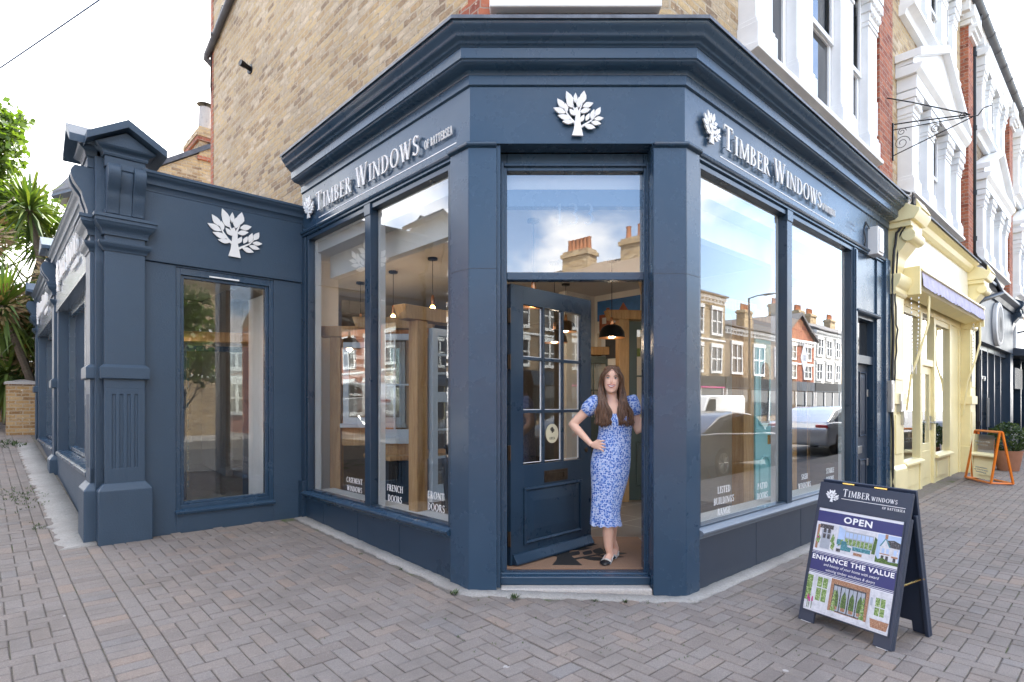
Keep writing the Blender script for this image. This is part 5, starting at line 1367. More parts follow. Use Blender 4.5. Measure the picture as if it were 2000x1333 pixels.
photo(.03, .86, 2.62, 3.12, 'photograph of a red brick house under deep blue sky, high on the showroom wall',
      [(SKYB, rect(0, .35, 1, 1)), (PRED, [(.05, .0), (.9, 0), (.9, .55), (.75, .55), (.62, .85), (.48, .55), (.30, .55), (.30, .75), (.22, .75), (.22, .55), (.05, .55)]), (PWHT, rect(.12, .25, .22, .45)), (PWHT, rect(.34, .25, .44, .45)), (PWHT, rect(.57, .28, .67, .5)), (PGRN, [(.5, 0), (1, 0), (1, .25), (.85, .3), (.7, .18), (.55, .2)])])
photo(.03, .86, 2.18, 2.60, 'photograph of a black front door in a cream doorway, low on the showroom wall',
      [(PCRM, rect(0, 0, 1, 1)), (PWHT, rect(.1, 0, .6, .9)), (PDRK, rect(.2, 0, .5, .8)), (PGRN, rect(.75, 0, 1, .3))])
photo(.92, 1.75, 2.35, 3.10, 'photograph of a white garden room with green leaves on the showroom wall',
      [(PWHT, rect(0, 0, 1, 1)), (PGRN, [(.05, .6), (.3, .85), (.7, .55), (.95, .5), (.9, .35), (.5, .4), (.2, .3)]), (PDRK, rect(.3, .05, .9, .3))])
# pendant lamps with lit bulbs
BULB = emit('lit_filament', (1.0, .50, .16), 8)
COPIN = plain('copper_lining', (.80, .36, .14), .35, .9, .1)
def pendant(a, b, zb, label, dome=True, watt=1.3):
    p = thing('pendant_lamp', label, 'pendant lamp', (a, b, zb), 'pendant lamps in the showroom')
    MB().lathe((a, b, CZ - .028), [(0, .03), (.06, .03), (.06, .004), (.05, 0), (0, 0)], 20).build('ceiling_rose', BLACKM, p, smooth=True)
    MB().tube([(a, b, CZ), (a, b, zb + .2)], .004, 6).build('flex', CABLE, p)
    MB().lathe((a, b, zb + .10), [(0, .12), (.012, .12), (.02, .10), (.024, .06), (.024, .0), (0, 0)], 16).build('bulb_holder', COPPER, p, smooth=True)
    bz = zb + .06
    if dome:
        pr = [(.024, .13), (.06, .125), (.115, .095), (.15, .04), (.16, -.03), (.163, -.035), (.157, -.03), (.147, .035), (.112, .088), (.058, .117), (.024, .121)]
        MB().lathe((a, b, zb), pr[:6], 28).build('dome_shade', BLACKM, p, smooth=True, recalc=False); MB().lathe((a, b, zb - .001), pr[5:], 28).build('shade_lining', COPIN, p, smooth=True)
        bz = zb + .03
    MB().ball((a, b, bz), .032, 8, sc=(1, 1, 1.2)).build('bulb', BULB, p, smooth=True)
    l = bpy.data.lights.new('bulb_light', 'POINT'); l.energy = watt; l.color = (1, .80, .58); l.shadow_soft_size = .04
    lo = bpy.data.objects.new('bulb_light', l); COL.objects.link(lo); lo.parent = p; lo.location = (0, 0, bz - zb - .07)
for px, d, zb, lab, dm in ((845, 7.0, 2.55, 'bare bulb pendant nearest the left window corner pilaster', False), (768, 7.7, 2.55, 'bare bulb pendant second from the left window corner pilaster', False), (704, 8.4, 2.55, 'bare bulb pendant farthest behind the left window mullion', False),
                           (1195, 7.1, 2.30, 'black dome pendant lamp hanging beside the oak post above the person', True), (1042, 5.55, 2.42, 'black dome pendant lamp just above the open door', True),
                           (1083, 7.2, 2.25, 'black dome pendant lamp seen through the glazing of the open door', True), (1105, 8.5, 2.55, 'pendant lamp farthest back, over the doorway opening', True)):
    x = (px - 1000) / 1130 * d; a, b = AB(x, d); pendant(a, b, zb, lab, dm)
pendant(1.62, 8.05, 2.32, 'black dome pendant with copper lining inside the side wing', True)
# doormat
def lay(x0, y0, h, build):
    t = MB(); build(t); out = MB(); out.f, out.mi = t.f, t.mi
    for (u, o, v) in t.v:
        a, b = AB(x0 + u, y0 + v); out.v.append((a, b, h + o))
    return out
dm = thing('doormat', 'brown coir doormat with a black tree emblem inside the open door', 'doormat', (*AB(.6, 5.2), .1))
lay(0, 0, .10, lambda t: t.box(F((0, 0), (1, 0), (0, 1)), -.22, 1.27, .001, .014, 4.72, 5.84)).build('mat', COIR, dm, bevel=.003)
lay(.47, 4.80, .114, lambda t: emblem(t, F((0, 0), (1, 0), (0, 1)), 0, 0, .98, .0, .0012, 1)).build('printed_tree', RUBBER, dm)
# ------------------------------------------------------------------ the pavement signs
P1, P2 = Vector((2.015, 4.08)), Vector((2.32, 3.546))         # front feet, in view coordinates
u_ = (P2 - P1).normalized(); BW = (P2 - P1).length; back = Vector((-u_.y, u_.x)); back = back if back.x > 0 else -back
pa, pb = AB(*P1); qa, qb = AB(*P2); ba, bb = AB(*(P1 + back)); 
G1 = Vector((pa, pb)); UU = (Vector((qa, qb)) - G1).normalized(); BK = (Vector((ba, bb)) - G1).normalized()
zg = lambda v: gz(v.x, v.y)
LEAN, HB = .27, .95
class Slope:
    """frame lying in the leaning face of the board: t along, out off the face, z measured up the slope"""
    def __init__(s, o, sgn=1, lean=.27):
        s.lean = lean; s.L = math.hypot(lean, HB); s.o = o; s.sgn = sgn; s.n = None
    def p(s, t, out, z):
        k = z / s.L; g = G1 + UU * t + BK * (s.o + s.sgn * s.lean * k - s.sgn * out * HB / s.L)
        zz = zg(G1) + (zg(G1 + UU * BW) - zg(G1)) * t / BW
        return (g.x, g.y, zz + HB * k + out * s.lean / s.L)
SF = Slope(0); SB = Slope(LEAN + .055 + .185, -1, .185); LS = SF.L
ab = thing('pavement_sign', 'navy A-board pavement sign reading OPEN in front of the right window', 'pavement sign', (*(G1 + UU * BW / 2 + BK * LEAN), zg(G1)))
for nm, S in (('front_board', SF), ('back_board', SB)):
    mb = MB(); inset = 0 if S is SF else .0
    mb.box(S, inset, BW - inset, -.022, 0, .075, LS)
    for a, b in ((0, .11), (BW - .11, BW)): mb.box(S, a, b, -.022, -.0005, .004, .08)
    for a, b in ((0, .022), (BW - .022, BW)): mb.box(S, a, b, -.05, -.0225, .004, LS - .16)
    fb = mb.build(nm, BOARDN, ab, bevel=.003)
    if S is SF: front = fb
for a in (.02, BW - .09): MB().box(SF, a, a + .07, -.018, -.004, .0, .004).build('foot_pad', PLASTW, ab)
for a in (.16, BW - .24):
    t = MB().tube([SF.p(a, -.006, LS + .006), SF.p(a + .08, -.006, LS + .006)], .008, 8); t.build('hinge', BRASS, ab, smooth=True)
MB().tube([SF.p(BW - .012, -.03, .40), SB.p(BW - .012, -.03, .40)], .006, 6).ball(SB.p(BW - .012, -.035, .40), .014, 6).build('stay', BRASS, ab, smooth=True)
# poster, in board units: v runs from 0 (bottom edge of the poster) to 1 (top edge)
v0, v1, h0, h1 = .085, .80, .028, BW - .028
MB().box(SF, h0, h1, .0, .004, v0, v1).build('poster', plain('poster_white', (.74, .75, .78), .30, 0, .02), front)
X = lambda u: h0 + (h1 - h0) * u
V = lambda v: v0 + (v1 - v0) * v
MB().box(SF, h0 - .006, h1 + .006, .0, .0065, v0 - .006, v0).box(SF, h0 - .006, h1 + .006, 0, .0065, v1, v1 + .006).box(SF, h0 - .006, h0, 0, .0065, v0, v1).box(SF, h1, h1 + .006, 0, .0065, v0, v1).build('poster_rim', BOARDN, front)
PN = plain('poster_navy', (.030, .036, .155), .35, 0, .04)
ink = {}
lay_n = [0]
def put(m, pts, o=None):
    lay_n[0] += 1
    ink.setdefault(m.name, [m, MB()])[1].face([SF.p(X(u), (.0045 + .00004 * lay_n[0]) if o is None else o, V(v)) for u, v in pts])
def rr(m, a, b, c, d): put(m, [(a, b), (c, b), (c, d), (a, d)])
PW2, PSK, PG2, PG3, PBR, PTEAL, PGR, PBK, PPK = (plain('poster_' + n, c, .32, 0, v, s) for n, c, v, s in
    (('pale', (.66, .67, .70), .06, 9), ('sky', (.42, .55, .76), .15, 9), ('leaf', (.20, .36, .08), .7, 60), ('hedge', (.05, .13, .03), .6, 40), ('brick', (.42, .20, .10), .3, 60),
     ('teal', (.03, .22, .25), .2, 30), ('grey', (.36, .40, .45), .1, 30), ('black', (.03, .032, .04), .3, 30), ('pink', (.45, .03, .20), .2, 30)))
def printm(name, stops, sc):
    t = NT(name); n = t.noise(sc, 5, .75); t.l(t.ramp(n.outputs['Fac'], stops), t.b.inputs['Base Color']); t.set(Roughness=.3); return t.m
PG2 = printm('poster_foliage', [(.30, (.03, .08, .02)), (.48, (.14, .25, .06)), (.58, (.34, .46, .17)), (.70, (.72, .76, .62))], 95)
PG3 = printm('poster_shrub', [(.35, (.02, .05, .015)), (.52, (.07, .15, .03)), (.68, (.22, .32, .10))], 110)
PBK = printm('poster_dark_print', [(.35, (.02, .022, .028)), (.55, (.06, .062, .07)), (.62, (.20, .20, .21)), (.72, (.45, .44, .42))], 120)  # dark ink of the printed pictures
PBR = printm('poster_brickwork', [(.35, (.20, .09, .05)), (.55, (.40, .21, .12)), (.70, (.58, .42, .32))], 140)
PW2 = printm('poster_pale', [(.3, (.46, .47, .50)), (.5, (.62, .63, .66)), (.7, (.74, .74, .76))], 26)
PTEAL = printm('poster_teal', [(.35, (.02, .12, .15)), (.55, (.06, .26, .30)), (.7, (.30, .45, .48))], 90)
rr(PN, 0, .865, 1, .975); rr(PN, 0, .375, 1, .565); 
for y in (.363, .570): rr(PN, 0, y, 1, y + .006)
# upper strip of pictures: front door, garden room, white house
b, t = .60, .855
rr(PW2, 0, b, .27, t); rr(PBR, .02, b, .05, t - .02); rr(PBK, .05, t - .05, .22, t - .01); rr(PGR, .08, b + .01, .20, t - .06)
for i in range(2):
    for j in range(2): rr(PBK, .10 + .055 * i, b + .11 + .055 * j, .135 + .055 * i, b + .155 + .055 * j)
for c, d in ((.045, .07), (.225, .09), (.235, .03)): put(PG2, [(c - .025, b + d), (c + .015, b + d - .02), (c + .03, b + d + .04), (c, b + d + .08)])
rr(PPK, .035, b + .10, .055, b + .12)
rr(PW2, .275, b, .74, t); put(PSK, [(.29, b + .05), (.37, b + .09), (.37, t - .03), (.29, t)]); put(PG2, [(.30, b + .06), (.36, b + .09), (.36, t - .12), (.30, t - .13)])
rr(PSK, .375, b + .085, .71, t - .04); rr(PG2, .38, b + .09, .70, t - .10)
for k in range(8): rr(PGR, .372 + .047 * k, b + .08, .381 + .047 * k, t - .04)
rr(PGR, .37, t - .105, .71, t - .095); rr(PGR, .37, t - .045, .71, t - .033); put(PW2, [(.29, t), (.74, t), (.72, t - .035), (.37, t - .03)])
put(PTEAL, [(.34, b + .03), (.46, b + .03), (.47, b + .07), (.42, b + .075), (.40, b + .12), (.34, b + .12)]); rr(PTEAL, .48, b + .05, .69, b + .085); rr(PTEAL, .285, b + .08, .33, b + .13); rr(PBR, .50, b + .01, .60, b + .035); rr(PBK, .29, b + .01, .34, b + .04)
put(PG3, [(.70, b + .06), (.74, b + .06), (.75, b + .20), (.72, b + .22)])
rr(PSK, .75, b, 1, t); put(PBK, [(.78, b + .15), (1, b + .15), (1, b + .20), (.93, b + .22), (.86, b + .21)]); rr(PW2, .79, b + .03, .99, b + .15); put(PW2, [(.79, b + .15), (.89, b + .15), (.84, b + .225)])
put(PTEAL, [(.78, b + .15), (.84, b + .235), (.90, b + .15), (.885, b + .15), (.84, b + .215), (.795, b + .15)]); rr(PBR, .83, b + .22, .86, b + .26)
for q in (.81, .86, .94): rr(PSK, q, b + .09, q + .03, b + .135); rr(PBK, q, b + .03, q + .03, b + .07)
rr(PBR, .79, b + .08, .90, b + .088); rr(PBR, .92, b + .065, .99, b + .08); put(PG3, [(.75, b), (1, b), (1, b + .03), (.9, b + .025), (.83, b + .05), (.78, b + .03), (.75, b + .06)])
# lower strip: open casement, folding doors in brick, bathroom
b, t = .01, .355
rr(PW2, 0, b, .29, t); rr(PG2, .0, b + .08, .07, t - .02); rr(PG2, .13, b + .10, .26, t - .02); put(PW2, [(.07, b + .05), (.13, b + .08), (.13, t), (.07, t)]); rr(PW2, .19, b + .1, .20, t); rr(PW2, .13, b + .22, .26, b + .23)
for c, d in ((.05, .07), (.085, .08), (.03, .09)): put(PPK, [(c, b + d), (c + .025, b + d), (c + .02, b + d + .045), (c + .005, b + d + .045)]); put(PG3, [(c + .008, b + .01), (c + .016, b + .01), (c + .016, b + d), (c + .008, b + d)])
rr(PBR, .30, b + .02, .755, t); rr(PBK, .335, b + .05, .72, t - .045)
for k in range(4): rr(PGR, .345 + .094 * k, b + .06, .425 + .094 * k, t - .06)
for k in range(4): put(PG3, [(.35 + .094 * k, b + .10), (.415 + .094 * k, b + .10), (.41 + .094 * k, b + .20), (.385 + .094 * k, b + .26), (.355 + .094 * k, b + .2)]); rr(PBR, .36 + .094 * k, b + .07, .41 + .094 * k, b + .10); rr(PBK, .384 + .094 * k, b + .06, .388 + .094 * k, t - .06)
rr(PW2, .30, b, .755, b + .045)
for c in (.36, .70): 
    for k in range(4): put(PG2, [(c - .03 + .005 * k, b + .05 + .05 * k), (c + .03 - .005 * k, b + .05 + .05 * k), (c + .02 - .004 * k, b + .095 + .05 * k), (c - .02 + .004 * k, b + .095 + .05 * k)])
rr(PW2, .335, b + .01, .385, b + .05); rr(PW2, .675, b + .01, .725, b + .05)
rr(PW2, .765, b, 1, t); rr(PG2, .83, b + .13, .94, t - .06)
for q in (.825, .883, .94): rr(PW2, q - .004, b + .12, q + .004, t - .05)
rr(PW2, .82, b + .20, .945, b + .208); put(PBR, [(.79, b + .10), (1, b + .10), (.98, b + .02), (.81, b + .02)]); rr(PW2, .78, b + .095, 1, b + .11); rr(PGR, .775, t - .14, .80, t - .07)
for nm, (m, mb) in ink.items(): mb.build('poster_picture', m, front)
mb = MB(); O = .0075
sans(mb, SF, X(.5), V(.893), 'OPEN', .042, O, bold=.045, align='c', wsc=1.15, space=1.12)
sans(mb, SF, X(.5), V(.497), 'ENHANCE THE VALUE', .031, O, bold=.045, align='c', wsc=1.12, space=1.12)
sans(mb, SF, X(.5), V(.450), 'and beauty of your home with award', .0185, O, shear=.25, align='c', wsc=.92); sans(mb, SF, X(.5), V(.402), 'winning timber windows & doors', .0185, O, shear=.25, align='c', wsc=.92)
for y in (.385, .553): mb.box(SF, X(.0), X(1), .0071, .0073, V(y), V(y) + .002)
mb.build('poster_lettering', VINYL, front)
mb = MB(); O = .001
emblem(mb, SF, X(.13), LS - .135, .088, .0, O); 
wd = roman(mb, SF, X(.26), LS - .083, '^TIMBER', .052, .0, O, small=.84, squeeze=.92)
roman(mb, SF, X(.26) + wd + .012, LS - .083, 'WINDOWS', .027, .0, O, squeeze=1.02)
mb.box(SF, X(.25), X(.99), 0, O, LS - .103, LS - .0995); roman(mb, SF, X(.99), LS - .128, 'OF BATTERSEA', .016, 0, O, align='r')
mb.build('board_lettering', VINYL, front)
# orange framed mirror sign by the yellow shop
mx0, my0 = 8.62, 10.75
mA = Vector((13.93, 2.08)); mU = Vector((-.835, -.55)); mU = mU.normalized(); mN = Vector((mU.y, -mU.x)); 
if (Vector(AB(0, 0)) - mA).dot(mN) < 0: mN = -mN
ms_ = thing('mirror_sign', 'orange framed mirror A-board on the pavement by the yellow shop', 'pavement sign', (mA.x, mA.y, gz(mA.x, mA.y)))
z0 = gz(mA.x, mA.y)
def mp(t, o, z): g = mA + mU * t + mN * o; return (g.x, g.y, z0 + z)
for sgn in (1, -1):
    f0 = lambda t, z: mp(t, sgn * (.17 - .15 * z / .92), z)
    mb = MB(); r_ = .020
    for p, q in (((0, .02), (0.03, .92)), ((.86, .02), (.83, .92)), ((0, .02), (.86, .02)), ((.03, .92), (.83, .92))): mb.tube([f0(*p), f0(*q)], r_, 4)
    mb.build('frame', ORANGE, ms_)
for t in (0, .86): MB().tube([mp(t, .17, .02), mp(t, -.17, .02)], .018, 4).build('foot_bar', ORANGE, ms_)
pn = [mp(.05, .105, .05), mp(.81, .105, .05), mp(.79, .075, .86), mp(.07, .075, .86)]
mv = Vector((mN.x, mN.y, 0)) * .006
MB().hexa([tuple(Vector(p)) for p in pn] + [tuple(Vector(p) + mv) for p in pn]).build('mirror', MIRROR, ms_)
mb = MB()
for k, (a, b) in enumerate(((.72, .50), (.66, .40), (.24, .40), (.20, .46), (.16, .36))):
    for j in range(6): 
        tt = .42 - b / 2 + b * j / 6; y = a; oo = lambda z: .105 - .030 * (z - .05) / .81 + .0075
        mb.face([mp(tt, oo(y), y), mp(tt + b / 8, oo(y), y), mp(tt + b / 8, oo(y + .02), y + .02), mp(tt, oo(y + .02), y + .02)])
mb.build('faint_writing', VINYLF, ms_)
# ------------------------------------------------------------------ far left: piers, palms, trees, houses
def pier(a, b, w_, h, label, cap=True):
    z = gz(a, b) - .1; t = thing('gate_pier', label, 'gate pier', (a, b, z), 'brick gate piers on the side street')
    MB().box(FAB, a - w_ / 2, a + w_ / 2, b - w_ / 2, b + w_ / 2, z, z + h).build('brickwork', PIERB, t)
    mb = MB(); e = w_ / 2 + .03
    mb.loft([[(a - e, b - e, z + h), (a + e, b - e, z + h), (a + e, b + e, z + h), (a - e, b + e, z + h)], [(a - e, b - e, z + h + .05), (a + e, b - e, z + h + .05), (a + e, b + e, z + h + .05), (a - e, b + e, z + h + .05)],
             [(a - .02, b - .02, z + h + .11), (a + .02, b - .02, z + h + .11), (a + .02, b + .02, z + h + .11), (a - .02, b + .02, z + h + .11)]]); mb.build('coping', STONE, t)
pier(.74, 16.3, .55, 1.15, 'low buff brick gate pier nearest the side wing')
pier(.66, 19.3, .62, 1.85, 'taller buff brick gate pier behind the low one')
pier(.3, 22.8, .6, 1.2, 'farthest buff brick gate pier beside the white gate')
MB().box(FAB, .62, .80, 16.6, 19.0, .7, 1.72).box(FAB, .58, .84, 16.6, 19.0, 1.72, 1.78).solo('garden_wall', PIERB, 'low buff brick garden wall between the gate piers', 'garden wall')
gt = MB()
for k in range(8): gt.box(FAB, .78, .81, 19.75 + k * .33, 19.98 + k * .33, 1.0, 2.05)
gt.box(FAB, .81, .84, 19.7, 22.3, 1.2, 1.3).box(FAB, .81, .84, 19.7, 22.3, 1.8, 1.9); gt.solo('garden_gate', WHITEP, 'white boarded gate between the farther gate piers', 'gate')

def leaves(mb, tones, c, r, n, size, rg, droop=0.0, squash=.8):
    for _ in range(n):
        while True:
            d = Vector((rg.uniform(-1, 1), rg.uniform(-1, 1), rg.uniform(-1, 1)))
            if d.length < 1: break
        p = Vector(c) + Vector((d.x * r, d.y * r, d.z * r * squash))
        ax = Vector((rg.gauss(0, 1), rg.gauss(0, 1), rg.gauss(0, .6) - droop)).normalized(); s = ax.orthogonal().normalized(); s = (Matrix.Rotation(rg.uniform(0, 6.28), 3, ax) @ s)
        L = size * rg.uniform(.6, 1.3); Wd = L * .38
        mb.face([p, p + ax * L * .5 + s * Wd, p + ax * L, p + ax * L * .5 - s * Wd]); tones.append(rg.random())
def finish_leaves(mb, tones, name, mat, parent):
    o = mb.build(name, mat, parent, recalc=False)
    at = o.data.attributes.new('tone', 'FLOAT_COLOR', 'FACE'); at.data.foreach_set('color', np.repeat(np.array(tones, dtype=np.float32), 4)); return o
def tree(name, label, a, b, h, spread, seed, n=5500, leaf=.20, mat=LEAF, z0=None, low=.35, group=None):
    rg = random.Random(seed); z = gz(a, b) - .15 if z0 is None else z0
    t = thing(name, label, 'tree', (a, b, z), group)
    tips = []; mb = MB()
    def limb(p, d, L, r, lvl):
        q = [p]; dd = d.copy()
        for k in range(4):
            dd = (dd + Vector((rg.gauss(0, .12), rg.gauss(0, .12), .05))).normalized(); q.append(q[-1] + dd * L / 4)
        mb.tube(q, [r * (1 - .14 * k) for k in range(5)], 7 if lvl < 2 else 5)
        if lvl >= 3: tips.append(q[-1]); tips.append(q[2]); return
        for k in range(3 if lvl else 5):
            an = rg.uniform(0, 6.28); tl = rg.uniform(.4, .95)
            nd = Vector((math.cos(an) * tl, math.sin(an) * tl, rg.uniform(.25, .9))).normalized()
            limb(q[-1] if k < 2 else q[rg.choice((2, 3))], nd, L * rg.uniform(.55, .72), r * .55, lvl + 1)
    limb(Vector((a, b, z)), Vector((0, 0, 1)), h * low, h * .022, 0)
    mb.build('trunk', BARK, t, smooth=True)
    zmax = max(p.z for p in tips); rmax = max((Vector((p.x - a, p.y - b)).length) for p in tips)
    lm, tn = MB(), []
    per = max(3, n // len(tips))
    for p in tips:
        pp = Vector((a + (p.x - a) * spread / rmax, b + (p.y - b) * spread / rmax, z + (p.z - z) * h * .93 / (zmax - z)))
        leaves(lm, tn, pp, spread * rg.uniform(.16, .30), int(per * rg.uniform(.5, 1.5)), leaf, rg, .3)
    finish_leaves(lm, tn, 'crown', mat, t); return t
tree('leafy_tree', 'tall bright green leafy tree at the far left edge', -.55, 23.6, 9.7, 3.0, 5, n=26000, leaf=.18)
tree('leafy_tree', 'dark green tree behind the palms on the side street', 4.2, 27.5, 6.2, 3.0, 8, n=5000, leaf=.28, mat=LEAFD)
def palm(a, b, h, seed, label, heads=3, plume=2, sc=1.0):
    rg = random.Random(seed); z = gz(a, b) - .15; t = thing('cabbage_palm', label, 'palm', (a, b, z), 'cabbage palms behind the garden wall')
    tr, bl, tn, pl, pt_ = MB(), MB(), [], MB(), []
    for k in range(heads):
        top = Vector((a + rg.uniform(-.9, .9), b + rg.uniform(-.9, .9), z + h * (1 - .26 * k)))
        tr.tube([(a, b, z), Vector((a, b, z)).lerp(top, .5) + Vector((rg.uniform(-.2, .2), rg.uniform(-.2, .2), 0)), top], [.09, .08, .07], 8)
        for i in range(170):
            an = rg.uniform(0, 6.28); el = rg.uniform(-1.0, 1.45); L = rg.uniform(.75, 1.15) * sc
            d = Vector((math.cos(an) * math.cos(el), math.sin(an) * math.cos(el), math.sin(el))); s = d.cross(Vector((0, 0, 1))).normalized() * .028 * sc
            m_ = top + d * L * .55 + Vector((0, 0, -.05)); e = top + d * L + Vector((0, 0, -.30 * L * math.cos(el)))
            bl.face([top - s * .5, top + s * .5, m_ + s, m_ - s]); bl.face([m_ - s, m_ + s, e + s * .1, e - s * .1]); tn += [rg.random()] * 2
    for k in range(plume):
        c = Vector((a + rg.uniform(-.9, .6), b + rg.uniform(-1.0, .4), z + h * rg.uniform(.45, .95)))
        for i in range(300):
            d = Vector((rg.gauss(0, 1), rg.gauss(0, 1), rg.gauss(-.1, .8))).normalized() * rg.uniform(.15, .48); s = d.orthogonal().normalized() * .022
            p = c + d; e = p + d.normalized() * .12; pl.face([p - s, p + s, e + s, e - s]); pt_.append(rg.random())
    tr.build('trunk', BARK, t, smooth=True); finish_leaves(bl, tn, 'blades', YUCCA, t)
    if plume: finish_leaves(pl, pt_, 'flower_plume', STRAW, t)
palm(1.6, 17.6, 5.4, 1, 'tallest cabbage palm with cream plumes, right behind the side wing end', 3, 3, 1.1)
palm(.55, 18.3, 5.0, 2, 'cabbage palm with drooping blades left of the tallest one', 3, 2, 1.15)
palm(1.25, 16.9, 3.8, 6, 'lower cabbage palm with bushy dry plumes just above the gate pier', 2, 3, 1.15)
palm(.2, 20.8, 4.7, 9, 'cabbage palm at the left edge above the garden gate', 3, 2, 1.15)
palm(2.2, 21.0, 5.0, 12, 'cabbage palm half hidden behind the tallest one', 3, 2, 1.1)
def bush(name, label, a, b, z, r, n, seed, leaf=.09, mat=LEAFD, cat='bush'):
    rg = random.Random(seed); lm, tn = MB(), []; t = thing(name, label, cat, (a, b, z))
    for k in range(14):
        d = Vector((rg.gauss(0, .5), rg.gauss(0, .5), abs(rg.gauss(0, .5)))) * r; leaves(lm, tn, Vector((a, b, z + r * .5)) + d, r * .5, n // 14, leaf, rg)
    finish_leaves(lm, tn, 'foliage', mat, t); MB().tube([(a, b, z - .1), (a, b, z + r)], .03, 6).build('stem', BARK, t); return t
palm(.95, 17.2, 1.9, 15, 'low spiky cabbage palm just behind the garden wall', 2, 1, 1.2)
palm(.35, 19.6, 2.6, 16, 'low spiky cabbage palm over the garden gate', 2, 1, 1.2)
bush('garden_bush', 'bright green shrub spilling over the garden wall', .75, 18.2, 1.2, 1.0, 2600, 5, .11, mat=LEAF)
bush('garden_bush', 'bright green shrub under the palms at the left edge', .15, 21.2, 1.2, 1.3, 2600, 6, .12, mat=LEAF)
bush('garden_bush', 'dark green shrub behind the garden wall near the low pier', 2.3, 17.6, 1.1, 1.3, 2200, 3, .14)
bush('garden_bush', 'dark green shrub filling the gap under the palms', 1.9, 20.4, 1.2, 1.5, 2200, 4, .14)
# house with a corner turret, seen over the wing
th = thing('turret_house', 'red brick house with a slate turret roof seen above the side wing', 'house', (6.0, 32, 1.5))
ca, cb = 4.0, 27.2
mb = MB(); ring = lambda r, z: [(ca + r * math.cos(2 * math.pi * k / 8), cb + r * math.sin(2 * math.pi * k / 8), z) for k in range(8)]
mb.loft([ring(1.5, 1), ring(1.5, 9.2)]); mb.box(FAB, 4.2, 12, 27.4, 36, 1, 9.0); mb.build('wall', REDB, th)
MB().loft([ring(1.95, 9.15), ring(1.95, 9.3), ring(.05, 12.0)]).build('turret_roof', SLATEROOF, th)
MB().loft([ring(1.85, 9.0), ring(1.98, 9.12), ring(1.98, 9.2)]).build('eaves', SLATE, th)
for k in range(3, 7): q = 2 * math.pi * (k + .5) / 8; c = (ca + 1.39 * math.cos(q), cb + 1.39 * math.sin(q)); f_ = F(c, (-math.sin(q), math.cos(q)), (math.cos(q), math.sin(q))); MB().box(f_, -.35, .35, -.02, .05, 6.6, 8.6).build('window', WHITEP, th)
# brick rear house with a coped gable and a banded chimney behind the wing
rh = thing('brick_rear_house', 'yellow brick house end with sloping coping and a red banded chimney', 'house', (4.5, 17.5, 1))
FG = F((3.0, 15.9), (1, 0), (0, -1))
MB().plate(FG, [(-1.0, .5), (6.5, .5), (6.5, 8.6), (2.4, 8.6), (-1.0, 6.3)], -5, 0).build('wall', STOCK, rh)
MB().plate(FG, [(-1.05, 6.3), (2.4, 8.62), (6.5, 8.62), (6.5, 8.72), (2.37, 8.72), (-1.1, 6.40)], -.3, .05).build('coping', LEAD, rh)
ch_ = MB().box(FG, 1.08, 2.1, -1.2, .02, 6.9, 8.40).box(FG, 1.00, 2.18, -1.2, .10, 8.131, 8.24).build('chimney', STOCK, rh)
mb = MB()
for z0, z1, o in ((7.55, 7.64, .05), (8.03, 8.13, .06)): mb.box(FG, 1.08 - o, 2.1 + o, -1.2, .02 + o, z0, z1)
mb.build('brick_band', REDB, ch_); MB().lathe(FG.p(1.30, -.3, 8.4), [(0, 0), (.16, 0), (.14, .62), (.12, .62), (0, .6)], 14).build('chimney_pot', STONE, ch_, smooth=True); MB().tube([FG.p(1.30, -.3, 9.0), FG.p(1.30, -.3, 9.1)], .02, 5).lathe(FG.p(1.30, -.3, 9.1), [(0, .08), (.2, 0), (0, 0)], 12).build('cowl', BLACKM, ch_)
# overhead wire
pw = [Vector(W(*AB(-6.06, 8.5), 7.39)), ]
A1, B1 = Vector((*AB(-3.27, 7.0), 7.52)), Vector((*AB(-17.2, 14.5), 6.9))
A1 = Vector((*AB(-6.06, 8.5), 7.39)); dirw = Vector((*AB(-8.85, 10.0), 7.26)) - A1
pts = []
for k in range(31):
    u = -1.3 + k * .19; p = A1 + dirw * u; pts.append((p.x, p.y, p.z + .012 * (u - .5) ** 2))
MB().tube(pts, .012, 6).solo('overhead_wire', plain('wire_blue', (.05, .09, .17), .5), 'thin overhead wire crossing the sky at upper left', 'wire', smooth=True)
e_ = Vector(pts[-1]); MB().tube([(e_.x, e_.y, -.5), (e_.x, e_.y, e_.z + .6)], [.13, .09], 10).solo('wire_pole', BARK, 'wooden pole that carries the overhead wire on the side street', 'pole', (e_.x, e_.y, -.5), smooth=True)

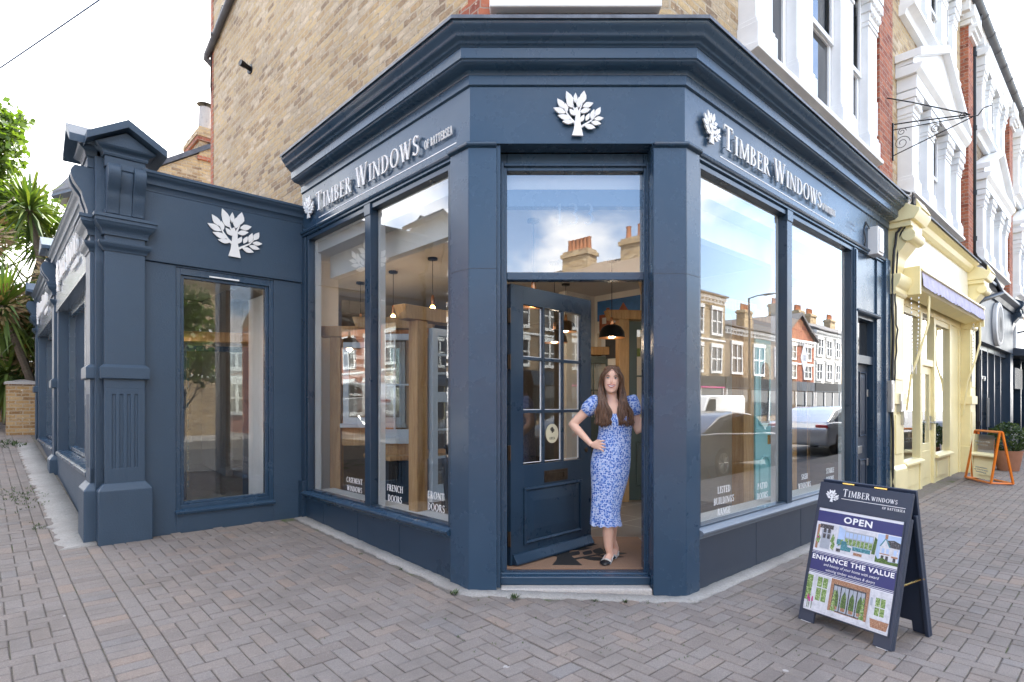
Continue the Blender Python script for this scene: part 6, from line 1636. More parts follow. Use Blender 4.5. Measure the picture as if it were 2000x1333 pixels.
# ------------------------------------------------------------------ across the roads: what the shop windows mirror
FO = F((0, -16.0), (1, 0), (0, 1)); FSD = F((-14.0, 0), (0, 1), (1, 0))
def house(name, label, fr, t0, t1, H, brk, floors=3, roof=2.4, shop=None, gable=False, dep=8, cols=2, z0=-.2, chim=True, roofm=SLATEROOF, white=WHITEP, stacks=((.15, 5),)):
    h = thing(name, label, 'house', fr.p((t0 + t1) / 2, 0, 0))
    MB().box(fr, t0, t1, -dep, 0, z0, H).build('wall', brk, h)
    tm = (t0 + t1) / 2
    if gable:
        MB().plate(fr, [(t0, H), (t1, H), (tm, H + roof * 1.3)], -.3, .02).build('gable', brk, h)
        MB().plate(fr, [(t0 - .3, H - .1), (tm, H + roof * 1.3 + .1), (t1 + .3, H - .1), (t1 + .3, H + .12), (tm, H + roof * 1.3 + .35), (t0 - .3, H + .12)], -dep, .25).build('roof', roofm, h)
    else:
        MB().loft([[fr.p(t, o, z) for o, z in ((.35, H), (.35, H + .1), (-dep / 2, H + roof), (-dep - .2, H + .1), (-dep - .2, H))] for t in (t0, t1)]).build('roof', roofm, h)
    fh = (H - (3.6 if shop else .9) - .3) / (floors - (1 if shop else 0))
    wz = 3.9 if shop else 1.1
    for f in range(floors - (1 if shop else 0)):
        for c in range(cols):
            w_ = min(1.5, (t1 - t0) / cols * .5); t = t0 + (t1 - t0) * (c + .5) / cols; z = wz + f * fh
            mb = MB().box(fr, t - w_ / 2 - .15, t + w_ / 2 + .15, .0, .10, z - .18, z).box(fr, t - w_ / 2 - .2, t + w_ / 2 + .2, 0, .12, z + fh * .62, z + fh * .62 + .28)
            for q in (-w_ / 2 - .15, -.05, w_ / 2 + .02): mb.box(fr, t + q, t + q + .13, 0, .09, z, z + fh * .62)
            mb.box(fr, t - w_ / 2, t + w_ / 2, .0, .06, z + fh * .30, z + fh * .34)
            wd = mb.build('window', white, h); MB().box(fr, t - w_ / 2, t + w_ / 2, 0, .03, z, z + fh * .62).build('glass_pane', DARKGLASS, wd)
    mb = MB()
    for f in range(1, floors): mb.box(fr, t0, t1, 0, .05, wz + f * fh - .55, wz + f * fh - .42)
    mb.box(fr, t0, t1, 0, .16, H - .28, H - .06)
    for k in range(int((t1 - t0) / .5)): mb.box(fr, t0 + k * .5 + .1, t0 + k * .5 + .25, 0, .13, H - .42, H - .28)
    mb.build('string_course', white, h)
    if shop:
        MB().box(fr, t0 + .1, t1 - .1, .0, .14, 2.75, 3.5).build('fascia', shop[0], h); MB().box(fr, t0 + .1, t1 - .1, 0, .16, 2.66, 2.75).build('fascia_stripe', shop[1], h)
        MB().box(fr, t0 + .4, t1 - .4, 0, .05, .6, 2.6).build('shop_window', DARKGLASS, h)
        mb = MB()
        for k in range(4): mb.box(fr, t0 + .2 + (t1 - t0 - .55) * k / 3, t0 + .36 + (t1 - t0 - .55) * k / 3, 0, .12, 0, 2.7)
        mb.build('shop_post', shop[2], h)
    if chim:
        for u, n in stacks:
            t = t0 + (t1 - t0) * u; zc = H + roof * .55
            c_ = MB().box(fr, t - .75, t + .75, -dep / 2 - .4, -dep / 2 + .4, zc - 1, zc + 1.9).box(fr, t - .83, t + .83, -dep / 2 - .48, -dep / 2 + .48, zc + 1.6, zc + 1.78).build('chimney', STOCK, h)
            mb = MB()
            for k in range(n): mb.lathe(fr.p(t - .58 + 1.16 * k / max(1, n - 1), -dep / 2, zc + 1.88), [(0, 0), (.13, 0), (.10, .55), (.13, .62), (0, .62)], 10)
            mb.build('chimney_pots', plain('terracotta', (.42, .17, .08), .8), c_, smooth=True)
    return h
house('opposite_house', 'tall white trimmed brick house opposite with a black and pink shopfront', FO, 30.0, 41.0, 9.3, STOCK, 3, 1.2, (BLACKM, plain('pink_stripe', (.7, .06, .28), .5), WHITEP), cols=4, roofm=SLATEROOF, stacks=((.95, 4),))
house('opposite_house', 'lower brown brick shop house opposite beside the street lamp', FO, 41.0, 52.0, 7.3, STOCK2, 2, .5, (BLACKM, SLATE, WHITEP), cols=3, chim=False)
house('opposite_house', 'red brick gabled house opposite with white bays', FO, 52.0, 58.5, 7.4, REDB, 3, 1.6, (SLATE, SLATE, WHITEP), gable=True, stacks=((.1, 4),))
house('opposite_house', 'white rendered house opposite at the far end', FO, 58.5, 66.0, 8.6, plain('white_render', (.62, .60, .56), .8), 3, 2.0, (BLACKM, SLATE, WHITEP), cols=3, stacks=((.9, 6), (.1, 4)))
house('opposite_house', 'stock brick house opposite past the white gabled one', FO, 66.0, 78.0, 8.4, STOCK, 3, 2.2, (NAVYD, SLATE, WHITEP), cols=3, stacks=((.2, 5), (.7, 5)))
house('opposite_house', 'stock brick terrace house opposite with a navy shopfront, nearer the junction', FO, 19.0, 30.0, 8.6, STOCK2, 3, 2.2, (NAVYD, SLATE, CREAM), cols=4)
house('opposite_house', 'red brick corner house opposite the splayed shop door', F((0, -12.0), (1, 0), (0, 1)), -19.0, -5.0, 5.6, REDB, 2, 2.6, None, cols=4, roofm=TILEROOF, stacks=((.62, 6), (.86, 3)))
house('opposite_house', 'long stock brick house between the red corner house and the navy shopfront', FO, 1.5, 19, 7.6, STOCK, 3, 2.4, None, cols=2, roofm=TILEROOF, stacks=((.2, 4), (.8, 4)))
for k, (t0, t1, H, b_, g_) in enumerate(((-6, 6, 6.4, STOCK2, False), (6, 15, 7.0, REDB, False), (15, 26, 7.3, REDB, True), (26, 34, 7.4, STOCK2, False), (34, 43, 7.3, REDB, True), (43, 54, 7.6, STOCK, False))):
    house('side_street_house', ['stock brick house across the side street nearest the junction', 'red brick house across the side street beside the nearest stock brick one', 'wide gabled red brick house across the side street', 'stock brick house between the two gabled houses across the side street', 'far gabled red brick house across the side street', 'last stock brick house across the side street'][k],
          FSD, t0, t1, H, b_, 2, 4.6 if not g_ else 3.6, None, gable=g_, cols=3, roofm=SLATEROOF, z0=-.5)
tree('street_tree', 'round crowned street tree across the road, mirrored in the narrow window', 5.8, -11.9, 6.4, 2.8, 21, n=3500, leaf=.24, mat=LEAF, group='street trees across the road')
tree('street_tree', 'taller street tree across the road beyond the round crowned one', 14.5, -12.3, 7.4, 3.0, 22, n=3500, leaf=.24, mat=LEAFD, group='street trees across the road')
tree('street_tree', 'street tree across the side street', -10.8, 12.0, 6.4, 2.6, 23, n=3000, leaf=.24, mat=LEAF, group='street trees across the road')
lp = thing('street_lamp', 'tall grey street lamp on the opposite pavement', 'street lamp', (36.0, -11.8, 0))
MB().tube([(36, -11.8, 0), (36, -11.8, 1.2), (36, -11.8, 8.2)], [.10, .09, .055], 10).tube([(36, -11.8, 8.15), (36.05, -11.3, 8.3), (36.1, -10.8, 8.32)], .04, 8).build('column', PIPE, lp, smooth=True)
MB().hexa([(36.0, -11.0, 8.27), (36.3, -11.0, 8.27), (36.3, -10.2, 8.30), (36.0, -10.2, 8.30), (36.05, -11.0, 8.38), (36.25, -11.0, 8.38), (36.25, -10.25, 8.37), (36.05, -10.25, 8.37)]).build('lantern', PIPE, lp, bevel=.02)
CARG = plain('car_graphite', (.055, .055, .065), .22, .4, .05, coat=1.0); VANW = plain('van_white', (.80, .80, .80), .25, 0, .03, coat=.8); CARS = plain('car_silver', (.42, .43, .45), .25, .5, .04, coat=.8)
def car(name, label, cat, a, b, ang, prof, wd, roofp, glassp, mat, wheels, wr=.34):
    """prof: side outline (x, z); roofp: cabin outline"""
    z = gz(a, b) - .13; r = thing(name, label, cat, (a, b, z))
    fr = F((a, b), (math.cos(ang), math.sin(ang)), (-math.sin(ang), math.cos(ang)))
    def shell(outl, w0, w1, inset=.06):
        mb = MB(); n = len(outl); cx = sum(p[0] for p in outl) / n; cz = sum(p[1] for p in outl) / n; rings = []
        for o, s in ((-w0, .96), (-w0 + inset, 1), (w0 - inset, 1), (w0, .96)): rings.append([fr.p(cx + (x - cx) * s, o * (w1 if zz > 1.15 else 1), z + cz + (zz - cz) * s) for x, zz in outl])
        return mb.loft(rings)
    shell(prof, wd / 2, 1).build('body', mat, r, smooth=True, bevel=.03)
    if roofp:
        shell(roofp, wd / 2 - .10, .88, .12).build('cabin', mat, r, smooth=True, bevel=.03)
    mb = MB()
    for s in (-1, 1):
        for g in glassp: mb.plate(fr, [(x, z + zz) for x, zz in g], s * (wd / 2 - .09 if roofp else wd / 2 + .002), s * (wd / 2 - .075 if roofp else wd / 2 + .01))
    mb.build('side_window', DARKGLASS, r)
    for x in wheels:
        for s in (-1, 1):
            w_ = MB().lathe(fr.p(x, s * (wd / 2 - .2), z + wr), [(0, 0), (wr - .03, 0), (wr, .03), (wr, .20), (wr - .03, .215), (wr * .68, .215), (wr * .66, .20), (0, .2)], 28, ax=(fr.n.x * s, fr.n.y * s, 0)).build('wheel', RUBBER, r, smooth=True)
            m2 = MB().lathe(fr.p(x, s * (wd / 2 + .0), z + wr), [(0, 0), (wr * .64, 0), (wr * .66, .02), (wr * .60, .022), (wr * .58, .005), (0, .004)], 24, ax=(fr.n.x * s, fr.n.y * s, 0))
            for k in range(10):
                q = 2 * math.pi * k / 10; m2.tube([fr.p(x, s * (wd / 2 + .012), z + wr), fr.p(x + wr * .6 * math.cos(q), s * (wd / 2 + .012), z + wr + wr * .6 * math.sin(q))], .018, 4)
            m2.build('rim', STEEL, w_, smooth=True)
    lx = max(p[0] for p in prof); sx = min(p[0] for p in prof)
    for s in (-1, 1):
        MB().box(fr, lx - .25, lx - .03, s * (wd / 2 - .38), s * (wd / 2 - .04), z + .62, z + .74).build('headlight', PLASTW, r, bevel=.02)
        MB().box(fr, sx + .03, sx + .2, s * (wd / 2 - .36), s * (wd / 2 - .04), z + .78, z + .92).build('tail_light', plain('tail_red', (.35, .01, .01), .2), r, bevel=.02)
        MB().box(fr, .75, .95, s * (wd / 2 - .02), s * (wd / 2 + .14), z + .95, z + 1.08).build('mirror', mat, r, bevel=.03)
CP = [(-2.3, .30), (2.3, .28), (2.35, .55), (2.2, .72), (1.2, .92), (-1.6, 1.0), (-2.2, .98), (-2.36, .80), (-2.36, .45)]
CR = [(1.25, .90), (.35, 1.40), (-.4, 1.45), (-1.2, 1.33), (-2.1, .98)]
CG = [[(.95, .95), (.33, 1.33), (-.25, 1.38), (-.25, .95)], [(-.32, .95), (-.32, 1.38), (-1.1, 1.27), (-1.55, .98)]]
car('parked_car', 'dark graphite saloon car parked at the kerb, mirrored in the right window', 'car', 13.2, -2.1, 0, CP, 1.85, CR, CG, CARG, (-1.4, 1.42))
car('parked_car', 'silver saloon car parked farther along the near kerb', 'car', 20.5, -2.1, 0, CP, 1.82, CR, CG, CARS, (-1.4, 1.42))
car('parked_car', 'white saloon car parked on the side street', 'car', -3.0, 9.6, math.pi / 2, CP, 1.8, CR, CG, VANW, (-1.4, 1.42))
car('parked_car', 'graphite saloon car parked farther up the side street', 'car', -3.0, 16.0, math.pi / 2, CP, 1.8, CR, CG, CARS, (-1.4, 1.42))
VP_ = [(-2.4, .32), (2.4, .30), (2.48, .6), (2.40, .95), (1.75, 1.15), (1.25, 1.85), (1.0, 1.93), (-2.3, 1.95), (-2.42, 1.8), (-2.45, .6)]
car('white_van', 'white panel van parked across the main road', 'van', 25.5, -9.2, math.pi, VP_, 1.9, None, [[(1.6, 1.15), (1.15, 1.75), (.55, 1.75), (.55, 1.15)]], VANW, (-1.5, 1.55), .33)
# ------------------------------------------------------------------ by the charcoal shop: planters, chairs
pt2 = thing('clipped_ball_planter', 'clipped green box ball in a terracotta pot outside the charcoal shop', 'planter', FR.p(11.9, .55, gz(16, 1.8)))
pc = FR.p(11.9, .55, gz(16, 1.8)); MB().lathe(pc, [(0, 0), (.18, 0), (.25, .42), (.22, .42), (0, .40)], 20).build('pot', plain('terracotta_pot', (.36, .16, .09), .8), pt2, smooth=True)
rg = random.Random(31); lm, tn = MB(), []
for _ in range(1800):
    d = Vector((rg.gauss(0, 1), rg.gauss(0, 1), rg.gauss(0, 1))).normalized() * rg.uniform(.27, .33); leaves(lm, tn, Vector(pc) + Vector((0, 0, .68)) + d, .02, 1, .05, rg)
finish_leaves(lm, tn, 'foliage', LEAFD, pt2)
tp = thing('trough_planter', 'navy trough planter with broad green leaves before the bar', 'planter', FR.p(18.6, 1.0, gz(22, 1.4)))
z = gz(22, 1.4); MB().box(FR, 17.7, 19.6, .55, 1.0, z, z + .85).build('trough', NAVYD, tp, bevel=.01)
lm, tn = MB(), []
for k in range(26): 
    c = Vector(FR.p(17.8 + k * .07, .78, z + .85)); leaves(lm, tn, c + Vector((rg.uniform(-.1, .1), rg.uniform(-.1, .1), rg.uniform(.1, .6))), .22, 16, .26, rg)
finish_leaves(lm, tn, 'foliage', LEAFD, tp)
for k, t in enumerate((15.6, 16.4)):
    c_ = thing('cafe_chair', ['grey upholstered cafe chair nearest the mirror sign', 'second grey cafe chair from the mirror sign'][k], 'chair', FR.p(t, 1.2, gz(20, 1.2)), 'cafe chairs outside the bar'); z = gz(20, 1.2)
    MB().box(FR, t, t + .5, 1.0, 1.5, z + .42, z + .50).build('seat', PLASTG, c_, bevel=.03); MB().box(FR, t + .44, t + .52, 1.0, 1.5, z + .45, z + .85).build('backrest', PLASTG, c_, bevel=.03)
    for a, b in ((t + .02, 1.04), (t + .46, 1.04), (t + .02, 1.46), (t + .46, 1.46)): MB().box(FR, a, a + .03, b - .015, b + .015, z, z + .43).build('leg', BLACKM, c_)
# weeds in the joints
wr_ = random.Random(77); wm, wt_ = MB(), []
def tuft(a, b, s, n):
    z = gz(a, b)
    for _ in range(n):
        q = wr_.uniform(0, 6.28); L = s * wr_.uniform(.5, 1.2); d = Vector((math.cos(q) * .7, math.sin(q) * .7, wr_.uniform(.3, 1))).normalized(); sd_ = Vector((-math.sin(q), math.cos(q), 0)) * L * .16
        p = Vector((a + wr_.gauss(0, s * .35), b + wr_.gauss(0, s * .35), z)); wm.face([p - sd_ * .6, p + sd_ * .6, p + d * L * .6 + sd_, p + d * L]); wt_.append(wr_.random())
for x, y, s, n in ((-.45, 4.42, .05, 22), (.02, 4.37, .045, 26), (.35, 4.36, .02, 8), (.62, 4.36, .03, 14), (.85, 4.35, .035, 18), (1.02, 4.34, .02, 8), (-.95, 4.95, .03, 10), (-1.4, 5.35, .03, 10)):
    a, b = AB(x, y); tuft(a, b, s, n)
for _ in range(170):
    x, y = wr_.gauss(.55, 1.1), wr_.uniform(3.35, 4.42); a, b = AB(x, y)
    a, b = (round(a / .1) * .1 + .04 if wr_.random() < .5 else a), b; 
    if wr_.random() < .5: b = round(b / .1) * .1 + .02
    if not in_building(a, b): tuft(a, b, .014, 5)
for _ in range(60): a, b = .40 + wr_.gauss(0, .12), 9.2 + wr_.gauss(0, .35); tuft(a, b, .04, 4)
for _ in range(16): a, b = .46 + wr_.gauss(0, .03), 7.6 + wr_.gauss(0, .1); tuft(a, b, .03, 4)
for _ in range(25): a, b = .45 + wr_.gauss(0, .1), 14.6 + wr_.gauss(0, .3); tuft(a, b, .08, 5)
wo_ = wm.build('pavement_weeds', LEAFD, recalc=False); wo_['kind'] = 'stuff'; wo_['label'] = 'small green weeds and moss in the paving joints'
at = wo_.data.attributes.new('tone', 'FLOAT_COLOR', 'FACE'); at.data.foreach_set('color', np.repeat(np.array(wt_, dtype=np.float32), 4))
# ------------------------------------------------------------------ the woman in the doorway
YB = 4.93; MPX = YB / 1130
PX = lambda px: (px - 1000) * MPX
PZ = lambda py: EYE + (790 - py) * MPX
pbase = (*AB(.83, 4.9), .114)
woman = thing('person', 'long haired woman in a blue floral midi dress, hand on hip, in the open doorway', 'person', pbase)
class WB(MB):
    """mesh in view coordinates (x, y, z), turned into the street grid when built"""
    def conv(s):
        s.v = [(*AB(p[0], p[1]), p[2]) for p in s.v]; return s
def ering(c, rx, ry, n=24, rot=0.0, tilt=(0, 0)):
    out = []
    for k in range(n):
        q = 2 * math.pi * k / n; x, y = rx * math.cos(q), ry * math.sin(q)
        x, y = x * math.cos(rot) - y * math.sin(rot), x * math.sin(rot) + y * math.cos(rot)
        out.append((c[0] + x, c[1] + y, c[2] + x * tilt[0] + y * tilt[1]))
    return out
body = WB()
HC = Vector((PX(1194.5), 4.925, 1.655)); HR = Matrix.Rotation(R_(-10), 3, 'Z') @ Matrix.Rotation(R_(2.5), 3, 'Y')
def hp(x, y, z): return HC + HR @ Vector((x, y, z))          # head coordinates: face towards -y
# skull and face: (z, half width, front, back)
HEADP = [(-.112, .012, -.075, -.045), (-.106, .026, -.086, -.02), (-.095, .040, -.090, .005), (-.078, .051, -.091, .03), (-.058, .058, -.089, .05), (-.035, .063, -.087, .066), (-.01, .066, -.087, .078), (.015, .068, -.085, .087), (.04, .069, -.086, .092), (.065, .066, -.083, .090), (.088, .057, -.070, .080), (.104, .042, -.048, .062), (.114, .022, -.02, .035), (.117, .005, .0, .01)]
rings = []
for z, hw, fr_, bk in HEADP:
    r = []
    for k in range(36):
        q = 2 * math.pi * k / 36; cx, sy = math.cos(q), math.sin(q); cy = (fr_ + bk) / 2; ry = (bk - fr_) / 2
        e = .86; x = hw * (abs(cx) ** e) * (1 if cx > 0 else -1); y = cy + ry * (abs(sy) ** e) * (1 if sy > 0 else -1)
        if y < cy:
            for ex in (-.031, .031): y += .010 * math.exp(-((x - ex) / .017) ** 2 - ((z - .017) / .014) ** 2)
            for ex in (-.042, .042): y -= .006 * math.exp(-((x - ex) / .018) ** 2 - ((z + .020) / .02) ** 2)
        r.append(hp(x, y, z))
    rings.append(r)
body.loft(rings)
body.loft([[hp(x * w_, y, z) for x, y in ((-1, -.078), (0, -.078 - d), (1, -.078), (0, -.06))] for z, w_, d in ((.022, .006, .008), (.005, .008, .016), (-.010, .011, .024), (-.020, .015, .029), (-.026, .016, .024), (-.030, .010, .012))])
for s in (-1, 1): body.ball(hp(s * .069, .010, -.005), .016, 8, sc=(.5, .9, 1.7))
nb = Vector((PX(1194), 4.94, PZ(787)))
body.loft([ering(hp(0, .02, -.06), .052, .055), ering(hp(0, .022, -.10), .048, .052), ering((nb.x, 4.94, 1.50), .050, .054), ering((nb.x, 4.945, 1.472), .066, .062), ering((nb.x, 4.95, 1.450), .105, .072), ering((nb.x + .002, 4.95, 1.425), .150, .085), ering((nb.x + .003, 4.945, 1.39), .158, .095),
           ering((PX(1201), 4.94, 1.33), .140, .105), ering((PX(1201), 4.94, 1.26), .128, .100), ering((PX(1200), 4.94, 1.16), .118, .088), ering((PX(1196), 4.94, 1.02), .145, .10), ering((PX(1193), 4.94, .90), .150, .105), ering((PX(1191), 4.94, .80), .12, .09)])
SHR, ELR, WRR = Vector((PX(1163), 4.955, PZ(786))), Vector((PX(1120), 4.99, PZ(830))), Vector((PX(1153), 4.86, PZ(868)))
SHL, ELL, WRL = Vector((PX(1234), 4.955, PZ(784))), Vector((PX(1248), 4.95, PZ(842))), Vector((1.165, 4.885, 1.395))
def limb(mb, pts, rs, n=16): 
    P = [Vector(p) for p in pts]; path, rr_ = [], []
    for k in range(len(P) - 1):
        for i in range(5): path.append(P[k].lerp(P[k + 1], i / 5)); rr_.append(rs[k] + (rs[k + 1] - rs[k]) * i / 5)
    path.append(P[-1]); rr_.append(rs[-1]); mb.tube(path, rr_, n)
def mid(a, b, t): return a.lerp(b, t)
limb(body, [SHR, mid(SHR, ELR, .3), mid(SHR, ELR, .75), ELR, mid(ELR, WRR, .25), mid(ELR, WRR, .7), WRR], [.052, .045, .039, .036, .036, .028, .022])
limb(body, [SHL, mid(SHL, ELL, .3), mid(SHL, ELL, .75), ELL, mid(ELL, WRL, .25), mid(ELL, WRL, .7), WRL], [.052, .045, .040, .037, .036, .028, .022])
# right hand on the hip: palm back over the hip bone, four fingers forward, thumb behind
hd = (Vector((PX(1166), 4.815, PZ(868))) - WRR)
palm = [WRR, WRR + hd * .45, WRR + hd]
body.loft([[p + Vector((0, 0, 1)) * (w_ * math.cos(q)) + Vector((.5, .3, 0)) * (th_ * math.sin(q)) for q in [2 * math.pi * k / 14 for k in range(14)]] for p, w_, th_ in ((WRR, .022, .018), (palm[1], .034, .016), (palm[2], .040, .013), (palm[2] + Vector((.006, -.005, 0)), .034, .010))])
for k, (dz, L, dx) in enumerate(((.030, .036, .0), (.011, .042, .004), (-.009, .040, .003), (-.027, .031, -.003))):
    p0 = palm[2] + Vector((-.004, .004, dz)); p1 = p0 + Vector((L * .55, -.016, .006 - .004 * k)); p2 = p1 + Vector((L * .50, -.002, .002 - .004 * k)); p3 = p2 + Vector((L * .36, .006, -.001 - .003 * k))
    limb(body, [p0, p1, p2, p3], [.0088, .0085, .0078, .0062], 10)
limb(body, [palm[1] + Vector((0, .012, .02)), palm[1] + Vector((.025, .030, .036)), palm[1] + Vector((.055, .045, .036))], [.012, .010, .007], 10)
# left hand on the door jamb
jm = Vector((1.185, 4.845, 1.455))
body.loft([[p + Vector((1, 0, 0)) * (w_ * math.cos(q)) * .75 + Vector((.2, -1, 0)) * (th_ * math.sin(q)) for q in [2 * math.pi * k / 14 for k in range(14)]] for p, w_, th_ in ((WRL, .024, .018), (mid(WRL, jm, .55), .042, .015), (jm, .045, .012))])
for k in range(4):
    p0 = jm + Vector((-.030 + .020 * k, 0, -.005)); p1 = p0 + Vector((.002, -.018, .032)); p2 = p1 + Vector((0, -.022, .016)); p3 = p2 + Vector((0, -.018, .004))
    limb(body, [p0, p1, p2, p3], [.0088, .0085, .0078, .0062], 10)
limb(body, [mid(WRL, jm, .4) + Vector((-.03, 0, 0)), mid(WRL, jm, .9) + Vector((-.052, -.01, 0)), jm + Vector((-.060, -.035, .014))], [.012, .010, .007], 10)
# legs and feet
fx, fy = .842, 4.945
limb(body, [(PX(1187), 4.93, .82), (PX(1187), 4.915, .55), (PX(1187.5), 4.915, .44), (PX(1188), 4.93, .35), (PX(1189), 4.945, .24), (fx, 4.955, .165), (fx + .002, 4.955, .145)], [.085, .060, .050, .050, .038, .029, .030])
limb(body, [(PX(1199), 4.97, .82), (PX(1199), 5.0, .55), (PX(1199.5), 5.03, .44), (PX(1200), 5.06, .35), (PX(1201), 5.08, .26), (.912, 5.10, .185), (.912, 5.10, .165)], [.085, .058, .048, .047, .036, .028, .029])
def foot(h, t, z):
    h, t = Vector(h), Vector(t); d = (t - h); n = Vector((-d.y, d.x)).normalized(); rr_ = []
    for u, w_, hh, lift in ((-.02, .014, .030, .010), (.05, .026, .052, .006), (.18, .030, .066, .006), (.38, .032, .058, .004), (.6, .038, .042, .0), (.8, .040, .030, .0), (.94, .028, .020, .0), (1.0, .010, .012, .0)):
        c = h + d * u; rr_.append([(c.x + n.x * w_ * math.cos(q), c.y + n.y * w_ * math.cos(q), z + lift + hh * (.5 + .5 * math.sin(q)) * (1 - .25 * abs(math.cos(q)))) for q in [2 * math.pi * k / 16 for k in range(16)]])
    body.loft(rr_)
    return h, t, d, n
def shoe(h, t, z, who):
    h, t = Vector(h), Vector(t); d = t - h; n = Vector((-d.y, d.x)).normalized()
    def sect(lst, dn, dz=0.0):
        return [[(h.x + d.x * u + n.x * (w_ + dn) * math.cos(q), h.y + d.y * u + n.y * (w_ + dn) * math.cos(q), z - .004 + dz + hh * max(0.0, .5 + .5 * math.sin(q)) * (1 - .25 * abs(math.cos(q)))) for q in [2 * math.pi * k / 18 for k in range(18)]] for u, w_, hh in lst]
    m = WB().loft(sect([(.50, .036, .020), (.56, .040, .034), (.66, .042, .044), (.80, .043, .038)], .003)); m.loft(sect([(-.05, .022, .012), (.2, .031, .010), (.5, .037, .012), (.8, .043, .012)], .003))
    o = m.conv().build('shoe', plain('cream_leather', (.62, .60, .57), .4, 0, .05), woman, smooth=True)
    WB().loft(sect([(.79, .044, .040), (.90, .038, .033), (.98, .022, .024), (1.03, .008, .014)], .003)).conv().build('toe_cap', plain('black_leather', (.012, .012, .014), .35, 0, .1), o, smooth=True)
    st = WB().tube([(h.x + d.x * .52 + n.x * .040, h.y + d.y * .52 + n.y * .040, z + .016), (h.x + d.x * .2 + n.x * .036, h.y + d.y * .2 + n.y * .036, z + .034), (h.x - d.x * .05, h.y - d.y * .05, z + .044), (h.x + d.x * .2 - n.x * .036, h.y + d.y * .2 - n.y * .036, z + .034), (h.x + d.x * .52 - n.x * .040, h.y + d.y * .52 - n.y * .040, z + .016)], .0055, 8)
    st.box(F((h.x, h.y), (d.normalized().x, d.normalized().y), (n.x, n.y)), -.012, .05, -.022, .022, z - .004, z + .010)
    st.conv().build('sling_strap', plain('cream_leather', (.6, .58, .55)), o, smooth=True)
f1 = ((fx + .008, 4.995), (.760, 4.785)); f2 = ((.925, 5.135), (.835, 4.965))
foot(*f1, .120); foot(*f2, .120)
bo = body.conv().build('body', SKIN, woman, smooth='full')
rm = bo.modifiers.new('one_surface', 'REMESH'); rm.mode = 'VOXEL'; rm.voxel_size = .0042; rm.use_smooth_shade = True
sm = bo.modifiers.new('smooth', 'SMOOTH'); sm.factor = .5; sm.iterations = 5
shoe(*f1, .120, 0); shoe(*f2, .120, 1)
# face details
EYEW = plain('eye_white', (.62, .60, .58), .3, 0, 0); IRIS = plain('iris_brown', (.035, .018, .010), .2, 0, 0); BROW = plain('brow', (.045, .024, .014), .8, 0, 0); LIP = plain('lip', (.42, .095, .085), .4, 0, 0); TOOTH = plain('tooth', (.80, .78, .74), .3, 0, 0)
for s in (-1, 1):
    e = WB().ball((0, 0, 0), 1, 10); e.v = [tuple(hp(s * .0315 + x * .0138, -.0752 + y * .0075, .0155 + z * .0056)) for x, y, z in e.v]; eo = e.conv().build('eye', EYEW, woman, smooth=True)
    e = WB().ball((0, 0, 0), 1, 8); e.v = [tuple(hp(s * .0315 + x * .0060, -.0808 + y * .0028, .0155 + z * .0054)) for x, y, z in e.v]; e.conv().build('iris', IRIS, eo, smooth=True)
    WB().tube([hp(s * (.0315 + dx), -.0805 + abs(dx) * .22, .0155 + dz) for dx, dz in ((-.0135, .001), (-.007, .0052), (0, .0064), (.007, .0052), (.0145, .0005))], [.0008, .0018, .0022, .0022, .0010], 6).conv().build('eyelash', BROW, eo)
    WB().tube([hp(s * (.0315 + dx), -.0875 + abs(dx) * .25 + (.004 if dx > .01 else 0), .0305 + dz) for dx, dz in ((-.017, -.001), (-.008, .0025), (.004, .0045), (.014, .002), (.020, -.002))], [.0014, .0026, .0026, .002, .0008], 6).conv().build('eyebrow', BROW, woman)
my = -.0915
curve = lambda x: .0105 * (x / .030) ** 2
WB().loft([[hp(x, my + .30 * x * x / .03 - .0038, -.0535 + curve(x) + dz) for dz in (-a, a * .2, a)] + [hp(x, my + .30 * x * x / .03 + .008, -.0535 + curve(x))] for x, a in [(-.029, .0008), (-.020, .0052), (-.009, .0070), (0, .0072), (.009, .0070), (.020, .0052), (.029, .0008)]]).conv().build('teeth', TOOTH, woman, smooth=True)
for up in (1, -1):
    WB().tube([hp(x, my + .30 * x * x / .03 - .0050, -.0535 + curve(x) + up * a) for x, a in [(-.034, .0), (-.024, .0058), (-.011, .0084), (0, .0078 if up > 0 else .0098), (.011, .0084), (.024, .0058), (.034, .0)]], [.0014, .0030, .0036, .0034 if up > 0 else .0044, .0036, .0030, .0014], 8).conv().build('lip', LIP, woman, smooth=True)
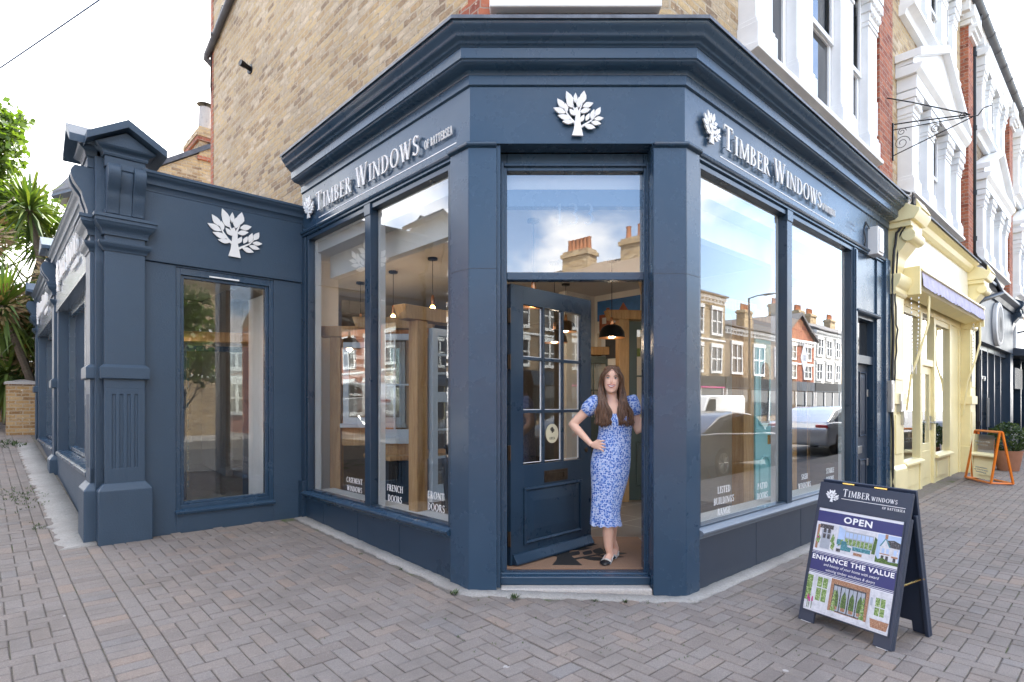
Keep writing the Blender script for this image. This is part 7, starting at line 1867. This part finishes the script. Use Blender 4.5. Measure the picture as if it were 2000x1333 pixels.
# dress: bodice and skirt in one shell, then puff sleeves
DR = [(1026, 1153.5, 1214.5, .100, 1), (1020, 1153, 1213, .100, .8), (1003, 1154.2, 1210.5, .098, .55), (985, 1155, 1213.5, .100, .4), (969, 1155.6, 1217.5, .104, .3), (950, 1155.4, 1223, .110, .2), (934, 1155, 1228, .114, .15), (912, 1153, 1231, .118, .1), (895, 1154.5, 1232, .118, .05), (878, 1159, 1232.2, .112, .05), (862, 1166, 1232.5, .104, .1), (850, 1168, 1233, .102, .12), (840, 1169.5, 1234.5, .108, .1), (828, 1170, 1236, .120, .0), (818, 1169, 1236, .124, 0), (810, 1167.5, 1236, .118, 0), (803, 1166.5, 1236, .108, 0)]
NR = 96; rings = []
for py, l, r, dep, fold in DR:
    cx = (PX(l) + PX(r)) / 2; hw = (PX(r) - PX(l)) / 2; z = PZ(py); ring_ = []
    for k in range(NR):
        q = 2 * math.pi * k / NR; front = max(0, -math.sin(q))
        f = 1 + fold * (.045 * math.sin(9 * q + 1.3) + .03 * math.sin(17 * q + z * 9)) + .008 * math.sin(5 * q + z * 22)
        zz = z + (.006 * math.sin(13 * q) * fold if py > 1015 else 0)
        if py < 812: zz -= .022 * front * (1 if abs(math.cos(q)) < .5 else .3)
        bust = .018 * math.exp(-((z - 1.325) / .035) ** 2) * front * (math.exp(-((math.cos(q) - .5) / .25) ** 2) + math.exp(-((math.cos(q) + .5) / .25) ** 2))
        ring_.append((cx + hw * f * math.cos(q), 4.94 + dep * f * math.sin(q) - bust, zz))
    rings.append(ring_)
dm_ = WB().loft(rings, caps=False)
uvs = [((math.atan2(y - 4.94, x - .86)) * .155, z) for x, y, z in dm_.v]
def add_uv(o, uvs):
    lay = o.data.uv_layers.new(name='UVMap'); L = [0] * len(o.data.loops)
    for p in o.data.polygons:
        us = [uvs[o.data.loops[li].vertex_index] for li in p.loop_indices]; m = max(u[0] for u in us)
        for li, u in zip(p.loop_indices, us): lay.data[li].uv = (u[0] + (.974 if m - u[0] > .5 else 0), u[1])
dress = dm_.conv().build('dress', DRESS, woman, smooth='full', recalc=False); add_uv(dress, uvs)
sd2 = dress.modifiers.new('smooth', 'SUBSURF'); sd2.levels = sd2.render_levels = 1
for S0, S1, lab in ((SHR, ELR, 0), (SHL, ELL, 1)):
    d = (S1 - S0).normalized(); x_ = Vector((0, -1, 0)); x_ = (x_ - d * x_.dot(d)).normalized(); y_ = d.cross(x_); rr_ = []
    for t, r in ((-.052, .030), (-.045, .048), (-.02, .060), (.02, .065), (.06, .066), (.090, .062), (.108, .055), (.115, .049), (.124, .053), (.121, .048)):
        rr_.append([tuple(S0 + d * t + (x_ * math.cos(q) + y_ * math.sin(q)) * r * (1 + .05 * math.sin(11 * q + t * 30))) for q in [2 * math.pi * k / 48 for k in range(48)]])
    m = WB().loft(rr_); uv2 = [(p[0] * 1.0 + p[1] * .6 + 5, p[2] + p[1] * .3) for p in m.v]; o = m.conv().build('puff_sleeve', DRESS, dress, smooth='full'); add_uv(o, uv2)
# hair: a cap and long loose waves over both shoulders
hg = random.Random(9); hm = WB()
cap = []
for z, hw, fr_, bk in [(z, hw, f, b) for z, hw, f, b in HEADP if z > -.06][::1]:
    g = .012; r = []
    for k in range(36):
        q = 2 * math.pi * k / 36; cx, sy = math.cos(q), math.sin(q); cy = (fr_ + bk) / 2; ry = (bk - fr_) / 2 + g
        y = cy + ry * sy
        lim = -.02 + max(0, (z - .045)) * -1.1 if z < .09 else -.2
        y = max(y, lim - (.015 if abs(cx) > .9 else 0)); r.append(hp((hw + g) * cx, y, z + (.012 if z > .08 else 0)))
    cap.append(r)
hm.loft(cap)
def strand(pts, r0, n=6, wav=.006, ph=None):
    P = [Vector(p) for p in pts]; out, rs = [], []; ph = hg.uniform(0, 6.28) if ph is None else ph; N = 22
    for i in range(N + 1):
        u = i / N * (len(P) - 1); k = min(int(u), len(P) - 2); f = u - k
        p0, p1, p2, p3 = P[max(k - 1, 0)], P[k], P[k + 1], P[min(k + 2, len(P) - 1)]
        p = .5 * ((2 * p1) + (p2 - p0) * f + (2 * p0 - 5 * p1 + 4 * p2 - p3) * f * f + (3 * p1 - p0 - 3 * p2 + p3) * f ** 3)
        a = wav * min(1, i / N * 2.2); p = p + Vector((math.sin(ph + i * .62) * a, math.cos(ph * 1.7 + i * .55) * a * .7, 0)); out.append(p); rs.append(r0 * (1.0 if i < N * .75 else 1 - .75 * (i - N * .75) / (N * .25)))
    hm.tube(out, rs, n)
for s in (-1, 1):
    for i in range(120):
        u = hg.random(); v = hg.random()                 # u: front..back of the parting, v: across the fall
        root = hp(s * .004 + .003 * hg.gauss(0, 1), -.060 + .10 * u, .118 - .03 * max(0, .5 - u) ** 1.2)
        side = hp(s * (.073 + .012 * v), -.045 + .075 * u - .012 * (1 - v), .035 + .02 * hg.gauss(0, .5))
        jaw = hp(s * (.076 + .026 * v), -.030 + .055 * u, -.065 + .01 * hg.gauss(0, 1))
        bx = (-.030 - .115 * v) if s < 0 else (.052 + .120 * v)
        fy_ = -.105 + .05 * v * v + .02 * u
        shd = Vector((HC.x + s * (.060 + .055 * v), YB - .055 - .035 * (1 - u) * (1 - v * .5), 1.475))
        chest = Vector((HC.x + bx * .92 + .012 * hg.gauss(0, 1), YB + fy_ - .008, 1.37))
        tip = Vector((HC.x + bx + .012 * hg.gauss(0, 1), YB + fy_ - .018, 1.255 + .03 * hg.random() + .03 * abs(v - .5)))
        strand([root, side, jaw, shd, chest, tip], hg.uniform(.0050, .0085))
    for i in range(40):
        v = hg.random(); strand([hp(s * .01, .03 + .05 * v, .118), hp(s * (.055 + .02 * v), .085 - .05 * v, .04), hp(s * (.05 + .035 * v), .085 - .05 * v, -.07), Vector((HC.x + s * (.03 + .08 * v), YB + .07, 1.46)), Vector((HC.x + s * (.02 + .10 * v), YB + .105, 1.36))], .009)
for s, x1, x2 in ((-1, -.078, -.062), (1, .082, .066)):
    strand([hp(s * .006, -.078, .100), hp(s * .045, -.088, .055), hp(s * .070, -.070, .0), hp(x1, -.05, -.07), Vector((HC.x + s * .05, YB - .10, 1.44)), Vector((HC.x + s * .035, YB - .145, 1.34))], .006, wav=.004)
hm.conv().build('hair', HAIR, woman, smooth='full')
